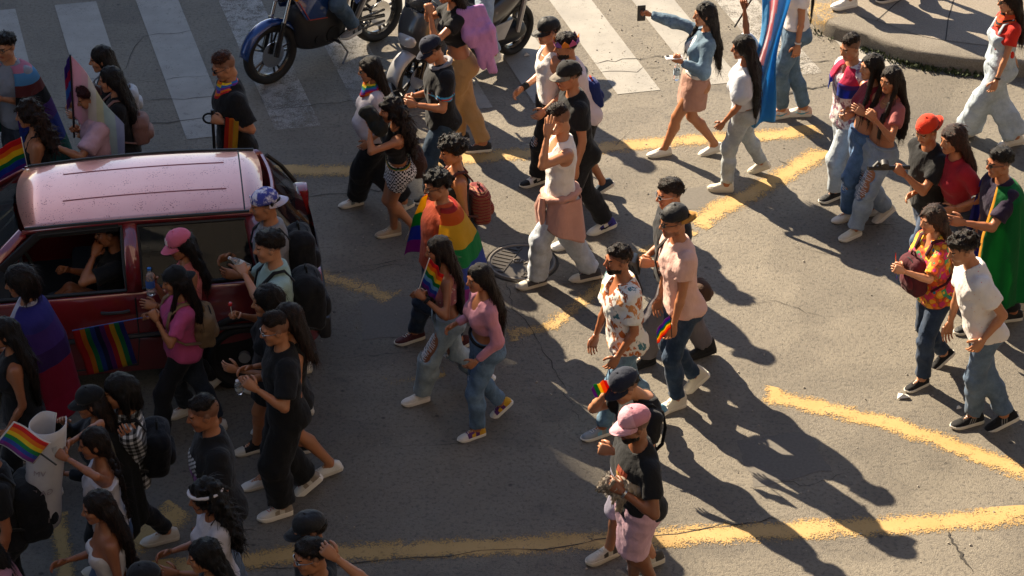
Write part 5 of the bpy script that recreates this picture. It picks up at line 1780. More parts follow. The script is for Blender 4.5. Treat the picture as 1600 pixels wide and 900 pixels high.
    b.box(M(.08, 0, .36), (.36 * k, .24 * k, .22 * k), None, 0, .04 * k); b.tube([M(.16, 0, .42), M(.24, 0, .66)], .085 * k, 16)
    for i in range(6): b.box(M(.165 + .014 * i, 0, .47 + .03 * i), (.2 * k, .2 * k, .008 * k), roty(-.35))
    b.disc(M(.02, .14, .35), (0, 1, 0), .075 * k, .05 * k, 20); b.disc(M(.18, .13, .34), (0, 1, 0), .05 * k, .05 * k, 20)
    b.build('engine', plain('engine_black', (.022, .022, .024), .45, .5), t)
    v, ff = loft([(x * k, [(y * k, z * k) for y, z in pr]) for x, pr in ((.42, [(0, .3), (.06, .32), (.09, .5), (.07, .66), (0, .7)]), (.3, [(0, .2), (.12, .24), (.16, .44), (.14, .68), (0, .72)]), (.05, [(0, .17), (.13, .2), (.17, .34), (.15, .62), (0, .66)]), (-.25, [(0, .2), (.1, .22), (.14, .34), (.13, .6), (0, .64)]))]); subsurf(mesh('engine_cowl', v, ff, DKP, t))
    b = MB(); b.tube([M(.26, -.06, .5), M(.34, -.08, .32), M(.1, -.13, .24), M(-.3, -.15, .28), M(-hk - .1, -.17, .42)], np.array([.022, .022, .025, .045, .05]) * k, 10); b.build('exhaust', EXH, t)
    sec = [(.1, [(0, .78), (.09, .8), (.1, .84), (.05, .87), (0, .875)]), (-.25, [(0, .74), (.12, .76), (.13, .82), (.08, .86), (0, .865)]), (-.6, [(0, .78), (.1, .8), (.11, .87), (.06, .92), (0, .925)]), (-.85, [(0, .86), (.05, .87), (.05, .9), (.03, .92), (0, .925)])]
    v, ff = loft([(x * k, [(y * k, z * k) for y, z in pr]) for x, pr in reversed(sec)]); subsurf(mesh('seat', v, ff, DKP, t))
    for s in (-1, 1):
        v = [M(-.2, s * .12, .76), M(-.3, s * .14, .55), M(-.55, s * .13, .66), M(-.88, s * .06, .86), M(-.5, s * .13, .82)]
        o = mesh('side_panel', v, [(0, 1, 2, 4), (4, 2, 3)], BL, t, None, False); q = o.modifiers.new('t', 'SOLIDIFY'); q.thickness = .012
        b = MB(); b.tube([M(-.3, s * .1, .36), M(-.5, s * .12, .7)], .028 * k, 8); b.build('shock_absorber', MET, t)
        b = MB(); b.tube([M(.02, s * .12, .3), M(.02, s * .26, .29)], .013 * k, 8); b.build('foot_peg', RUB, t)
        b = MB(); b.tube([M(-.36, s * .12, .33), M(-.36, s * .24, .36)], .011 * k, 8); b.build('foot_peg', MET, t)
    b = MB(); b.tube([M(-.05, .13, .28), M(-.15, .16, .1), M(-.05, .2, .02)], .011 * k, 6); b.build('side_stand', MET, t)
    b = MB(); b.tube([M(.05, .12, .37), M(-hk, .12, .37)], .012 * k, 6); b.tube([M(.05, .12, .27), M(-hk, .12, .25)], .012 * k, 6); b.build('chain', EXH, t)
    b = MB(); b.tube([M(-hk - .28, 0, .8), M(-hk - .3, 0, .55), M(-hk - .26, 0, .5)], [.06 * k, .05 * k, .03 * k], 8); b.build('rear_mudguard', DKP, t)
    return t, mid, hd, k
MOTO = motorcycle()

def scooter():
    f = gp(648, 158); r = gp(800, 82)
    hd = nrm(f - r); wb = np.linalg.norm(f - r); mid = (f + r) / 2
    t = empty('scooter', mid, 'dark grey maxi scooter halted beside the motorcycle', 'scooter', rz=math.atan2(hd[1], hd[0]))
    k = wb / 1.3; h = wb / 2; hk = .65; R_ = .25 * k
    GR = plain('scooter_grey', (.085, .083, .08), .3, .5, .7); DK = plain('scooter_black', (.014, .014, .015), .3, .2, .6)
    def M(*p): return np.array(p, float) * k
    wheel(t, (h, 0, R_), (0, 1, 0), R_, .12 * k, 5, BLK); wheel(t, (-h, 0, R_), (0, 1, 0), R_, .14 * k, 5, BLK)
    def part(n, sec, m, lv=2):
        v, ff = loft([(x * k, [(y * k, z * k) for y, z in pr]) for x, pr in sec]); return subsurf(mesh(n, v, ff, m, t), lv)
    V, F = [], []; n = 15
    for i in range(n):
        a = math.radians(10 + 140 * i / (n - 1)); rr = R_ * 1.16
        for j in range(7):
            u = j / 6 * 2 - 1; wv = .085 * k * (1 - .4 * abs(i / (n - 1) - .45))
            V.append((h + rr * math.cos(a), u * wv, R_ + rr * math.sin(a) - .045 * k * u * u))
    for i in range(n - 1):
        for j in range(6): F.append((i * 7 + j, (i + 1) * 7 + j, (i + 1) * 7 + j + 1, i * 7 + j + 1))
    o = mesh('front_mudguard', V, F, SIL, t); s = o.modifiers.new('t', 'SOLIDIFY'); s.thickness = .008
    for s in (-1, 1):
        b = MB(); b.tube([M(hk, s * .085, .25), M(hk - .16, s * .075, .62)], .024 * k, 10); b.build('fork_leg', BLK, t)
    part('front_fairing', [(hk + .1, [(0, .5), (.05, .52), (.08, .62), (.06, .7), (0, .72)]), (hk + .02, [(0, .42), (.16, .46), (.2, .66), (.15, .84), (0, .88)]), (hk - .12, [(0, .3), (.2, .36), (.25, .68), (.2, .95), (0, 1.0)]), (hk - .26, [(0, .22), (.19, .3), (.22, .6), (.18, .92), (0, .98)])], GR)
    part('headlamp', [(hk + .125, [(0, .57), (.035, .58), (.05, .62), (.035, .66), (0, .67)]), (hk + .05, [(0, .54), (.15, .57), (.19, .66), (.13, .72), (0, .73)])], LAMP)
    part('front_grille', [(hk + .09, [(0, .42), (.05, .43), (.07, .5), (.05, .53), (0, .54)]), (hk - .02, [(0, .36), (.15, .4), (.18, .5), (.14, .56), (0, .57)])], DK)
    o = part('windscreen', [(hk + .0, [(0, .86), (.14, .85), (.15, .87), (.1, .885), (0, .89)]), (hk - .1, [(0, 1.0), (.15, .99), (.16, 1.0), (.11, 1.02), (0, 1.03)]), (hk - .22, [(0, 1.16), (.12, 1.15), (.125, 1.16), (.09, 1.17), (0, 1.18)])], glassmat('tinted_screen', (.08, .08, .09)), 1)
    b = MB(); b.tube([M(hk - .36, -.34, 1.0), M(hk - .27, -.16, 1.02), M(hk - .27, .16, 1.02), M(hk - .36, .34, 1.0)], .014 * k, 8); b.build('handlebar', BLK, t)
    part('floor_tunnel', [(hk - .22, [(0, .18), (.17, .2), (.19, .28), (.16, .34), (0, .5)]), (.05, [(0, .16), (.18, .18), (.2, .26), (.17, .32), (0, .48)]), (-.12, [(0, .18), (.18, .2), (.2, .3), (.17, .46), (0, .6)])], DK)
    part('seat', [(.1, [(0, .62), (.1, .63), (.13, .7), (.08, .74), (0, .75)]), (-.15, [(0, .64), (.15, .66), (.17, .73), (.12, .77), (0, .78)]), (-.4, [(0, .68), (.13, .7), (.15, .8), (.1, .84), (0, .85)]), (-.85, [(0, .76), (.08, .77), (.1, .84), (.06, .87), (0, .875)])], DKP)
    part('tail_cover', [(-.05, [(0, .3), (.15, .34), (.2, .48), (.17, .63), (0, .65)]), (-.35, [(0, .42), (.17, .46), (.21, .56), (.17, .68), (0, .7)]), (-.75, [(0, .58), (.12, .6), (.15, .68), (.11, .76), (0, .77)]), (-1.0, [(0, .74), (.03, .75), (.04, .78), (.03, .8), (0, .81)])], GR)
    part('engine_case', [(-.15, [(0, .2), (.1, .2), (.16, .28), (.12, .38), (0, .4)]), (-.45, [(0, .18), (.13, .18), (.2, .27), (.15, .38), (0, .4)]), (-.78, [(0, .16), (.12, .17), (.18, .25), (.13, .34), (0, .36)])], plain('engine_black', (.022, .022, .024), .45, .5))
    b = MB(); b.tube([M(-.1, -.16, .2), M(-.4, -.2, .24), M(-.95, -.23, .34)], np.array([.03, .06, .055]) * k, 12); b.build('exhaust', EXH, t)
    part('rear_mudguard', [(-hk - .36, [(0, .42), (.05, .43), (.06, .47), (.04, .5), (0, .51)]), (-hk - .1, [(0, .5), (.08, .51), (.1, .56), (.07, .6), (0, .61)]), (-hk + .15, [(0, .46), (.1, .48), (.12, .54), (.08, .58), (0, .6)])], DKP)
    for s in (-1, 1):
        b = MB(); b.tube([M(-.55, s * .15, .3), M(-.68, s * .14, .62)], .028 * k, 8); b.build('shock_absorber', MET, t)
        b = MB(); b.tube([M(-.05, s * .18, .24), M(-.1, s * .27, .22)], .014 * k, 6); b.build('foot_peg', RUB, t)
        b = MB(); b.tube([M(hk - .3, s * .28, 1.0), M(hk - .26, s * .32, 1.16)], .007 * k, 6); b.disc(M(hk - .26, s * .34, 1.19), (1, 0, .1), .06 * k, .016, 14); b.build('mirror', BLK, t)
        v = [M(-.12, s * .2, .36), M(-.3, s * .225, .34), M(-.42, s * .225, .5), M(-.2, s * .215, .5)]
        o = mesh('trim_panel', v, [(0, 1, 2, 3)], SIL, t, None, False); q = o.modifiers.new('t', 'SOLIDIFY'); q.thickness = .012
    return t, mid, hd, k
SCOOT = scooter()

def car():
    az = math.radians(189.0); hd = V3(math.cos(az), math.sin(az), 0)
    C = V3(-1.52, 15.16, 0) + hd * 1.78
    t = empty('red_car', C, 'dusty red hatchback with wet spotted roof among the crowd', 'car', rz=az)
    m, nt, b = nodes('red_car_paint')
    v = coords(nt); n1 = tnoise(nt, v, 2.5, 4); sp = vor(nt, v, 42, 'Distance'); n2 = tnoise(nt, v, 20, 3)
    base = mixc(nt, n1, (.2, .013, .016), (.27, .022, .025))
    nt.links.new(base, b.inputs['Base Color'])
    b.inputs['Metallic'].default_value = .25; b.inputs['Roughness'].default_value = .3
    b.inputs['Coat Weight'].default_value = 1.0; b.inputs['Coat Roughness'].default_value = .05; b.inputs['Coat IOR'].default_value = 1.9
    PAINT = m
    # roof copy of the paint: dried dusty spots and a paler base
    m2 = m.copy(); m2.name = 'roof_paint_sky_tint'; nt = m2.node_tree; b = nt.nodes['Principled BSDF']
    v = coords(nt); sp = vor(nt, v, 55, 'Distance'); n2 = tnoise(nt, v, 26, 3)
    nsp = tnoise(nt, v, 7, 3, .6)
    thr = N(nt, 'ShaderNodeMath', operation='MULTIPLY_ADD'); nt.links.new(nsp, thr.inputs[0]); thr.inputs[1].default_value = -.9; thr.inputs[2].default_value = .42
    dif = N(nt, 'ShaderNodeMath', operation='ADD'); nt.links.new(sp, dif.inputs[0]); nt.links.new(thr.outputs[0], dif.inputs[1])
    spot = ramp(nt, [(.1, 1), (.16, 0)], dif.outputs[0])
    old = b.inputs['Base Color'].links[0].from_socket
    nt.links.new(mixc(nt, spot, old, (.05, .02, .016)), b.inputs['Base Color'])
    inv = N(nt, 'ShaderNodeMath', operation='MULTIPLY_ADD'); nt.links.new(spot, inv.inputs[0]); inv.inputs[1].default_value = -.85; inv.inputs[2].default_value = 1.0
    nt.links.new(inv.outputs[0], b.inputs['Coat Weight'])
    bump(nt, b, n2, .05, .01)
    b.inputs['Metallic'].default_value = .8; b.inputs['Roughness'].default_value = .38; b.inputs['Coat IOR'].default_value = 1.7
    dust_and_sky = tnoise(nt, v, 1.6, 5, .6)
    nt.links.new(mixc(nt, spot, mixc(nt, dust_and_sky, (.62, .2, .15), (.78, .38, .29)), (.3, .11, .09)), b.inputs['Base Color'])  # pale base: dusty film plus the sky's reflection painted into the colour
    ROOF = m2
    GL = tintglass(); RUBB = plain('window_rubber', (.012, .012, .013), .6); INT = plain('car_interior', (.02, .019, .018), .8)
    L = 1.78
    # lower body: half outline from sill up over the top
    st = []
    for x, w, zb, zt, cr in ((-L, .62, .42, .72, .0), (-L + .06, .7, .28, .86, .0), (-L + .3, .775, .22, .93, 0), (-1.1, .79, .2, .93, 0), (-.4, .79, .2, .92, 0), (.3, .79, .2, .91, 0), (.85, .785, .2, .9, 0), (1.0, .78, .2, .88, .03), (1.35, .75, .22, .8, .06), (1.62, .7, .26, .72, .06), (L, .56, .34, .6, .03)):
        st.append((x, [(w * .92, zb), (w, zb + .16), (w * 1.015, (zb + zt) / 2 + .04), (w * 1.0, zt - .12), (w * .965, zt), (w * .93, zt + .004)]))
    V, F = [], []; n = 6
    for x, pr in st:
        for s in (1, -1):
            for y, z in pr: V.append((x, s * y, z))
    for i in range(len(st) - 1):
        for s in (0, 1):
            for j in range(n - 1):
                a = i * 12 + s * 6 + j; q = (a, a + 1, a + 13, a + 12); F.append(q if s == 0 else q[::-1])
    k_ = len(st) - 1
    F.append((0, 6, 7, 1)); F.append((1, 7, 8, 2)); F.append((2, 8, 9, 3)); F.append((3, 9, 10, 4)); F.append((4, 10, 11, 5))
    for j in range(5): F.append((k_ * 12 + j, k_ * 12 + j + 1, k_ * 12 + j + 7, k_ * 12 + j + 6))
    o = subsurf(mesh('body_shell', V, F, PAINT, t))
    # bonnet
    bs = [(.86, .76, .9), (1.0, .74, .9), (1.35, .7, .83), (1.62, .64, .74), (1.74, .55, .65)]
    V = []; F = []
    for x, w, z in bs:
        for u in np.linspace(-1, 1, 9): V.append((x, u * w, z + .05 * (1 - u * u)))
    for i in range(4):
        for j in range(8): F.append((i * 9 + j, (i + 1) * 9 + j, (i + 1) * 9 + j + 1, i * 9 + j + 1))
    mesh('bonnet', V, F, PAINT, t)
    # roof panel with two pressed ribs
    V = []; F = []; nx, ny = 16, 22
    for i in range(nx):
        s = i / (nx - 1); x = -1.34 + (.40 + 1.34) * s
        hw = .555 + .03 * math.sin(PI * s); z0 = 1.405 + .035 * math.sin(PI * (s * .8 + .1))
        xe = .06 * (s > .9)
        for j in range(ny):
            u = j / (ny - 1) * 2 - 1
            z = z0 + .055 * (1 - abs(u) ** 2.4)
            rib = math.exp(-((abs(u) - .42) / .035) ** 2) * (.1 < s < .86)
            V.append((x + (.07 * (1 - u * u) if i == nx - 1 else 0) - (.04 * (1 - u * u) if i == 0 else 0), u * hw, z + .0 * rib))
    for i in range(nx - 1):
        for j in range(ny - 1): F.append((i * ny + j, (i + 1) * ny + j, (i + 1) * ny + j + 1, i * ny + j + 1))
    rf = mesh('roof', V, F, ROOF, t); q = rf.modifiers.new('t', 'SOLIDIFY'); q.thickness = .03; q.offset = -1
    def rz(x, u):
        s = (x + 1.34) / 1.74; return 1.405 + .035 * math.sin(PI * (s * .8 + .1)) + .055 * (1 - abs(u) ** 2.4)
    for s in (-1, 1):
        pts = [V3(x, s * .42 * .575, rz(x, .42) + .001) for x in np.linspace(-1.1, .12, 12)]
        b = MB(); v_, f_ = tubegeo(np.array(pts), np.full(12, .008), 6, True, False, .45, V3(0, 1, 0)); b.add(v_, f_); b.build('pressed_rib', plain('rib_red', (.34, .07, .065), .4), rf)
        b = MB(); pts = [V3(x, s * (.565 + .03 * math.sin(PI * ((x + 1.34) / 1.74))), rz(x, 1) - .0) for x in np.linspace(-1.34, .40, 14)]
        b.tube(pts, .016, 6); b.build('gutter_strip', RUBB, rf)
    b = MB(); b.tube([V3(-1.22, u * .57, rz(-1.22, u) + .001) for u in np.linspace(-1, 1, 15)], .006, 5); b.build('hatch_seam', RUBB, rf)
    # pillars
    def pillar(pts, w, name='pillar'):
        for s in (1, -1):
            P = np.array([(x, s * y, z) for x, y, z in pts]); v_, f_ = tubegeo(P, np.array(w), 8, True, False, .45, V3(1, 0, 0)); mesh(name, v_, f_, PAINT, t)
    pillar([(.42, .56, 1.385), (.66, .65, 1.18), (.92, .73, .93)], [.04, .045, .06])
    pillar([(-.36, .585, 1.4), (-.36, .67, 1.17), (-.36, .745, .92)], [.06, .065, .075])
    pillar([(-1.3, .555, 1.385), (-1.36, .65, 1.17), (-1.42, .735, .93)], [.1, .13, .17])
    pillar([(.42, .565, 1.385), (-.4, .588, 1.415), (-1.34, .56, 1.385)], [.035, .035, .04], 'roof_rail')
    # side glass
    for s in (1, -1):
        rear = [(-.42, .59, 1.385), (-1.22, .565, 1.365), (-1.3, .72, .96), (-.42, .742, .945)]
        o = mesh('rear_side_window', [(x, s * y, z) for x, y, z in rear], [(0, 1, 2, 3)], GL, t, None, False); q = o.modifiers.new('t', 'SOLIDIFY'); q.thickness = .004
        b = MB(); P = np.array([(x, s * (y + .006), z) for x, y, z in rear]); P2 = []
        for i in range(4):
            for q_ in np.linspace(0, 1, 5)[:-1]: P2.append(P[i] + (P[(i + 1) % 4] - P[i]) * q_)
        v_, f_ = tubegeo(np.array(P2), np.full(len(P2), .014), 6, closed=True); b.add(v_, f_); b.build('window_seal', RUBB, o)
        drv = [(.34, .58, 1.37), (-.3, .592, 1.395), (-.3, .742, .94), (.8, .72, .925), (.62, .655, 1.15)]
        P = np.array([(x, s * (y + .006), z) for x, y, z in drv]); P2 = []
        for i in range(5):
            for q_ in np.linspace(0, 1, 5)[:-1]: P2.append(P[i] + (P[(i + 1) % 5] - P[i]) * q_)
        door = empty('door'); door.parent = t
        v_, f_ = tubegeo(np.array(P2), np.full(len(P2), .016), 6, closed=True); MB().add(v_, f_).build('window_seal', RUBB, door)
        if s < 0: o = mesh('window_glass', [(x, s * y, z) for x, y, z in drv], [(0, 1, 2, 3, 4)], GL, door, None, False)
        b = MB(); b.tube([V3(-.36, s * .805, .9), V3(-.36, s * .81, .55), V3(-.33, s * .795, .3), V3(.7, s * .795, .28), V3(.86, s * .8, .5), V3(.86, s * .79, .88)], .006, 5); b.build('door_seam', RUBB, door)
        b = MB(); b.tube([V3(-.1, s * .815, .8), V3(-.16, s * .83, .8), V3(-.26, s * .83, .8), V3(-.31, s * .815, .8)], .014, 8); b.build('door_handle', DKP, door)
        b = MB(); b.tube([V3(.85, s * .812, .56), V3(-1.5, s * .808, .58)], .02, 6); b.build('rub_strip', DKP, t)
        # rain deflector along the open window
        b = MB(); P3 = np.array([V3(-.28, s * .6, 1.385), V3(.3, s * .59, 1.37), V3(.6, s * .668, 1.14)]); v_, f_ = tubegeo(P3, np.full(3, .04), 8, True, False, .15, V3(0, s * .35, 1)); b.add(v_, f_); b.build('wind_deflector', plain('smoked_plastic', (.03, .03, .032), .15), door)
        b = MB(); b.box(V3(.72, s * .86, 1.0), (.1, .18, .13), None, 0, .03); b.build('door_mirror', PAINT, door)
        mir = None
    # windscreen and rear window
    def sheet(name, a, c, n=8, bow=.06):
        V, F = [], []
        for i in range(5):
            q = i / 4; 
            for j in range(n):
                u = j / (n - 1) * 2 - 1
                P = a + (c - a) * q; V.append((P[0] + bow * (1 - u * u) * (1 if a[0] > 0 else -1), u * P[1], P[2]))
        for i in range(4):
            for j in range(n - 1): F.append((i * n + j, i * n + j + 1, (i + 1) * n + j + 1, (i + 1) * n + j))
        return mesh(name, V, F, GL, t)
    sheet('windscreen', V3(.44, .535, 1.395), V3(.9, .7, .94)); sheet('rear_window', V3(-1.42, .5, 1.37), V3(-1.66, .62, .96))
    b = MB(); b.tube([V3(-1.40 - .05 * (1 - u * u), u * .52, 1.375) for u in np.linspace(-1, 1, 9)], .02, 6); b.build('tailgate_edge', PAINT, t)
    for s in (1, -1):
        b = MB(); b.box(V3(-1.7, s * .64, .8), (.12, .16, .24), None, 0, .03); b.build('tail_lamp', plain('tail_lens', (.25, .01, .01), .15, coat=.6), t)
        b = MB(); b.tube([V3(-1.44, s * .55, 1.36), V3(-1.55, s * .6, 1.2), V3(-1.66, s * .67, .95)], .02, 6); b.build('rear_pillar_trim', RUBB, t)
    b = MB(); b.box(V3(-1.76, 0, .42), (.1, 1.42, .2), None, 0, .04); b.build('rear_bumper', DKP, t)
    b = MB(); b.box(V3(1.74, 0, .4), (.12, 1.35, .22), None, 0, .04); b.build('front_bumper', DKP, t)
    for x in (-1.13, 1.12):
        for s in (1, -1):
            wheel(t, (x, s * .74, .29), (0, s, 0), .29, .18, 7, SIL, False, False)
            b = MB(); pts = [V3(x + .345 * math.cos(a), s * .79, .3 + .345 * math.sin(a)) for a in np.linspace(-.1, PI + .1, 16)]; b.tube(pts, .03, 8); b.build('wheel_arch', DKP, t)
            MB().disc(V3(x, s * .66, .3), (0, 1, 0), .335, .25, 28).build('arch_well', RUBB, t)
    # inside
    MB().box(V3(-.1, 0, .36), (2.3, 1.4, .04)).build('cabin_floor', INT, t)
    MB().box(V3(.72, 0, .78), (.35, 1.35, .25), None, 0, .06).build('dashboard', INT, t)
    pts = [V3(.42 + .05 * math.sin(a), .34 + .17 * math.cos(a), .92 + .16 * math.sin(a)) for a in np.linspace(0, 2 * PI, 20)[:-1]]
    v_, f_ = tubegeo(np.array(pts), np.full(19, .014), 6, closed=True); MB().add(v_, f_).build('steering_wheel', INT, t)
    for y in (.34, -.34):
        sb = MB(); sb.box(V3(-.1, y, .5), (.5, .46, .16), None, 0, .05); sb.box(V3(-.38, y, .85), (.14, .46, .6), roty(-.2), 0, .05); sb.box(V3(-.46, y, 1.2), (.09, .24, .16), roty(-.2), 0, .03); sb.build('front_seat', INT, t)
    MB().box(V3(-1.0, 0, .7), (.16, 1.2, .5), roty(-.2), 0, .05).build('rear_seat', INT, t)
    for o in bpy.data.objects:      # draw the cabin in towards the roof
        q = o
        while q.parent is not None: q = q.parent
        if q is t and o.type == 'MESH' and o.name.split('.')[0] not in ('front_seat', 'rear_seat', 'steering_wheel', 'body_shell'):
            for w in o.data.vertices:
                s = min(1, max(0, (w.co.z - .95) / .45))
                w.co.y *= 1 - .16 * s; w.co.z -= .045 * s
    return t, C, az
CAR = car()
# ---------------------------------------------------------------- everybody in the street
BK = '#111215'
def J(c, ln=1.93, r=(.01, .015, .024), **kw): return dict(c=c, pat=kw.pop('pat', 'denim'), ln=ln, r=r, **kw)
WS = dict(c='#e9e4dc', sole='#d2cabb', lc='#cfc8bc'); BS = dict(c='#17181b', sole='#d5cfc3', lc='#17181b')

# ---- right side
p = person('woman in denim jacket and dusty pink skirt raising a phone', (1101, 16), ((1030, 243), (1112, 238, 18)), 190, sex='f', b=1.06, tone=1, L=(1064, 96, .22), R=(1000, 18, -.25), lh='g', rh='g', hp=4,
       hair=dict(k='long', len=.42, front=[(1, .2)]), top=[dict(c='#e6e0dc', hem=.16, inf=.008, sl=0, kind='tank'), dict(n='jacket', c='#5c7488', pat='denim', hem=.2, sl=1.92, open=.06, inf=.022, sr=.022)],
       bot=dict(c='#b58878', skirt=True, ln=.5, w=.19), shoe=WS)
phone(p, 1, 'dark phone held out by the woman in denim', tilt=np.stack([p.f, V3(0, 0, 1), np.cross(p.f, V3(0, 0, 1))], 1))
phone(p, 0, 'pale flat phone in the denim woman\'s lower hand', '#d9d4d6', tilt=np.stack([p.r, p.f, V3(0, 0, 1)], 1))
bottle(p.O + p.hands[0][0] + V3(.03, -.01, -.13), rotx(.1), 'clear water bottle hanging below the denim woman\'s hand', '#7fb4d8', '#b9cfe0', .85)
p = person('woman with waist-long black hair and pale puff sleeves carrying flag', (1160, 74), ((1126, 298), (1188, 266, 30)), 168, sex='f', b=1.12, tone=2, L=(1130, 192, .2), R=(1163, 12, -.15), rh='g', hyaw=10,
       hair=dict(k='long', len=.62, w=.1, t=.02), top=dict(c='#ccd0da', hem=.17, inf=.012, sl=.9, puff=.03, sr=.02, wr=.012, n='blouse', drape=.1), bot=J('#a3aaae', r=(.013, .015, .016), ln=1.93, pat='acid', inf=.01), shoe=dict(c='#d9d2c2', sole='#cfc6b2', st=.045))
hp_ = p.O + p.hands[1][0]
# trans flag streaming down from its pole
def long_flag():
    t = empty('pride_flag', hp_, 'long blue, pink and white flag hanging beside the black-haired woman', 'flag')
    top = V3(.28, .0, .42)
    MB().tube([V3(-.06, 0, -.25), top + V3(.02, 0, .05)], .008, 8).build('pole', plain('stick_pole', srgb('#2a2b2e'), .5), t)
    P = []; n = 40
    e = py_(1182, 190, p.O[1] - .05) - hp_
    for i in range(n):
        s = i / (n - 1); row = []
        for j in range(26):
            u = j / 25
            w = .28 + .1 * s
            c = top + (e - top) * s + V3((u - .5) * w * (.75 + .25 * math.sin(s * 7 + 1)) + .035 * math.sin(s * 5), .07 * math.sin(u * 13 + s * 5) * (.3 + .7 * s), .045 * math.sin(u * 6 + 1) * s + .02 * math.sin(u * 13 + s * 9))
            row.append(c)
        P.append(row)
    cols = [fab(c, None, .8, True) for c in ('#6cb8e8', '#eeb0b8', '#f4eef0', '#eeb0b8', '#58ace0')]
    cloth('cloth', P, cols, lambda a, b: [4, 4, 0, 1, 2, 1, 0, 0, 4, 4][int(((b + .25 * a) % 1) * 10)], t)
long_flag()
p = person('woman in white tee and blue jeans, head above the picture edge', (1246, -70), ((1212, 184), (1246, 180)), 188, sex='f', tone=1, L=(1245, 84, .2), R=(1197, 60, -.1), hair=dict(k='pony', len=.45), top=dict(c='#ebe4e2', hem=.14, inf=.012, drape=.2), bot=J('#4f6880', r=(.014, .018, .02)), shoe=dict(c='#e8e2da', acc='#e8bfa6', swoosh='#5fa6b5'))
strap_ring(p, 0, .9, '#d8d2c8', .006, 'bracelet')
bk = MB()
p = person('youth with blue and pink flag knotted over a flowery shirt', (1329, 72), ((1297, 312), (1330, 300)), 206, tone=0, L=(1332, 178, .2), R=(1322, 172, -.05), lh='p', rh='p', hair=dict(k='fade', quiff=.016), hp=14, hyaw=8,
       top=dict(c='#d0c8cc', pat='floralpink', hem=-.02, inf=.026, neck=.05), bot=J('#a9b3bd', pat='acid', r=(.02, .03, .035)), shoe=BS)
hang_cloth('flag_shawl', p, ['#e2406e', '#e2406e', '#5a3f9e', '#2b46a8', '#2b46a8'], -165, 165, .37, 's', .98, amp=.01, seed=2, flare=.0)
strap_ring(p, 0, .88, '#101114', .014)
p = person('woman with long dark hair leaning on the flag-wrapped youth', (1361, 104), ((1318, 344), (1352, 336)), 200, sex='f', tone=0, L=(1350, 178, .22), R=(1330, 168, -.1), hp=2, hair=dict(k='long', len=.45, front=[(-1, .25)]),
       top=dict(c='#8e2f3c', hem=.3, kind='tank', sl=0, inf=.01), bot=J('#44638a', r=(.02, .035, .04), rips=[(0, 1.1, .04, .06)]), shoe=WS)
p = person('woman in rose crop top and badly ripped jeans hands at chest', (1392, 122), ((1328, 372), (1382, 338, 35)), 207, sex='f', tone=1, L=(1367, 186, .25), R=(1362, 180, .0), lh='p', rh='p', hp=6, hyaw=12, hair=dict(k='long', len=.5, front=[(-1, .28), (1, .2)]),
       top=dict(c='#a8605e', hem=.33, sl=.55, inf=.01, neck=.09), bot=J('#8494a6', pat='acid', r=(.022, .035, .035), rips=[(0, .55, .055, .06), (0, .97, .05, .075), (1, .75, .05, .06), (0, .8, .05, .03)]), shoe=dict(c='#d8d0bd', sole='#e2dccf', st=.04, lc='#e2dccf'))
make_necklace(p, GOLD, .07, .05, .0022)
p = person('person in black shirt and backward red cap among the couples', (1449, 200), ((1425, 438), (1458, 440)), 212, H=1.6, tone=1, L=(1412, 272, .28), R=(1440, 262, -.1), lh='g', hp=22, hyaw=10, hair='short', cap=dict(c='#dc3a1a', back=True, pat=None),
       top=dict(c='#141519', hem=.0, inf=.02), bot=J('#384a66'), shoe=BS)
C, M_ = p.hands[0]
t = empty('camera_stabiliser', p.O + C, 'black handheld camera stabiliser held by the red-capped person', 'camera grip')
d_ = nrm(p.O * 0 + V3(-.9, -.25, .12))
MB().tube([-d_ * .12, d_ * .1, d_ * .24], [.019, .022, .017], 10).build('grip', BLACKPL, t)
b_ = MB(); b_.disc(d_ * .1 + V3(0, 0, .03), (0, 1, .3), .035, .05, 18); b_.tube([d_ * .1, d_ * .16 + V3(0, 0, .05), d_ * .2], .014, 8); b_.build('motor_arm', DKP, t)
p = person('brown-haired woman in crimson cropped polo beside the red cap', (1489, 212), ((1478, 458), (1508, 455)), 200, sex='f', b=1.1, H=1.62, tone=1, L=(1492, 325, .22), R='h', hp=6, hc='#2a1712', hair=dict(k='long', len=.34, t=.02), hyaw=5,
       top=dict(c='#9c1c2c', hem=.24, sl=.65, inf=.016), bot=dict(c='#3c4655', pat='denim', skirt=True, ln=.45, w=.2), shoe=BS)
p = person('woman in red tee and pale wide denim dungarees at the kerb', (1577, -6), ((1503, 214), (1580, 226, 10)), 192, sex='f', b=1.05, tone=0, L=(1556, 128, .22), R='b', hc='#1c110d', hair=dict(k='long', len=.3), glasses='sun',
       top=[dict(c='#d02a1c', hem=.2, sl=.55, inf=.012), dict(n='bib', kind='band', c='#a9b6c2', pat='acid', hem=.12, sl=0, topz=.47, inf=.018)], bot=J('#a9b6c2', pat='acid', r=(.014, .045, .085), inf=.014, rise=.2, wr=.011), shoe=WS)
make_scarf(p, ['#e0531e', '#1a1a1c', '#e0531e', '#d8462c'])
for s in (-1, 1):
    pts = [p.tp(s * .09, .13, .46), p.tp(s * .085, .085, .585), p.tp(s * .08, 0, .645), p.tp(s * .05, -.1, .55), p.tp(s * .02, -.115, .4)]
    v_, f_ = tubegeo(np.array(pts), np.full(5, .022), 8, True, False, .35, p.TR[:, 0]); mesh('dungaree_strap', v_, f_, fab('#a9b6c2', 'acid'), p.root)
strap_ring(p, 0, .86, '#3a2a20', .008, 'bracelet')
p = person('man in sunglasses wrapped in green and blue flag', (1563, 248), ((1512, 517), (1572, 500)), 198, tone=2, L=(1505, 348, .3), R='d', lh='r', hair=dict(k='short', quiff=.006), glasses='sun', hp=6, top=dict(c='#221430', hem=.05, sl=.7), bot=dict(c='#15161a'), shoe=BS)
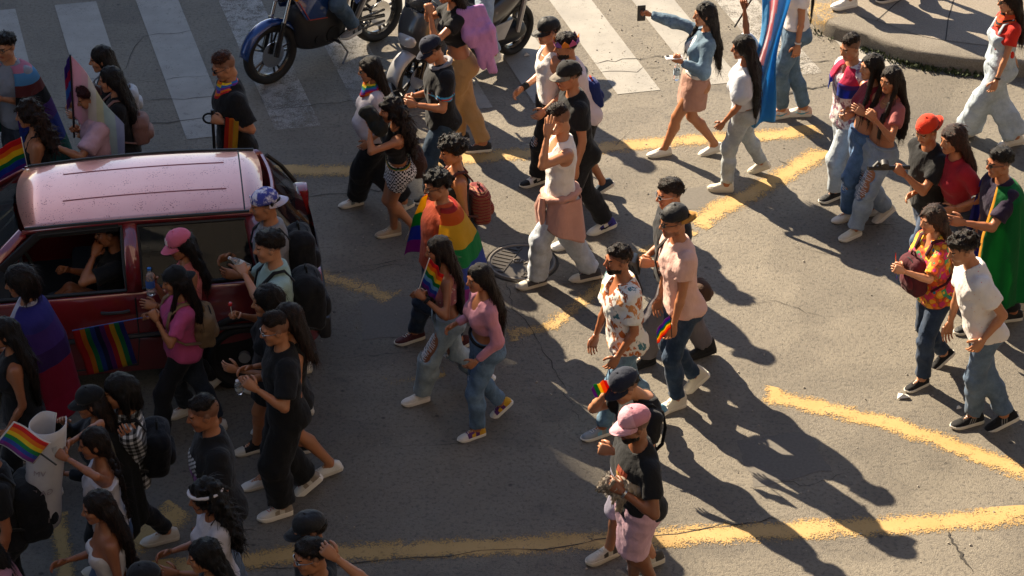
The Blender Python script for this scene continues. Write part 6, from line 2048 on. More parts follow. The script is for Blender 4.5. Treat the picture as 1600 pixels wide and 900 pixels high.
hang_cloth('flag_cape', p, ['#4a4fb4', '#3b50b2', '#0f8a44', '#0d7a3c', '#e0a020', '#c4301f'], 112, -150, -.38, 't', 1.1, folds=8, amp=.028, bounds=[.18, .36, .7, .965, .985, 1], seed=4, flare=.12)
p = person('woman in orange crocheted top hugging a burgundy backpack', (1456, 342), ((1432, 606), (1474, 564, 38)), 206, sex='f', b=1.12, tone=0, L=(1412, 424, .3), R=(1404, 414, .05), lh='p', rh='p', hp=8, hc='#2b1a13', hair=dict(k='long', len=.24, t=.018),
       top=dict(c='#d08a1e', pat='crochet', hem=-.01, sl=.85, inf=.02, neck=.06), bot=J('#22344c', r=(.01, .012, .018)), shoe=dict(c='#15161a', sole='#dcd6ca', lc='#15161a'))
backpack(p, 'burgundy backpack worn on the crochet-top woman\'s chest', '#4f1420', '#5c1a26', (.25, .15, .4), (.0, .2, .34), front=True, strap='#4f1420')
g = p.O + p.hands[1][0]
stick_flag('tiny rainbow flag poking up beside the burgundy backpack', g + V3(.0, -.02, -.05), g + V3(-.02, -.02, .14), .09, (.0, -.09, -.07), RB, wave=.006, group=None)
p = person('curly-haired man in paint-spattered white tee stooping forward', (1504, 384), ((1510, 664), (1566, 664, 28)), 193, tone=1, hfwd=.08, L=(1535, 532, .2), R='d', hp=18, hair=dict(k='curly', t=.02, quiff=.01), top=dict(c='#e4dedb', pat='spots', hem=.02, inf=.018, sl=.62), bot=J('#4c6078', r=(.012, .022, .03)), shoe=dict(c='#15161a', sole='#dcd6ca', lc='#15161a', stripes='#8a8a88'))
# on the island
p = person('person in white running shoes standing on the island kerb', (1345, -235), ((1318, 12, 0, .17), (1365, -22, 0, .17)), 195, H=1.78, tone=1, hair='short', top=dict(c='#3a3f4a'), bot=J('#2a3444'), shoe=dict(c='#efece6', sole='#efece6', st=.04))
p = person('person in black shoes further back on the island', (1410, -250), ((1388, 1, 0, .17), (1425, -10, 0, .17)), 195, H=1.78, tone=1, hair='short', top=dict(c='#20242a'), bot=J('#1c222c'), shoe=BS)
p = person('bystander at the far end of the island pavement', (1500, -300), ((1450, -45, 0, .17), (1480, -55, 0, .17)), 195, H=1.78, tone=1, hair='short', top=dict(c='#50545a'), bot=J('#2a3444'), shoe=BS)

# ---- middle, far row
p = person('man in white vest, black cap and torn black jeans', (856, 48), ((832, 288), (884, 284, 15)), 202, tone=0, L=(852, 172, .24), R=(816, 138, -.05), lh='r', hp=6, hair='short', cap=dict(c='#17181b', tilt=2), top=dict(kind='tank', c='#ece7e4', hem=.12, inf=.009, neck=.1, sl=0, drape=.3),
       bot=J('#15161a', pat=None, r=(.02, .03, .035), rips=[(0, .95, .045, .05)]), shoe=dict(c='#e8e4de', acc='#151515', swoosh='#151515', toe='#151515'))
make_necklace(p, PEARL, .075, .05, .003); strap_ring(p, 1, .86, '#0e0f12', .028)
p = person('bearded man in folded paper crown and pale pink tee', (884, 72), ((905, 310), (941, 298, 32)), 195, tone=1, L='f', R='d', beard=2, hp=8, hair=dict(k='short', quiff=.01), top=dict(c='#e3d2d6', hem=.0, inf=.024), bot=dict(c='#17181c', ln=1.0, r=(.03, .04, .04)), shoe=dict(c='#2a3a4c', sole='#d8d2c6', lace=False))
cr = MB(); n_ = 10
for i in range(n_):
    a0, a1 = 2 * PI * i / n_, 2 * PI * (i + 1) / n_; am = (a0 + a1) / 2
    q = lambda a, z, r=1.0: p.HP(.1 * r * math.cos(a), -.014 + .125 * r * math.sin(a), z)
    cr.add([q(a0, .03), q(a1, .03), q(a1, .055), q(am, .1, 1.06), q(a0, .055)], [(0, 1, 2, 3, 4)], i % 3)
o = cr.build('paper_crown', [fab('#8a5cae'), fab('#e0842a'), fab('#c65a8c')], p.root, False, None); s_ = o.modifiers.new('t', 'SOLIDIFY'); s_.thickness = .003
backpack(p, 'navy sling bag on the paper-crowned man\'s back', '#1d2f6e', '#1d2f6e', (.2, .1, .3), (.02, -.17, .25), one=1, strap='#a8322a')
p = person('man in black tee and two-tone cap with silver chain', (888, 118), ((882, 386), (941, 360, 20)), 197, tone=1, L='d', R='d', hp=10, hair='short', cap=dict(c='#1b1a1c', brim='#857d72', mesh_back='#1b1a1c', tilt=-4), top=dict(c='#131417', hem=-.02, inf=.026), bot=dict(c='#15161b', r=(.02, .03, .04)),
       shoe=(dict(c='#e6e2dc', acc='#17171a', swoosh='#141416', toe='#e6e2dc'), dict(c='#e6e2dc', acc='#3c3690', swoosh='#17171a', toe='#e6e2dc')))
make_necklace(p, STEEL, .085, .05, .0035)
p = person('man in white vest with pink jumper knotted at the hips', (872, 182), ((830, 447), (915, 436, 8)), 196, tone=0, L=(855, 212, .26), R='d', Lp=(.3, .3, -1), lh='o', hp=16, hair=dict(k='fade', quiff=.02), top=dict(kind='tank', c='#efebe8', hem=.06, inf=.01, neck=.1, drape=.45, sl=0),
       bot=J('#bcc3cd', pat='acid', r=(.016, .034, .046), ln=1.97, wr=.01), shoe=dict(c='#4a484c', toe='#d8d0c0', sole='#d8ccb8'))
def tied_jumper(p, c):
    """jumper tied round the hips: a roll round the waist and a hanging body"""
    pts = []
    for a in np.linspace(0, 2 * PI, 29)[:-1]: pts.append(p.tp(.185 * math.cos(a), -.004 + .14 * math.sin(a), .12 - .03 * math.cos(a) - .03 * math.sin(a)))
    v, f = tubegeo(np.array(pts), np.array([.03 + .008 * math.sin(q * 2.1) for q in range(28)]), 8, closed=True); j = mesh('tied_jumper', v, f, fab(c), p.root)
    P = []
    for i in range(20):
        s = i / 19; row = []
        for q in range(22):
            th = math.radians(-150 + 175 * q / 21)
            w = .2 + .05 * s + .015 * math.sin(th * 6 + s); d = .165 + .05 * s + .015 * math.sin(th * 6 + s)
            row.append(p.tp(w * math.sin(th), -.01 - d * math.cos(th), .12) - V3(0, 0, s * (.36 + .1 * math.sin(th + 1.2))))
        P.append(row)
    cloth('hanging_body', P, [fab(c)], lambda a, b: 0, j, .006)
    b = MB(); b.tube([p.tp(-.03, .16, .1), p.tp(-.06, .18, .0), p.tp(-.07, .16, -.16), p.tp(-.06, .17, -.3)], [.032, .035, .03, .026], 8); b.tube([p.tp(.0, .16, .1), p.tp(.03, .18, .0), p.tp(.04, .17, -.12), p.tp(.05, .16, -.22)], [.032, .035, .03, .026], 8); b.build('sleeve', fab(c), j)
tied_jumper(p, '#cf9c8c')
p = person('man in sunglasses and dark vest gripping a camera', (1047, 298), ((1000, 572), (1094, 555, 12)), 200, tone=1, L=(1020, 412, .26), R=(1008, 402, -.02), lh='g', rh='g', hp=8, hair=dict(k='short', quiff=.012), glasses='steel',
       top=dict(c='#1b1d22', hem=.02, inf=.024, sl=.55), bot=dict(c='#6a6468', r=(.025, .035, .04)), shoe=dict(c='#17181b', high=True, sole='#17181b', lc='#17181b'))
C = p.O + (p.hands[0][0] + p.hands[1][0]) / 2 + V3(-.05, -.03, .02)
t = empty('camera', C, 'black camera with long lens and hanging strap', 'camera')
R_ = np.stack([V3(-.15, -1, 0), V3(-1, .15, .25), V3(-.25, 0, 1)], 1)
MB().box((0, 0, 0), (.15, .08, .11), R_, 0, .015).build('camera_body', BLACKPL, t); b_ = MB(); b_.tube([R_ @ V3(0, .03, 0), R_ @ V3(0, .1, 0), R_ @ V3(0, .105, 0), R_ @ V3(0, .19, 0)], [.038, .04, .046, .048], 16); b_.build('lens', DKP, t)
MB().disc(R_ @ V3(0, .188, 0), R_[:, 1], .04, .008, 16).build('front_glass', LENS, t)
b_ = MB(); b_.tube([R_ @ V3(-.07, 0, .03), V3(.02, -.08, -.18), V3(.05, -.09, -.42), V3(.06, -.06, -.2), R_ @ V3(.07, 0, .02)], .009, 6); b_.build('neck_strap', fab('#141517'), t)
p = person('man in pale pink tee and backward black cap striding', (1053, 345), ((1046, 640), (1088, 602, 42)), 200, tone=1, L=(1052, 512, .22), R='d', hp=8, hair='short', beard=1, cap=dict(c='#17171a', back=True, brim='#b5823c'), glasses='sun', top=dict(c='#e2b8ac', hem=.03, inf=.016, sl=.6), bot=J('#1f344c', r=(.01, .014, .02)), shoe=dict(c='#ddd6c6', sole='#ddd6c6', high=True))
strap_ring(p, 0, .35, tint(1, 'tattoo', (.4, .4, .45)), .012, 'arm_tattoo')
backpack(p, 'brown waist bag on the pink-tee man\'s hip', '#4a3428', '#5c4232', (.18, .1, .15), (.06, -.19, .1), one=1, strap='#2a1d18', name='waist_bag')
g = p.O + p.tp(-.2, .13, .05)
stick_flag('little rainbow flag tucked at the pink-tee man\'s pocket', g + V3(-.04, -.06, -.08), g + V3(-.06, -.07, .12), .12, (-.1, -.02, -.1), ['#7a2f92', '#2a4fb0', '#1d8a4c', '#f2cf2c', '#ee7a1f', '#d8262c'], wave=.008)
p = person('bearded man in tropical leaf-print shirt and blue jeans', (966, 405), ((932, 682), (1022, 655, 32)), 199, tone=2, L='k', R=(930, 528, -.1), hp=2, hair=dict(k='short', quiff=.004, t=.008), beard=2, top=dict(c='#d8d4cc', pat='leaf', hem=-.02, inf=.026, neck=.13, sl=.75, sr=.03), bot=J('#5f7f98', r=(.012, .016, .02)), shoe=dict(c='#8f959a', acc='#6fa3bd', sole='#e2dcd0'))
make_necklace(p, GOLD, .075, .07, .002)
p = person('man in navy cap and black tee with pale lilac shorts', (976, 592), ((941, 874), (1010, 884, 12)), 204, hfwd=.15, tone=0, L='h', R=(950, 612, -.05), lh='g', rh='g', hp=24, hair='short', cap=dict(c='#1b2233', tilt=4), top=dict(c='#121317', hem=-.04, inf=.026), bot=dict(c='#b9b4c8', ln=.98, r=(.035, .05, .05)), shoe=dict(c='#cfc8b8', acc='#4a4640', sole='#d8d0be', st=.04))
print_patch(p, lambda i, j: int(j * 5.9) % 6, 5, 6, .12, .2, [fab(c) for c in RB], z0=.42, x0=-.04)
g = p.O + p.hands[1][0]
stick_flag('small rainbow and white flag in front of the navy-capped man', g, g + V3(-.03, -.02, .09), .1, (-.13, -.03, -.02), ['#d8d0d4', '#d8262c', '#ee7a1f', '#f2cf2c', '#1d8a4c', '#7a2f92'], 'v', .012)
backpack(p, 'thin black pouch slung at the navy-capped man\'s waist', '#101114', None, (.14, .06, .2), (-.14, .16, .1), one=-1, front=True, name='pouch')
p = person('man in pink cap and black tee carrying a small dog', (990, 658), ((978, 925), (1012, 938)), 202, H=1.72, tone=3, L=(972, 768, .3), R=(985, 762, .0), Lp=(.6, -.7, -.4), lh='p', rh='p', hp=10, hair='fade', beard=2, cap=dict(c='#dba2ae', mesh_back='#c98794', brim='#dba2ae'), top=dict(c='#131418', hem=.0, inf=.02, sl=.62), bot=dict(c='#dfb3c2', ln=.98, r=(.035, .05, .055), wr=.012), shoe=dict(c='#cfc8b8'))
print_patch(p, lambda i, j: [0, 1, 2, 3, 4][int(j * 4.9)], 4, 8, .11, .2, [fab(c) for c in ('#3a6ea8', '#c8302a', '#e08a2a', '#dba82a', '#b04a2a')], z0=.42, x0=-.05)
strap_ring(p, 0, .92, STEEL, .007, 'bracelet')
def dog(c, f, r):
    t = empty('small_dog', c, 'shaggy grey and tan terrier held in the pink-capped man\'s arms', 'dog')
    F = Field((-.3, -.3, -.25), (.3, .3, .25), .0085); up = V3(0, 0, 1)
    hd = f * .1 + r * -.02 + up * .03
    F.add(cone(-f * .12, f * .02, .068, .072), .03); F.add(cone(f * .02, hd, .055, .045), .03)
    F.add(ell(hd, (.052, .05, .05)), .02); F.add(cone(hd, hd + f * .065 - up * .02, .03, .018), .02)
    for s in (-1, 1):
        F.add(cone(hd + r * s * .035 + up * .03 - f * .01, hd + r * s * .05 + up * .065 - f * .02, .018, .006), .01)
        F.add(cone(f * .01 + r * s * .04, f * .05 + r * s * .045 - up * .13, .025, .018), .02); F.add(cone(-f * .1 + r * s * .045, -f * .08 + r * s * .05 - up * .12, .032, .018), .02)
    F.add(cone(-f * .16 + up * .02, -f * .22 + up * .08, .02, .012), .02)
    F.warp(lambda x, y, z: .014 * noise(x * 60, y * 60, z * 24) + .008 * noise(x * 110, y * 110, z * 50))
    v, q = F.net()
    m, nt, b = nodes('dog_fur'); n1 = tnoise(nt, coords(nt, (40, 40, 14)), 1, 5, .7); n2 = tnoise(nt, coords(nt), 9, 2)
    nt.links.new(mixc(nt, ramp(nt, [(.4, 0), (.6, 1)], n2), ramp(nt, [(.3, (.06, .05, .042)), (.7, (.26, .21, .16))], n1), ramp(nt, [(.3, (.2, .14, .09)), (.7, (.55, .45, .34))], n1)), b.inputs['Base Color']); b.inputs['Roughness'].default_value = .7
    bump(nt, b, n1, 1.0, .01)
    o = mesh('body', v, q, m, t)
    b_ = MB(); rg_ = random.Random(3)
    for i in rg_.sample(range(len(v)), 420):
        a = v[i]; d = nrm(nrm(a) + V3(rg_.uniform(-.6, .6), rg_.uniform(-.6, .6), rg_.uniform(-1.0, .2)))
        b_.tube([a - d * .006, a + d * .008, a + d * rg_.uniform(.012, .022) - up * .006], [.003, .0024, .0007], 4)
    b_.build('fur_tufts', m, o)
    MB().tube([hd + f * .078 - up * .018, hd + f * .088 - up * .018], [.01, .007], 8).build('nose', BLACKPL, t)
    for s in (-1, 1): MB().tube([hd + f * .042 + r * s * .022 + up * .016, hd + f * .05 + r * s * .024 + up * .017], [.007, .004], 8).build('eye', LENS, t)
dog(py_(975, 762, p.O[1] - .3), nrm(V3(-1, -.25, -.05)), nrm(V3(.25, -1, 0)))

# ---- middle, left of the tank-top men
p = person('woman in white tee over a round belly with rainbow neckerchief', (577, 103), ((549, 321), (630, 327, 25)), 195, sex='f', b=1.12, tone=1, belly=.09, L=(576, 222, .2), R='d', hp=8, hair=dict(k='long', len=.4, t=.02), glasses='sun', top=dict(c='#d3cbd2', hem=.09, inf=.014, sl=.6, drape=.1), bot=dict(c='#121317', r=(.03, .05, .05)), shoe=dict(c='#d8d4cc', acc='#7f8a8c'))
make_scarf(p, ['#d8262c', '#ee7a1f', '#f2cf2c', '#1d8a4c', '#2a6fc0', '#7a2f92'])
p = person('woman in black cropped vest and wavy black-white check shorts', (611, 165), ((607, 368), (650, 366, 48)), 190, sex='f', b=1.02, tone=1, L=(578, 196, .22), R=(582, 190, .0), lh='g', hp=10, hc='#150e0c', hair=dict(k='curly_long', len=.36, t=.024), top=dict(kind='tank', c='#131418', hem=.24, inf=.009, sl=0), bot=dict(c='#888888', pat='checker', ln=.42, r=(.016, .03, .03), rise=.2, band=['#b8342a', '#d8a62c', '#2a8a4a', '#1a1a1c']), shoe=dict(c='#b59f84', sole='#c9bda4', high=True, st=.035))
g = p.O + p.hands[0][0]
F = Field((-.3, -.3, -.3), (.3, .3, .3), .012)
F.add(cone((-.03, -.02, .06), (.08, -.06, -.08), .055, .065), .03); F.add(cone((.02, .0, .05), (.1, .02, -.1), .05, .05), .04)
F.warp(lambda x, y, z: .014 * noise(x * 16, y * 16, z * 16) + .008 * noise(x * 33, y * 33, z * 33)); v_, q_ = F.net()
tag(mesh('folded_jacket', v_, q_, fab('#1c1f1c'), None, None, True, g), 'dark bundled jacket held by the check-shorts woman', 'jacket')
backpack(p, 'brown woven shoulder bag behind the check-shorts woman', '#3a2018', '#4a2a1c', (.2, .12, .34), (.1, -.2, .02), one=1, strap='#2a1a14', name='shoulder_bag')
p = person('man in navy cap and black striped-chest polo reading phone', (674, 72), ((667, 314), (716, 304)), 200, tone=1, b=1.06, L=(650, 164, .24), R=(644, 150, .02), lh='p', rh='p', hp=26, hfwd=.08, hair='short', cap=dict(c='#191f33', tilt=2), top=dict(c='#14161b', hem=-.02, inf=.02, sl=.72, bands=[(.405, .415, '#3f9fd0'), (.39, .397, '#c8402a'), (.375, .383, '#3f9fd0')]), bot=J('#22384e', r=(.02, .03, .035)), shoe=BS)
b_ = MB(); pts = [p.tp(.082 * math.cos(a), -.01 + .092 * math.sin(a), .64 - .03 * math.sin(a)) for a in np.linspace(0, 2 * PI, 25)[:-1]]
v_, f_ = tubegeo(np.array(pts), np.full(24, .022), 6, True, True); mesh('collar', v_, f_, fab('#8a8c94'), p.root)
phone(p, 1, 'dark phone read by the man in the navy cap', tilt=np.stack([p.r, p.f * .7 + V3(0, 0, .7), -p.f * .7 + V3(0, 0, .7)], 1))
p = person('woman in black crop top and khaki trousers with lilac hoodie', (700, -22), ((712, 222), (746, 236)), 195, sex='f', tone=1, b=1.02, L=(672, 22, .2), R=(668, 12, -.1), Lp=(.5, .2, -1), lh='g', rh='g', hair=dict(k='long', len=.35), top=dict(c='#121317', hem=.3, inf=.012, sl=.4), bot=dict(c='#b08a5c', r=(.012, .024, .026), rise=.18), shoe=dict(c='#2a2a2c', sole='#e2dccf'))
F = Field((-.5, -.5, .5), (.5, .5, 1.7), .013)
for k_, (a_, b_) in enumerate(((-.02, .42), (-.09, .16), (-.16, .12), (-.22, .3))):
    F.add(cone(p.tp(-.1, a_ - .02, .62), p.tp(-.19, a_ - .06, .42), .035, .045), .04); F.add(cone(p.tp(-.19, a_ - .06, .42), p.tp(-.2, a_ - .08, b_ - .12), .045, .035, fb=True), .04)
F.add(cone(p.tp(-.15, -.2, .5), p.tp(-.17, -.28, -.02), .04, .032, fb=True), .03)
F.warp(lambda x, y, z: .016 * noise(x * 13, y * 13, z * 6) + .009 * noise(x * 28, y * 28, z * 12))
v_, q_ = F.net()
hd_ = mesh('hoodie', v_, q_, fab('#bb86bd'), None, None, True, p.O); tag(hd_, 'lilac hoodie draped over the khaki-trousered woman\'s shoulder', 'hoodie')

p = person('curly-haired woman in black camisole with patterned rucksack', (706, 236), None, 197, H=1.6, sex='f', tone=1, L='d', R='d', Lp=(.3, -1, -.2), hp=14, hc='#15100e', hair=dict(k='afro', t=.04), stride=.12, top=dict(kind='cami', c='#15161b', hem=.2, inf=.009, sl=0), bot=J('#1c2a3c'), shoe=BS)
backpack(p, 'red and brown patterned rucksack on the curly woman\'s back', '#7a2a24', '#8a3a2c', (.26, .16, .36), (-.02, -.2, .26), pat='ethnic', strap='#5a2a20')
p = person('curly-haired man in glasses draped in a big rainbow flag', (683, 284), ((640, 533), (716, 545, 25)), 200, tone=1, L=(.0, .05, -.5, 'b'), R=(.0, .05, -.5, 'b'), hp=12, hair=dict(k='curly', t=.024, quiff=.014), glasses='clear', top=dict(c='#c8502a', hem=.05), bot=J('#1f3044', r=(.012, .018, .02)), shoe=dict(c='#4a1c20'))
hang_cloth('flag_cape', p, ['#d8362c', '#f0701f', '#f6cc38', '#25a35a', '#4560c4', '#b544a8'], -122, 122, -.1, 's', 1.22, folds=5, amp=.03, bounds=[.05, .18, .4, .6, .8, 1], seed=7, flare=.15, z0=.63)
p = person('long-haired woman in pink halter and shredded jeans holding flag', (684, 386), ((650, 629), (758, 602, 42)), 196, sex='f', tone=2, L=(662, 466, .26), R=(655, 458, .05), lh='g', rh='g', hp=6, hair=dict(k='long', len=.55, front=[(-1, .3)]), top=dict(kind='tank', c='#b56f74', pat='pinkdots', hem=.3, sl=0, inf=.009, neck=.08), bot=J('#94a3aa', pat='acid', r=(.018, .035, .036), rips=[(0, .62, .06, .11), (1, .8, .055, .07), (1, 1.1, .05, .08), (0, .9, .05, .05)]), shoe=dict(c='#e6e1da', sole='#e6e1da', st=.04))
strap_ring(p, 0, .88, '#101114', .012, 'watch')
g = p.O + p.hands[0][0]
stick_flag('small rainbow flag held up by the woman in shredded jeans', g + V3(0, 0, -.03), g + V3(.1, -.02, .3), .24, (.1, -.06, -.08), RB[0:3] + ['#1d8a4c', '#7ab6d8', '#2a4fb0', '#7a2f92'], wave=.012, pole='#d8d4cc')
p = person('woman in pink long-sleeved crop top and blue jeans', (748, 434), ((737, 684), (785, 641, 42)), 200, sex='f', b=1.08, tone=1, L=(744, 564, .22), R=(712, 506, -.05), hp=6, hyaw=8, hair=dict(k='long', len=.46), top=dict(c='#d3909f', hem=.3, sl=1.95, inf=.008, sr=.01, neck=.1, drape=0), bot=J('#5a748e', r=(.01, .014, .022), rise=.2, belt='#15161a', rips=[(1, .98, .04, .03)]), shoe=dict(c='#5a2a6c', toe='#e2dcd2', acc='#d8a52c', sole='#e2dcd2'))

# ---- far left, behind the car
p = person('person in glasses with a striped pride flag as cape', (8, 72), None, 248, H=1.66, tone=0, hp=6, hair=dict(k='short', fringe=.012, quiff=.01, t=.016), glasses='clear', L='c', R='c', top=dict(c='#8a8f9c', hem=0), bot=J('#2a3444'), shoe=BS, stride=.05)
hang_cloth('flag_cape', p, ['#e79ab4', '#6fb4e4', '#7c3a3a', '#141418', '#5a2f86', '#2a3f9a', '#1d6a5c'], -150, 150, -.3, 's', 1.1, folds=6, amp=.02, bounds=[.12, .24, .34, .46, .6, .8, 1], seed=3, flare=.22)
p = person('curly brown-haired woman in black strappy top with hand flag', (44, 178), None, 193, H=1.62, sex='f', b=1.1, tone=1, hp=8, hc='#1f130f', hair=dict(k='curly_long', len=.2, t=.026), L='h', R='h', lh='g', top=dict(kind='cami', c='#15161b', hem=.1, sl=0, inf=.009), bot=J('#2a3444'), shoe=BS, stride=.1)
g = p.O + p.hands[0][0]
Yf = p.O[1] - .32
stick_flag('rainbow hand flag of the strappy-top woman by the car', py_(46, 278, Yf), py_(33, 214, Yf), .27, (-.27, -.03, -.13), RB, wave=.012, pole='#d8d4cc', sag=.02)
p = person('tall woman with straight black hair behind the pale flag', (158, 92), None, 192, H=1.64, sex='f', tone=1, hair=dict(k='long', len=.42), L='h', R='h', top=dict(c='#17181c', hem=.05), bot=J('#1c2634'), shoe=BS, stride=.1)
backpack(p, 'small pale grey backpack on the tall black-haired woman', '#b9bcc0', None, (.22, .13, .28), (-.02, -.2, .38), strap='#8a8c90')
p = person('woman with long black hair and rose-brown backpack', (172, 124), None, 190, H=1.6, sex='f', tone=1, hair=dict(k='long', len=.42), L='h', R='c', top=dict(c='#131417', hem=.05), bot=dict(c='#131417'), shoe=BS, stride=.1)
backpack(p, 'rose-brown backpack beside the tall woman\'s grey one', '#8d6a62', '#9c7a70', (.24, .15, .3), (.0, -.2, .28), strap='#8d6a62')
p = person('person in pale pink tee reaching out and holding flag', (139, 152), None, 197, H=1.64, tone=1, hc='#2e0f14', hp=20, hair=dict(k='short', quiff=.01, t=.016), L=(84, 228, .3), R=(124, 204, -.05), Lp=(.6, -.3, -.8), lh='o', rh='g', top=dict(c='#d0a9b8', hem=-.02, inf=.028, sl=.75, sr=.03), bot=J('#2a3444'), shoe=BS, stride=.12)
g = p.O + p.hands[1][0]
stick_flag('pastel pink and white flag drooping over the pink tee', g + V3(0, 0, -.08), g + V3(.05, -.02, .68), .56, (.38, -.14, -.46), ['#f0c0cc', '#ecc6cc', '#efe6dc', '#e9e2c4', '#cfdcd8', '#c0c6dc'], 'v', .03, .1, pr=.008, nw=1.2)
stick_flag('narrow purple and blue flag on the pink-tee walker\'s pole', g + V3(.01, .02, .0), g + V3(.045, .02, .66), .4, (-.06, .01, -.06), ['#5a3f9e', '#c03a6c', '#5a8fd0', '#7a4f9e'], 'h', .015, .05, pr=.004)
p = person('auburn-haired man in black tee and rainbow scarf with monopod', (350, 103), None, 200, H=1.72, b=1.1, tone=0, hc='#3a1f14', hp=22, hair=dict(k='fade', quiff=.014), glasses='sun', L=(348, 190, .2), R='d', lh='g', top=dict(c='#121316', hem=-.05, inf=.026, sl=.8, sr=.022), bot=dict(c='#111215', r=(.03, .04, .04)), shoe=BS)
make_scarf(p, ['#d8262c', '#ee7a1f', '#f2cf2c', '#2a6fc0', '#7a2f92', '#ee7a1f'])
g = p.O + p.hands[0][0]
t = empty('monopod', g, 'black monopod gripped by the auburn-haired man', 'monopod')
MB().tube([V3(.0, 0, .08), V3(-.01, 0, -.35), V3(-.03, 0, -g[2] + .01)], [.014, .013, .009], 8).build('leg', BLACKPL, t)
pts = [V3(-.03 + .05 * math.cos(a), .0, .0 + .045 * math.sin(a)) for a in np.linspace(0, 2 * PI, 15)[:-1]]; v_, f_ = tubegeo(np.array(pts), np.full(14, .009), 6, True, True); mesh('wrist_loop', v_, f_, fab('#141517'), t)
stick_flag('red and yellow flag end hanging at the auburn man\'s thigh', g + V3(.1, -.06, -.05), g + V3(.11, -.06, .04), .3, (.11, -.02, .0), ['#d83a24', '#ee8a2f', '#e0b83c'], 'v', .01)

# ---- riders
t_, mid, hdir, kk = MOTO
lf = V3(-hdir[1], hdir[0], 0)
ptl = lambda x, y, z: mid + hdir * x * kk + lf * y * kk + V3(0, 0, z * kk)
s_ = ptl(-.22, 0, .93); fl, fr = ptl(-.08, .24, .3), ptl(-.05, -.22, .3)
person('motorcycle rider in faded blue jeans and grey trainers', (0, 0), None, math.degrees(math.atan2(hdir[1], hdir[0])), H=1.66, tone=1, seat=(s_[0], s_[1], s_[2], .2), feet3=((*fl, 0), (*fr, 0)), pole_knee=(hdir + V3(0, 0, .6) + lf * .3, hdir + V3(0, 0, .6) - lf * .3), L=(.1, .5, -.22, 'b'), R=(.1, .5, -.22, 'b'), lh='g', rh='g', hair='short', top=dict(c='#2a2c30', sl=1.9), bot=J('#3f5468', r=(.018, .025, .03)), shoe=dict(c='#8a8a8a', acc='#2a2a2c', sole='#d5cfc3'))
t_, mid, hdir, kk = SCOOT
lf = V3(-hdir[1], hdir[0], 0)
s_ = ptl(-.2, 0, .82); fl, fr = ptl(.0, .28, .2), ptl(.15, -.2, .36)
person('scooter rider in light ripped jeans with foot lowered', (0, 0), None, math.degrees(math.atan2(hdir[1], hdir[0])), H=1.72, tone=1, seat=(s_[0], s_[1], s_[2], .1), feet3=((*fl, 0), (*fr, 0)), pole_knee=(hdir + V3(0, 0, .5) + lf * .5, hdir + V3(0, 0, .6) - lf * .3), L=(.1, .45, -.22, 'b'), R=(.1, .45, -.22, 'b'), lh='g', rh='g', hair='short', top=dict(c='#1a1b1f', sl=.7), bot=J('#8fa0b2', pat='acid', r=(.02, .03, .035), rips=[(0, .8, .03, .03)]), shoe=dict(c='#d8d4cc'))
# ---- driver
_, C, az_ = CAR
hdv = V3(math.cos(az_), math.sin(az_), 0); lf = V3(-hdv[1], hdv[0], 0)
s_ = C + hdv * -.16 + lf * .34 + V3(0, 0, .5)
person('driver in black tee resting head on hand in red car', (0, 0), None, math.degrees(az_), H=1.6, tone=2, seat=(s_[0], s_[1], s_[2], -.12), feet3=((*(C + hdv * .55 + lf * .4 + V3(0, 0, .42)), 0), (*(C + hdv * .55 + lf * .28 + V3(0, 0, .42)), 0)), pole_knee=(V3(0, 0, 1), V3(0, 0, 1)), L=(-.06, .16, .1, 'b'), R=(-.1, .4, -.16, 'b'), Lp=(.9, .5, -.9), lh='r', rh='g', hair='short', hp=5, top=dict(c='#121316', sl=.62), bot=J('#2a3444'), shoe=BS)

# ---- shaded crowd beside the car
p = person('man in tie-dye cap with black backpack behind the car', (413, 320), None, 196, H=1.74, tone=1, hp=8, hair=dict(k='short', t=.016), cap=dict(c='#d8d0e4', pat='tiedye', back=True), L='h', R='h', stride=.15, top=dict(c='#8c8c90', hem=0, inf=.025), bot=J('#2a3444'), shoe=WS)
backpack(p, 'black backpack with white piping on the tie-dye capped man', '#121318', '#1a1b20', (.3, .2, .46), (.0, -.22, .36))
p = person('dark-haired youth in mint tee with large black backpack', (420, 385), None, 196, H=1.72, tone=0, hp=6, hair=dict(k='short', fringe=.014, t=.018, quiff=.012), L=(382, 428, .22), R=(378, 418, -.1), lh='g', rh='g', stride=.12, top=dict(c='#9db6ae', hem=0, inf=.022), bot=J('#1c2634'), shoe=WS)
backpack(p, 'large black backpack of the mint-tee youth', '#0f1014', '#14151a', (.34, .22, .5), (.0, -.24, .32))
bottle(p.O + p.hands[0][0] + V3(.0, -.0, .02), rotx(.3) @ roty(-.9), 'small empty bottle held by the mint-tee youth', '#c8c8cc', '#c8ccd0', .8)
p = person('dark-haired woman in black holding up a red lollipop', (416, 462), ((391, 706), (461, 706)), 196, H=1.62, sex='f', tone=1, hp=4, hair=dict(k='bob', t=.02), L='h', R=(374, 492, -.05), rh='g', top=dict(c='#121317', hem=.05), bot=dict(c='#121317', ln=.6, r=(.03, .04, .04)), shoe=dict(c='#17181b', toe='#d8d0c0', sole='#d8d0c0', high=True))
g = p.O + p.hands[1][0]
t = empty('lollipop', g, 'red lollipop on a white stick', 'lollipop'); MB().tube([V3(0, 0, -.03), V3(-.01, 0, .085)], .003, 6).build('stick', PEARL, t)
F = Field((-.04, -.04, .04), (.04, .04, .15), .005); F.add(ell((-.011, 0, .095), (.016, .016, .018)), .005); v_, q_ = F.net(); mesh('candy', v_, q_, plain('red_candy', (.5, .01, .015), .15, coat=.8), t)
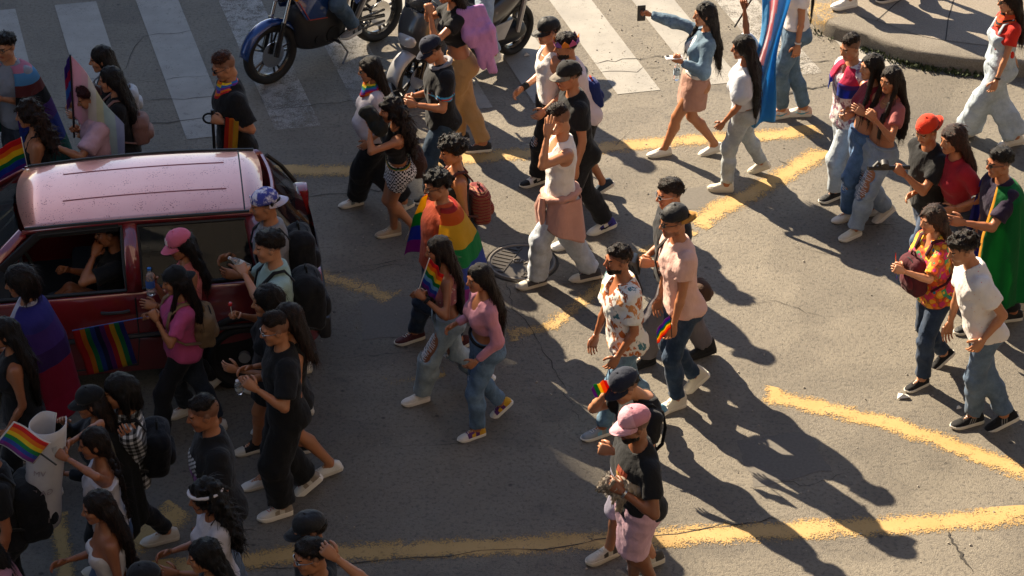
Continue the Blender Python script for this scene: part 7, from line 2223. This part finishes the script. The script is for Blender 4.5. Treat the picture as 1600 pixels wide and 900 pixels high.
p = person('woman in black with bare shoulder and black shorts behind', (447, 492), ((403, 760), (511, 740, 18)), 196, H=1.66, sex='f', tone=1, hp=6, hair=dict(k='long', len=.2), L='d', R='h', top=dict(kind='tank', c='#121317', hem=.05, sl=0), bot=dict(c='#101114', ln=.62, r=(.04, .06, .06)), shoe=WS)
p = person('man in round sunglasses and black outfit with white trainers', (430, 514), ((430, 808), (484, 762, 40)), 197, tone=1, hp=10, hair=dict(k='fade', quiff=.03, t=.012), glasses='steel', L=(400, 608, .26), R=(388, 592, -.02), lh='p', rh='g', top=dict(c='#101114', hem=-.08, inf=.028, sl=.75, sr=.03, n='tunic'), bot=dict(c='#0f1013', r=(.04, .06, .06), ln=1.9), shoe=dict(c='#d8d2c8', acc='#9c8f80', sole='#e4ded4', st=.042, lc='#c4302c'))
make_necklace(p, STEEL, .07, .02, .003)
print_patch(p, lambda i, j: 0 if abs(i - .5) + abs(j - .5) < .3 or (abs(i - .5) < .12 and .1 < j < .9) else None, 5, 7, .06, .12, [fab('#8f8a84')], z0=.42)
g = p.O + p.hands[1][0]
bottle(g + V3(-.01, -.03, -.02), rotx(.5), 'small clear bottle in the round-sunglasses man\'s hands', '#d0d0d4', '#c8ccd0', .8)
p = person('woman in bright pink cap and coral top at the car', (279, 366), ((284, 648), (330, 672)), 203, H=1.6, sex='f', tone=1, hp=20, hair=dict(k='long', len=.25), cap=dict(c='#e0708c', logo='NY', lc='#efe6e6'), L='h', R=(240, 440, -.05), rh='g', top=dict(kind='tank', c='#d0706c', hem=.0, inf=.018, sl=0), bot=J('#1c2634'), shoe=WS)
bottle(p.O + p.hands[1][0] + V3(.0, -.03, -.03), rotx(-.1), 'clear water bottle with blue label at the car door')
p = person('woman in backward black cap and pink tee with flag stick', (272, 426), ((243, 697), (334, 602, 40)), 200, sex='f', tone=1, hp=12, hair=dict(k='long', len=.32, front=[(-1, .2)]), cap=dict(c='#101114', back=True), L=(244, 500, .24), R=(236, 492, .0), lh='g', rh='g', top=dict(c='#d0578c', hem=-.02, inf=.022, sl=.7), bot=dict(c='#121317', r=(.014, .02, .025)), shoe=WS)
backpack(p, 'beige canvas backpack on the pink-tee woman', '#94795a', '#a08464', (.27, .17, .4), (.0, -.2, .28), strap='#94795a')
g = p.O + p.hands[1][0]
stick_flag('rainbow flags hanging from the pink-tee woman\'s long stick', g + V3(.08, 0, .02), g + V3(-.52, -.05, -.08), .38, (.07, -.02, -.36), ['#b8242c', '#c87a1f', '#1d7a4c', '#22408a', '#1c1f4a', '#5a2470', '#a8242c', '#c8a02c', '#1d7a4c', '#22307a'], 'h', .025, .0, pole='#3a5a9a', nw=1.2)
p = person('woman wrapped in purple and crimson flag by the bonnet', (30, 440), None, 192, H=1.64, sex='f', tone=2, hp=10, hc='#140d0c', hair=dict(k='bob', t=.03), L='h', R='h', stride=.1, top=dict(c='#a8a4b4', hem=0), bot=dict(c='#121317'), shoe=WS)
hang_cloth('flag_cape', p, ['#46409c', '#5a3a94', '#4a2a70', '#a81f44', '#b01f48'], -140, 95, -.28, 's', 1.1, folds=5, amp=.02, bounds=[.25, .4, .55, .8, 1], seed=9, flare=.16)
p = person('woman with very long black hair in dark top at left edge', (6, 520), None, 195, H=1.62, sex='f', b=1.08, tone=2, hair=dict(k='long', len=.55, w=.1), L='k', R='h', stride=.12, top=dict(kind='tank', c='#121317', hem=.02, sl=0), bot=dict(c='#101114'), shoe=WS)
p = person('person in black and white checked shirt and black jeans', (184, 595), ((250, 846), (160, 896)), 193, H=1.68, tone=1, hp=10, hair=dict(k='bob', t=.014), L=(204, 684, .2), R='h', Lp=(.6, -1, .2), top=dict(c='#888888', pat='plaid', hem=.02, inf=.02, sl=1.85), bot=dict(c='#121419', r=(.008, .01, .014)), shoe=dict(c='#d3ccc0', sole='#cfc8ba'))
backpack(p, 'dark backpack on the checked-shirt walker', '#121318', None, (.3, .18, .42), (0, -.21, .3))
p = person('woman in dark cap and long striped shawl', (140, 628), None, 195, H=1.62, sex='f', tone=2, hair=dict(k='long', len=.3), cap=dict(c='#0f1013'), L='h', R=(100, 660, -.05), stride=.08, top=dict(c='#15161a', hem=.0, sl=1.8), bot=dict(c='#121317'), shoe=BS)
hang_cloth('shawl', p, ['#2a2a26', '#8a8470', '#2a2a26', '#6a6450', '#2a2a26', '#8a8470', '#2a2a26'], -110, 100, -.25, 't', 1.05, folds=9, amp=.015, bounds=[.2, .22, .45, .47, .7, .73, 1], seed=12)
p = person('woman with two braids in white off-shoulder top with drink', (146, 692), None, 197, H=1.6, sex='f', tone=2, hair=dict(k='braid', len=.5, t=.012), L=(104, 716, .22), R=(112, 690, .0), lh='g', rh='g', stride=.08, top=dict(kind='off', c='#d3cdd0', hem=.1, sl=.5, puff=.03, sr=.03), bot=J('#4a6080'), shoe=WS)
g = p.O + p.hands[0][0]
t = empty('drink_cup', g, 'clear plastic cup of amber drink in raised hand', 'cup')
b_ = MB(); b_.tube([V3(-.03, 0, -.05), V3(-.03, 0, .06)], [.026, .036], 16); b_.build('cup', glassmat('clear_plastic', (.85, .9, .95)), t)
b_ = MB(); b_.tube([V3(-.03, 0, -.046), V3(-.03, 0, .02)], [.0235, .03], 16); b_.build('drink', plain('amber_drink', (.45, .17, .03), .1), t)
g2 = g + V3(-.02, .02, -.06)
stick_flag('rainbow paper flag with white border at left edge', g2 + V3(.12, 0, -.04), g2 + V3(-.09, .0, .02), .01, (-.02, .0, -.02), ['#d8d4d8'], pr=.006)
def paper_flag():
    c = py_(37, 692, p.O[1] - .3)
    t = empty('paper_flag', c, 'square rainbow paper flag on a short stick, tilted', 'flag')
    R_ = roty(math.radians(38))
    X, Z = R_ @ V3(1, 0, 0), R_ @ V3(0, 0, 1); n = V3(0, -1, 0)
    w, h_ = .25, .19
    def Q(a, b, e=0): return X * a * w + Z * b * h_ + n * (e + .012 * math.sin(a * 6))
    P = [[Q(a, b) for b in np.linspace(.55, -.55, 8)] for a in np.linspace(-.54, .54, 8)]
    cloth('paper', P, [fab('#dcd8da')], lambda a, b: 0, t)
    P = [[Q(a, b, .003) for b in np.linspace(.5, -.5, 13)] for a in np.linspace(-.5, .5, 8)]
    cloth('stripes', P, [fab(c_) for c_ in RB], lambda a, b: min(5, int(b * 6 + 1e-6)), t, .001)
    MB().tube([Q(.5, 0, .006), Q(1.0, -.1, .006)], .006, 6).build('stick', BLACKPL, t)
paper_flag()
def poster():
    c = py_(84, 738, p.O[1] - .12)
    t = empty('rolled_poster', c, 'large rolled white poster with handwritten letters', 'poster')
    V, F = [], []; n = 28
    rgp = random.Random(4)
    for i in range(12):
        s = i / 11; z = (.5 - s) * .78
        for j in range(n):
            a = math.radians(60 + 330 * j / (n - 1)); r = .1 + .02 * j / n + .012 * s
            V.append(V3(r * math.cos(a) - .13 * s + .005 * math.sin(3 * a + 7 * s), r * math.sin(a) * .9 + .004 * math.sin(4 * a + 5 * s), z + .02 * math.sin(a)))
    for i in range(11):
        for j in range(n - 1): F.append((i * n + j, i * n + j + 1, (i + 1) * n + j + 1, (i + 1) * n + j))
    o = mesh('sheet', V, F, plain('poster_paper', (.5, .48, .49), .8), t); q = o.modifiers.new('t', 'SOLIDIFY'); q.thickness = .003
    for k_, (w_, z) in enumerate((('VM', .1), ('GA DO', -.05), ('SD', -.11), ('IA TRA', -.28))):
        v, f = text_mesh(w_, .06, .0008); v[:, 0] *= -1; f = [q[::-1] for q in f]
        s = .5 - z / .92; r = .122 + .012 * s
        a = math.radians(265) + v[:, 0] / r
        sv = .5 - (z + v[:, 1]) / .78; vv = np.stack([r * np.cos(a) - .13 * sv, r * np.sin(a) * .9 - .016, z + v[:, 1] + .02 * np.sin(a)], 1)
        mesh('handwriting', vv, f, plain('marker_ink', (.33, .27, .29), .8), o, None, False)
poster()
p = person('woman with long straight hair in white crop top below braids', (152, 792), None, 200, H=1.6, sex='f', tone=2, hair=dict(k='long', len=.5, w=.085), L='k', R='h', stride=.1, top=dict(kind='band', c='#d3ccc8', hem=.27, sl=0, topz=.47), bot=dict(c='#b9a088', ln=.6, r=(.02, .03, .03)), shoe=dict(c='#17181b', sole='#d8d0c0'))
p = person('man in black tee with patterned print and white necklace', (318, 645), None, 197, H=1.76, b=1.12, tone=2, hp=12, hair=dict(k='fade', quiff=.01), L='k', R='d', Lp=(.8, -.8, -.2), stride=.1, top=dict(c='#101114', hem=-.02, inf=.022, sl=.68), bot=J('#5a6a80'), shoe=WS)
make_necklace(p, PEARL, .085, .05, .005)
print_patch(p, lambda i, j: ((int(i * 9) + int(j * 11)) % 2) if j > .4 else (2 if (int(i * 7) + int(j * 5)) % 3 else None), 10, 12, .2, .2, [fab('#d8d8d8'), fab('#1a1a1c'), fab('#9a5aa8')], z0=.41, x0=-.02)
p = person('woman in white headband with long wavy hair and white top', (320, 776), None, 200, H=1.62, sex='f', tone=2, hair=dict(k='curly_long', len=.3, t=.022), L='h', R='h', top=dict(c='#cfcad0', hem=.1, sl=.4), bot=J('#5a748e'), shoe=WS)
make_mask_band(p, '#d8d2d6', .05, .026)
p = person('black-haired woman in black long sleeves below the headband woman', (318, 868), None, 195, H=1.62, sex='f', tone=1, hair=dict(k='long', len=.35, w=.1), L='h', R='d', top=dict(c='#0f1013', hem=.0, sl=1.95, inf=.018), bot=J('#4a6482'), shoe=BS)
p = person('person in plain black cap behind the sunglasses man', (482, 828), None, 197, H=1.7, tone=1, hair='short', cap=dict(c='#17171a', tilt=3), L='d', R='d', top=dict(c='#101114'), bot=J('#2a3444'), shoe=BS)
p = person('man in mirrored sunglasses and black tee at bottom edge', (486, 868), None, 200, H=1.7, tone=1, hair=dict(k='short', t=.008, quiff=.006), glasses='steel', hp=10, L=(525, 872, .1), R='d', lh='p', top=dict(c='#101114'), bot=J('#2a3444'), shoe=BS)
p = person('person in dark cap mostly below the bottom edge', (224, 908), None, 200, H=1.66, tone=2, hair='short', cap=dict(c='#15161a'), top=dict(c='#17181c'), bot=dict(c='#121317'), shoe=BS)
p = person('person with a big dark backpack cut by left edge', (-25, 700), None, 196, H=1.7, tone=2, hair='short', top=dict(c='#121317'), bot=dict(c='#121317'), shoe=WS, stride=.12)
backpack(p, 'big dark backpack at the left edge of the street', '#0f1014', '#14151a', (.34, .22, .5), (.0, -.22, .3))
p = person('person in pale pink flag at the lower left corner', (-38, 842), None, 196, H=1.62, sex='f', tone=2, hair=dict(k='long', len=.3), top=dict(c='#121317'), bot=dict(c='#121317'), shoe=WS)
hang_cloth('flag_cape', p, ['#e0a4b4', '#e8b8c4'], -110, 110, -.3, 's', 1.1, folds=5, amp=.02, seed=15)
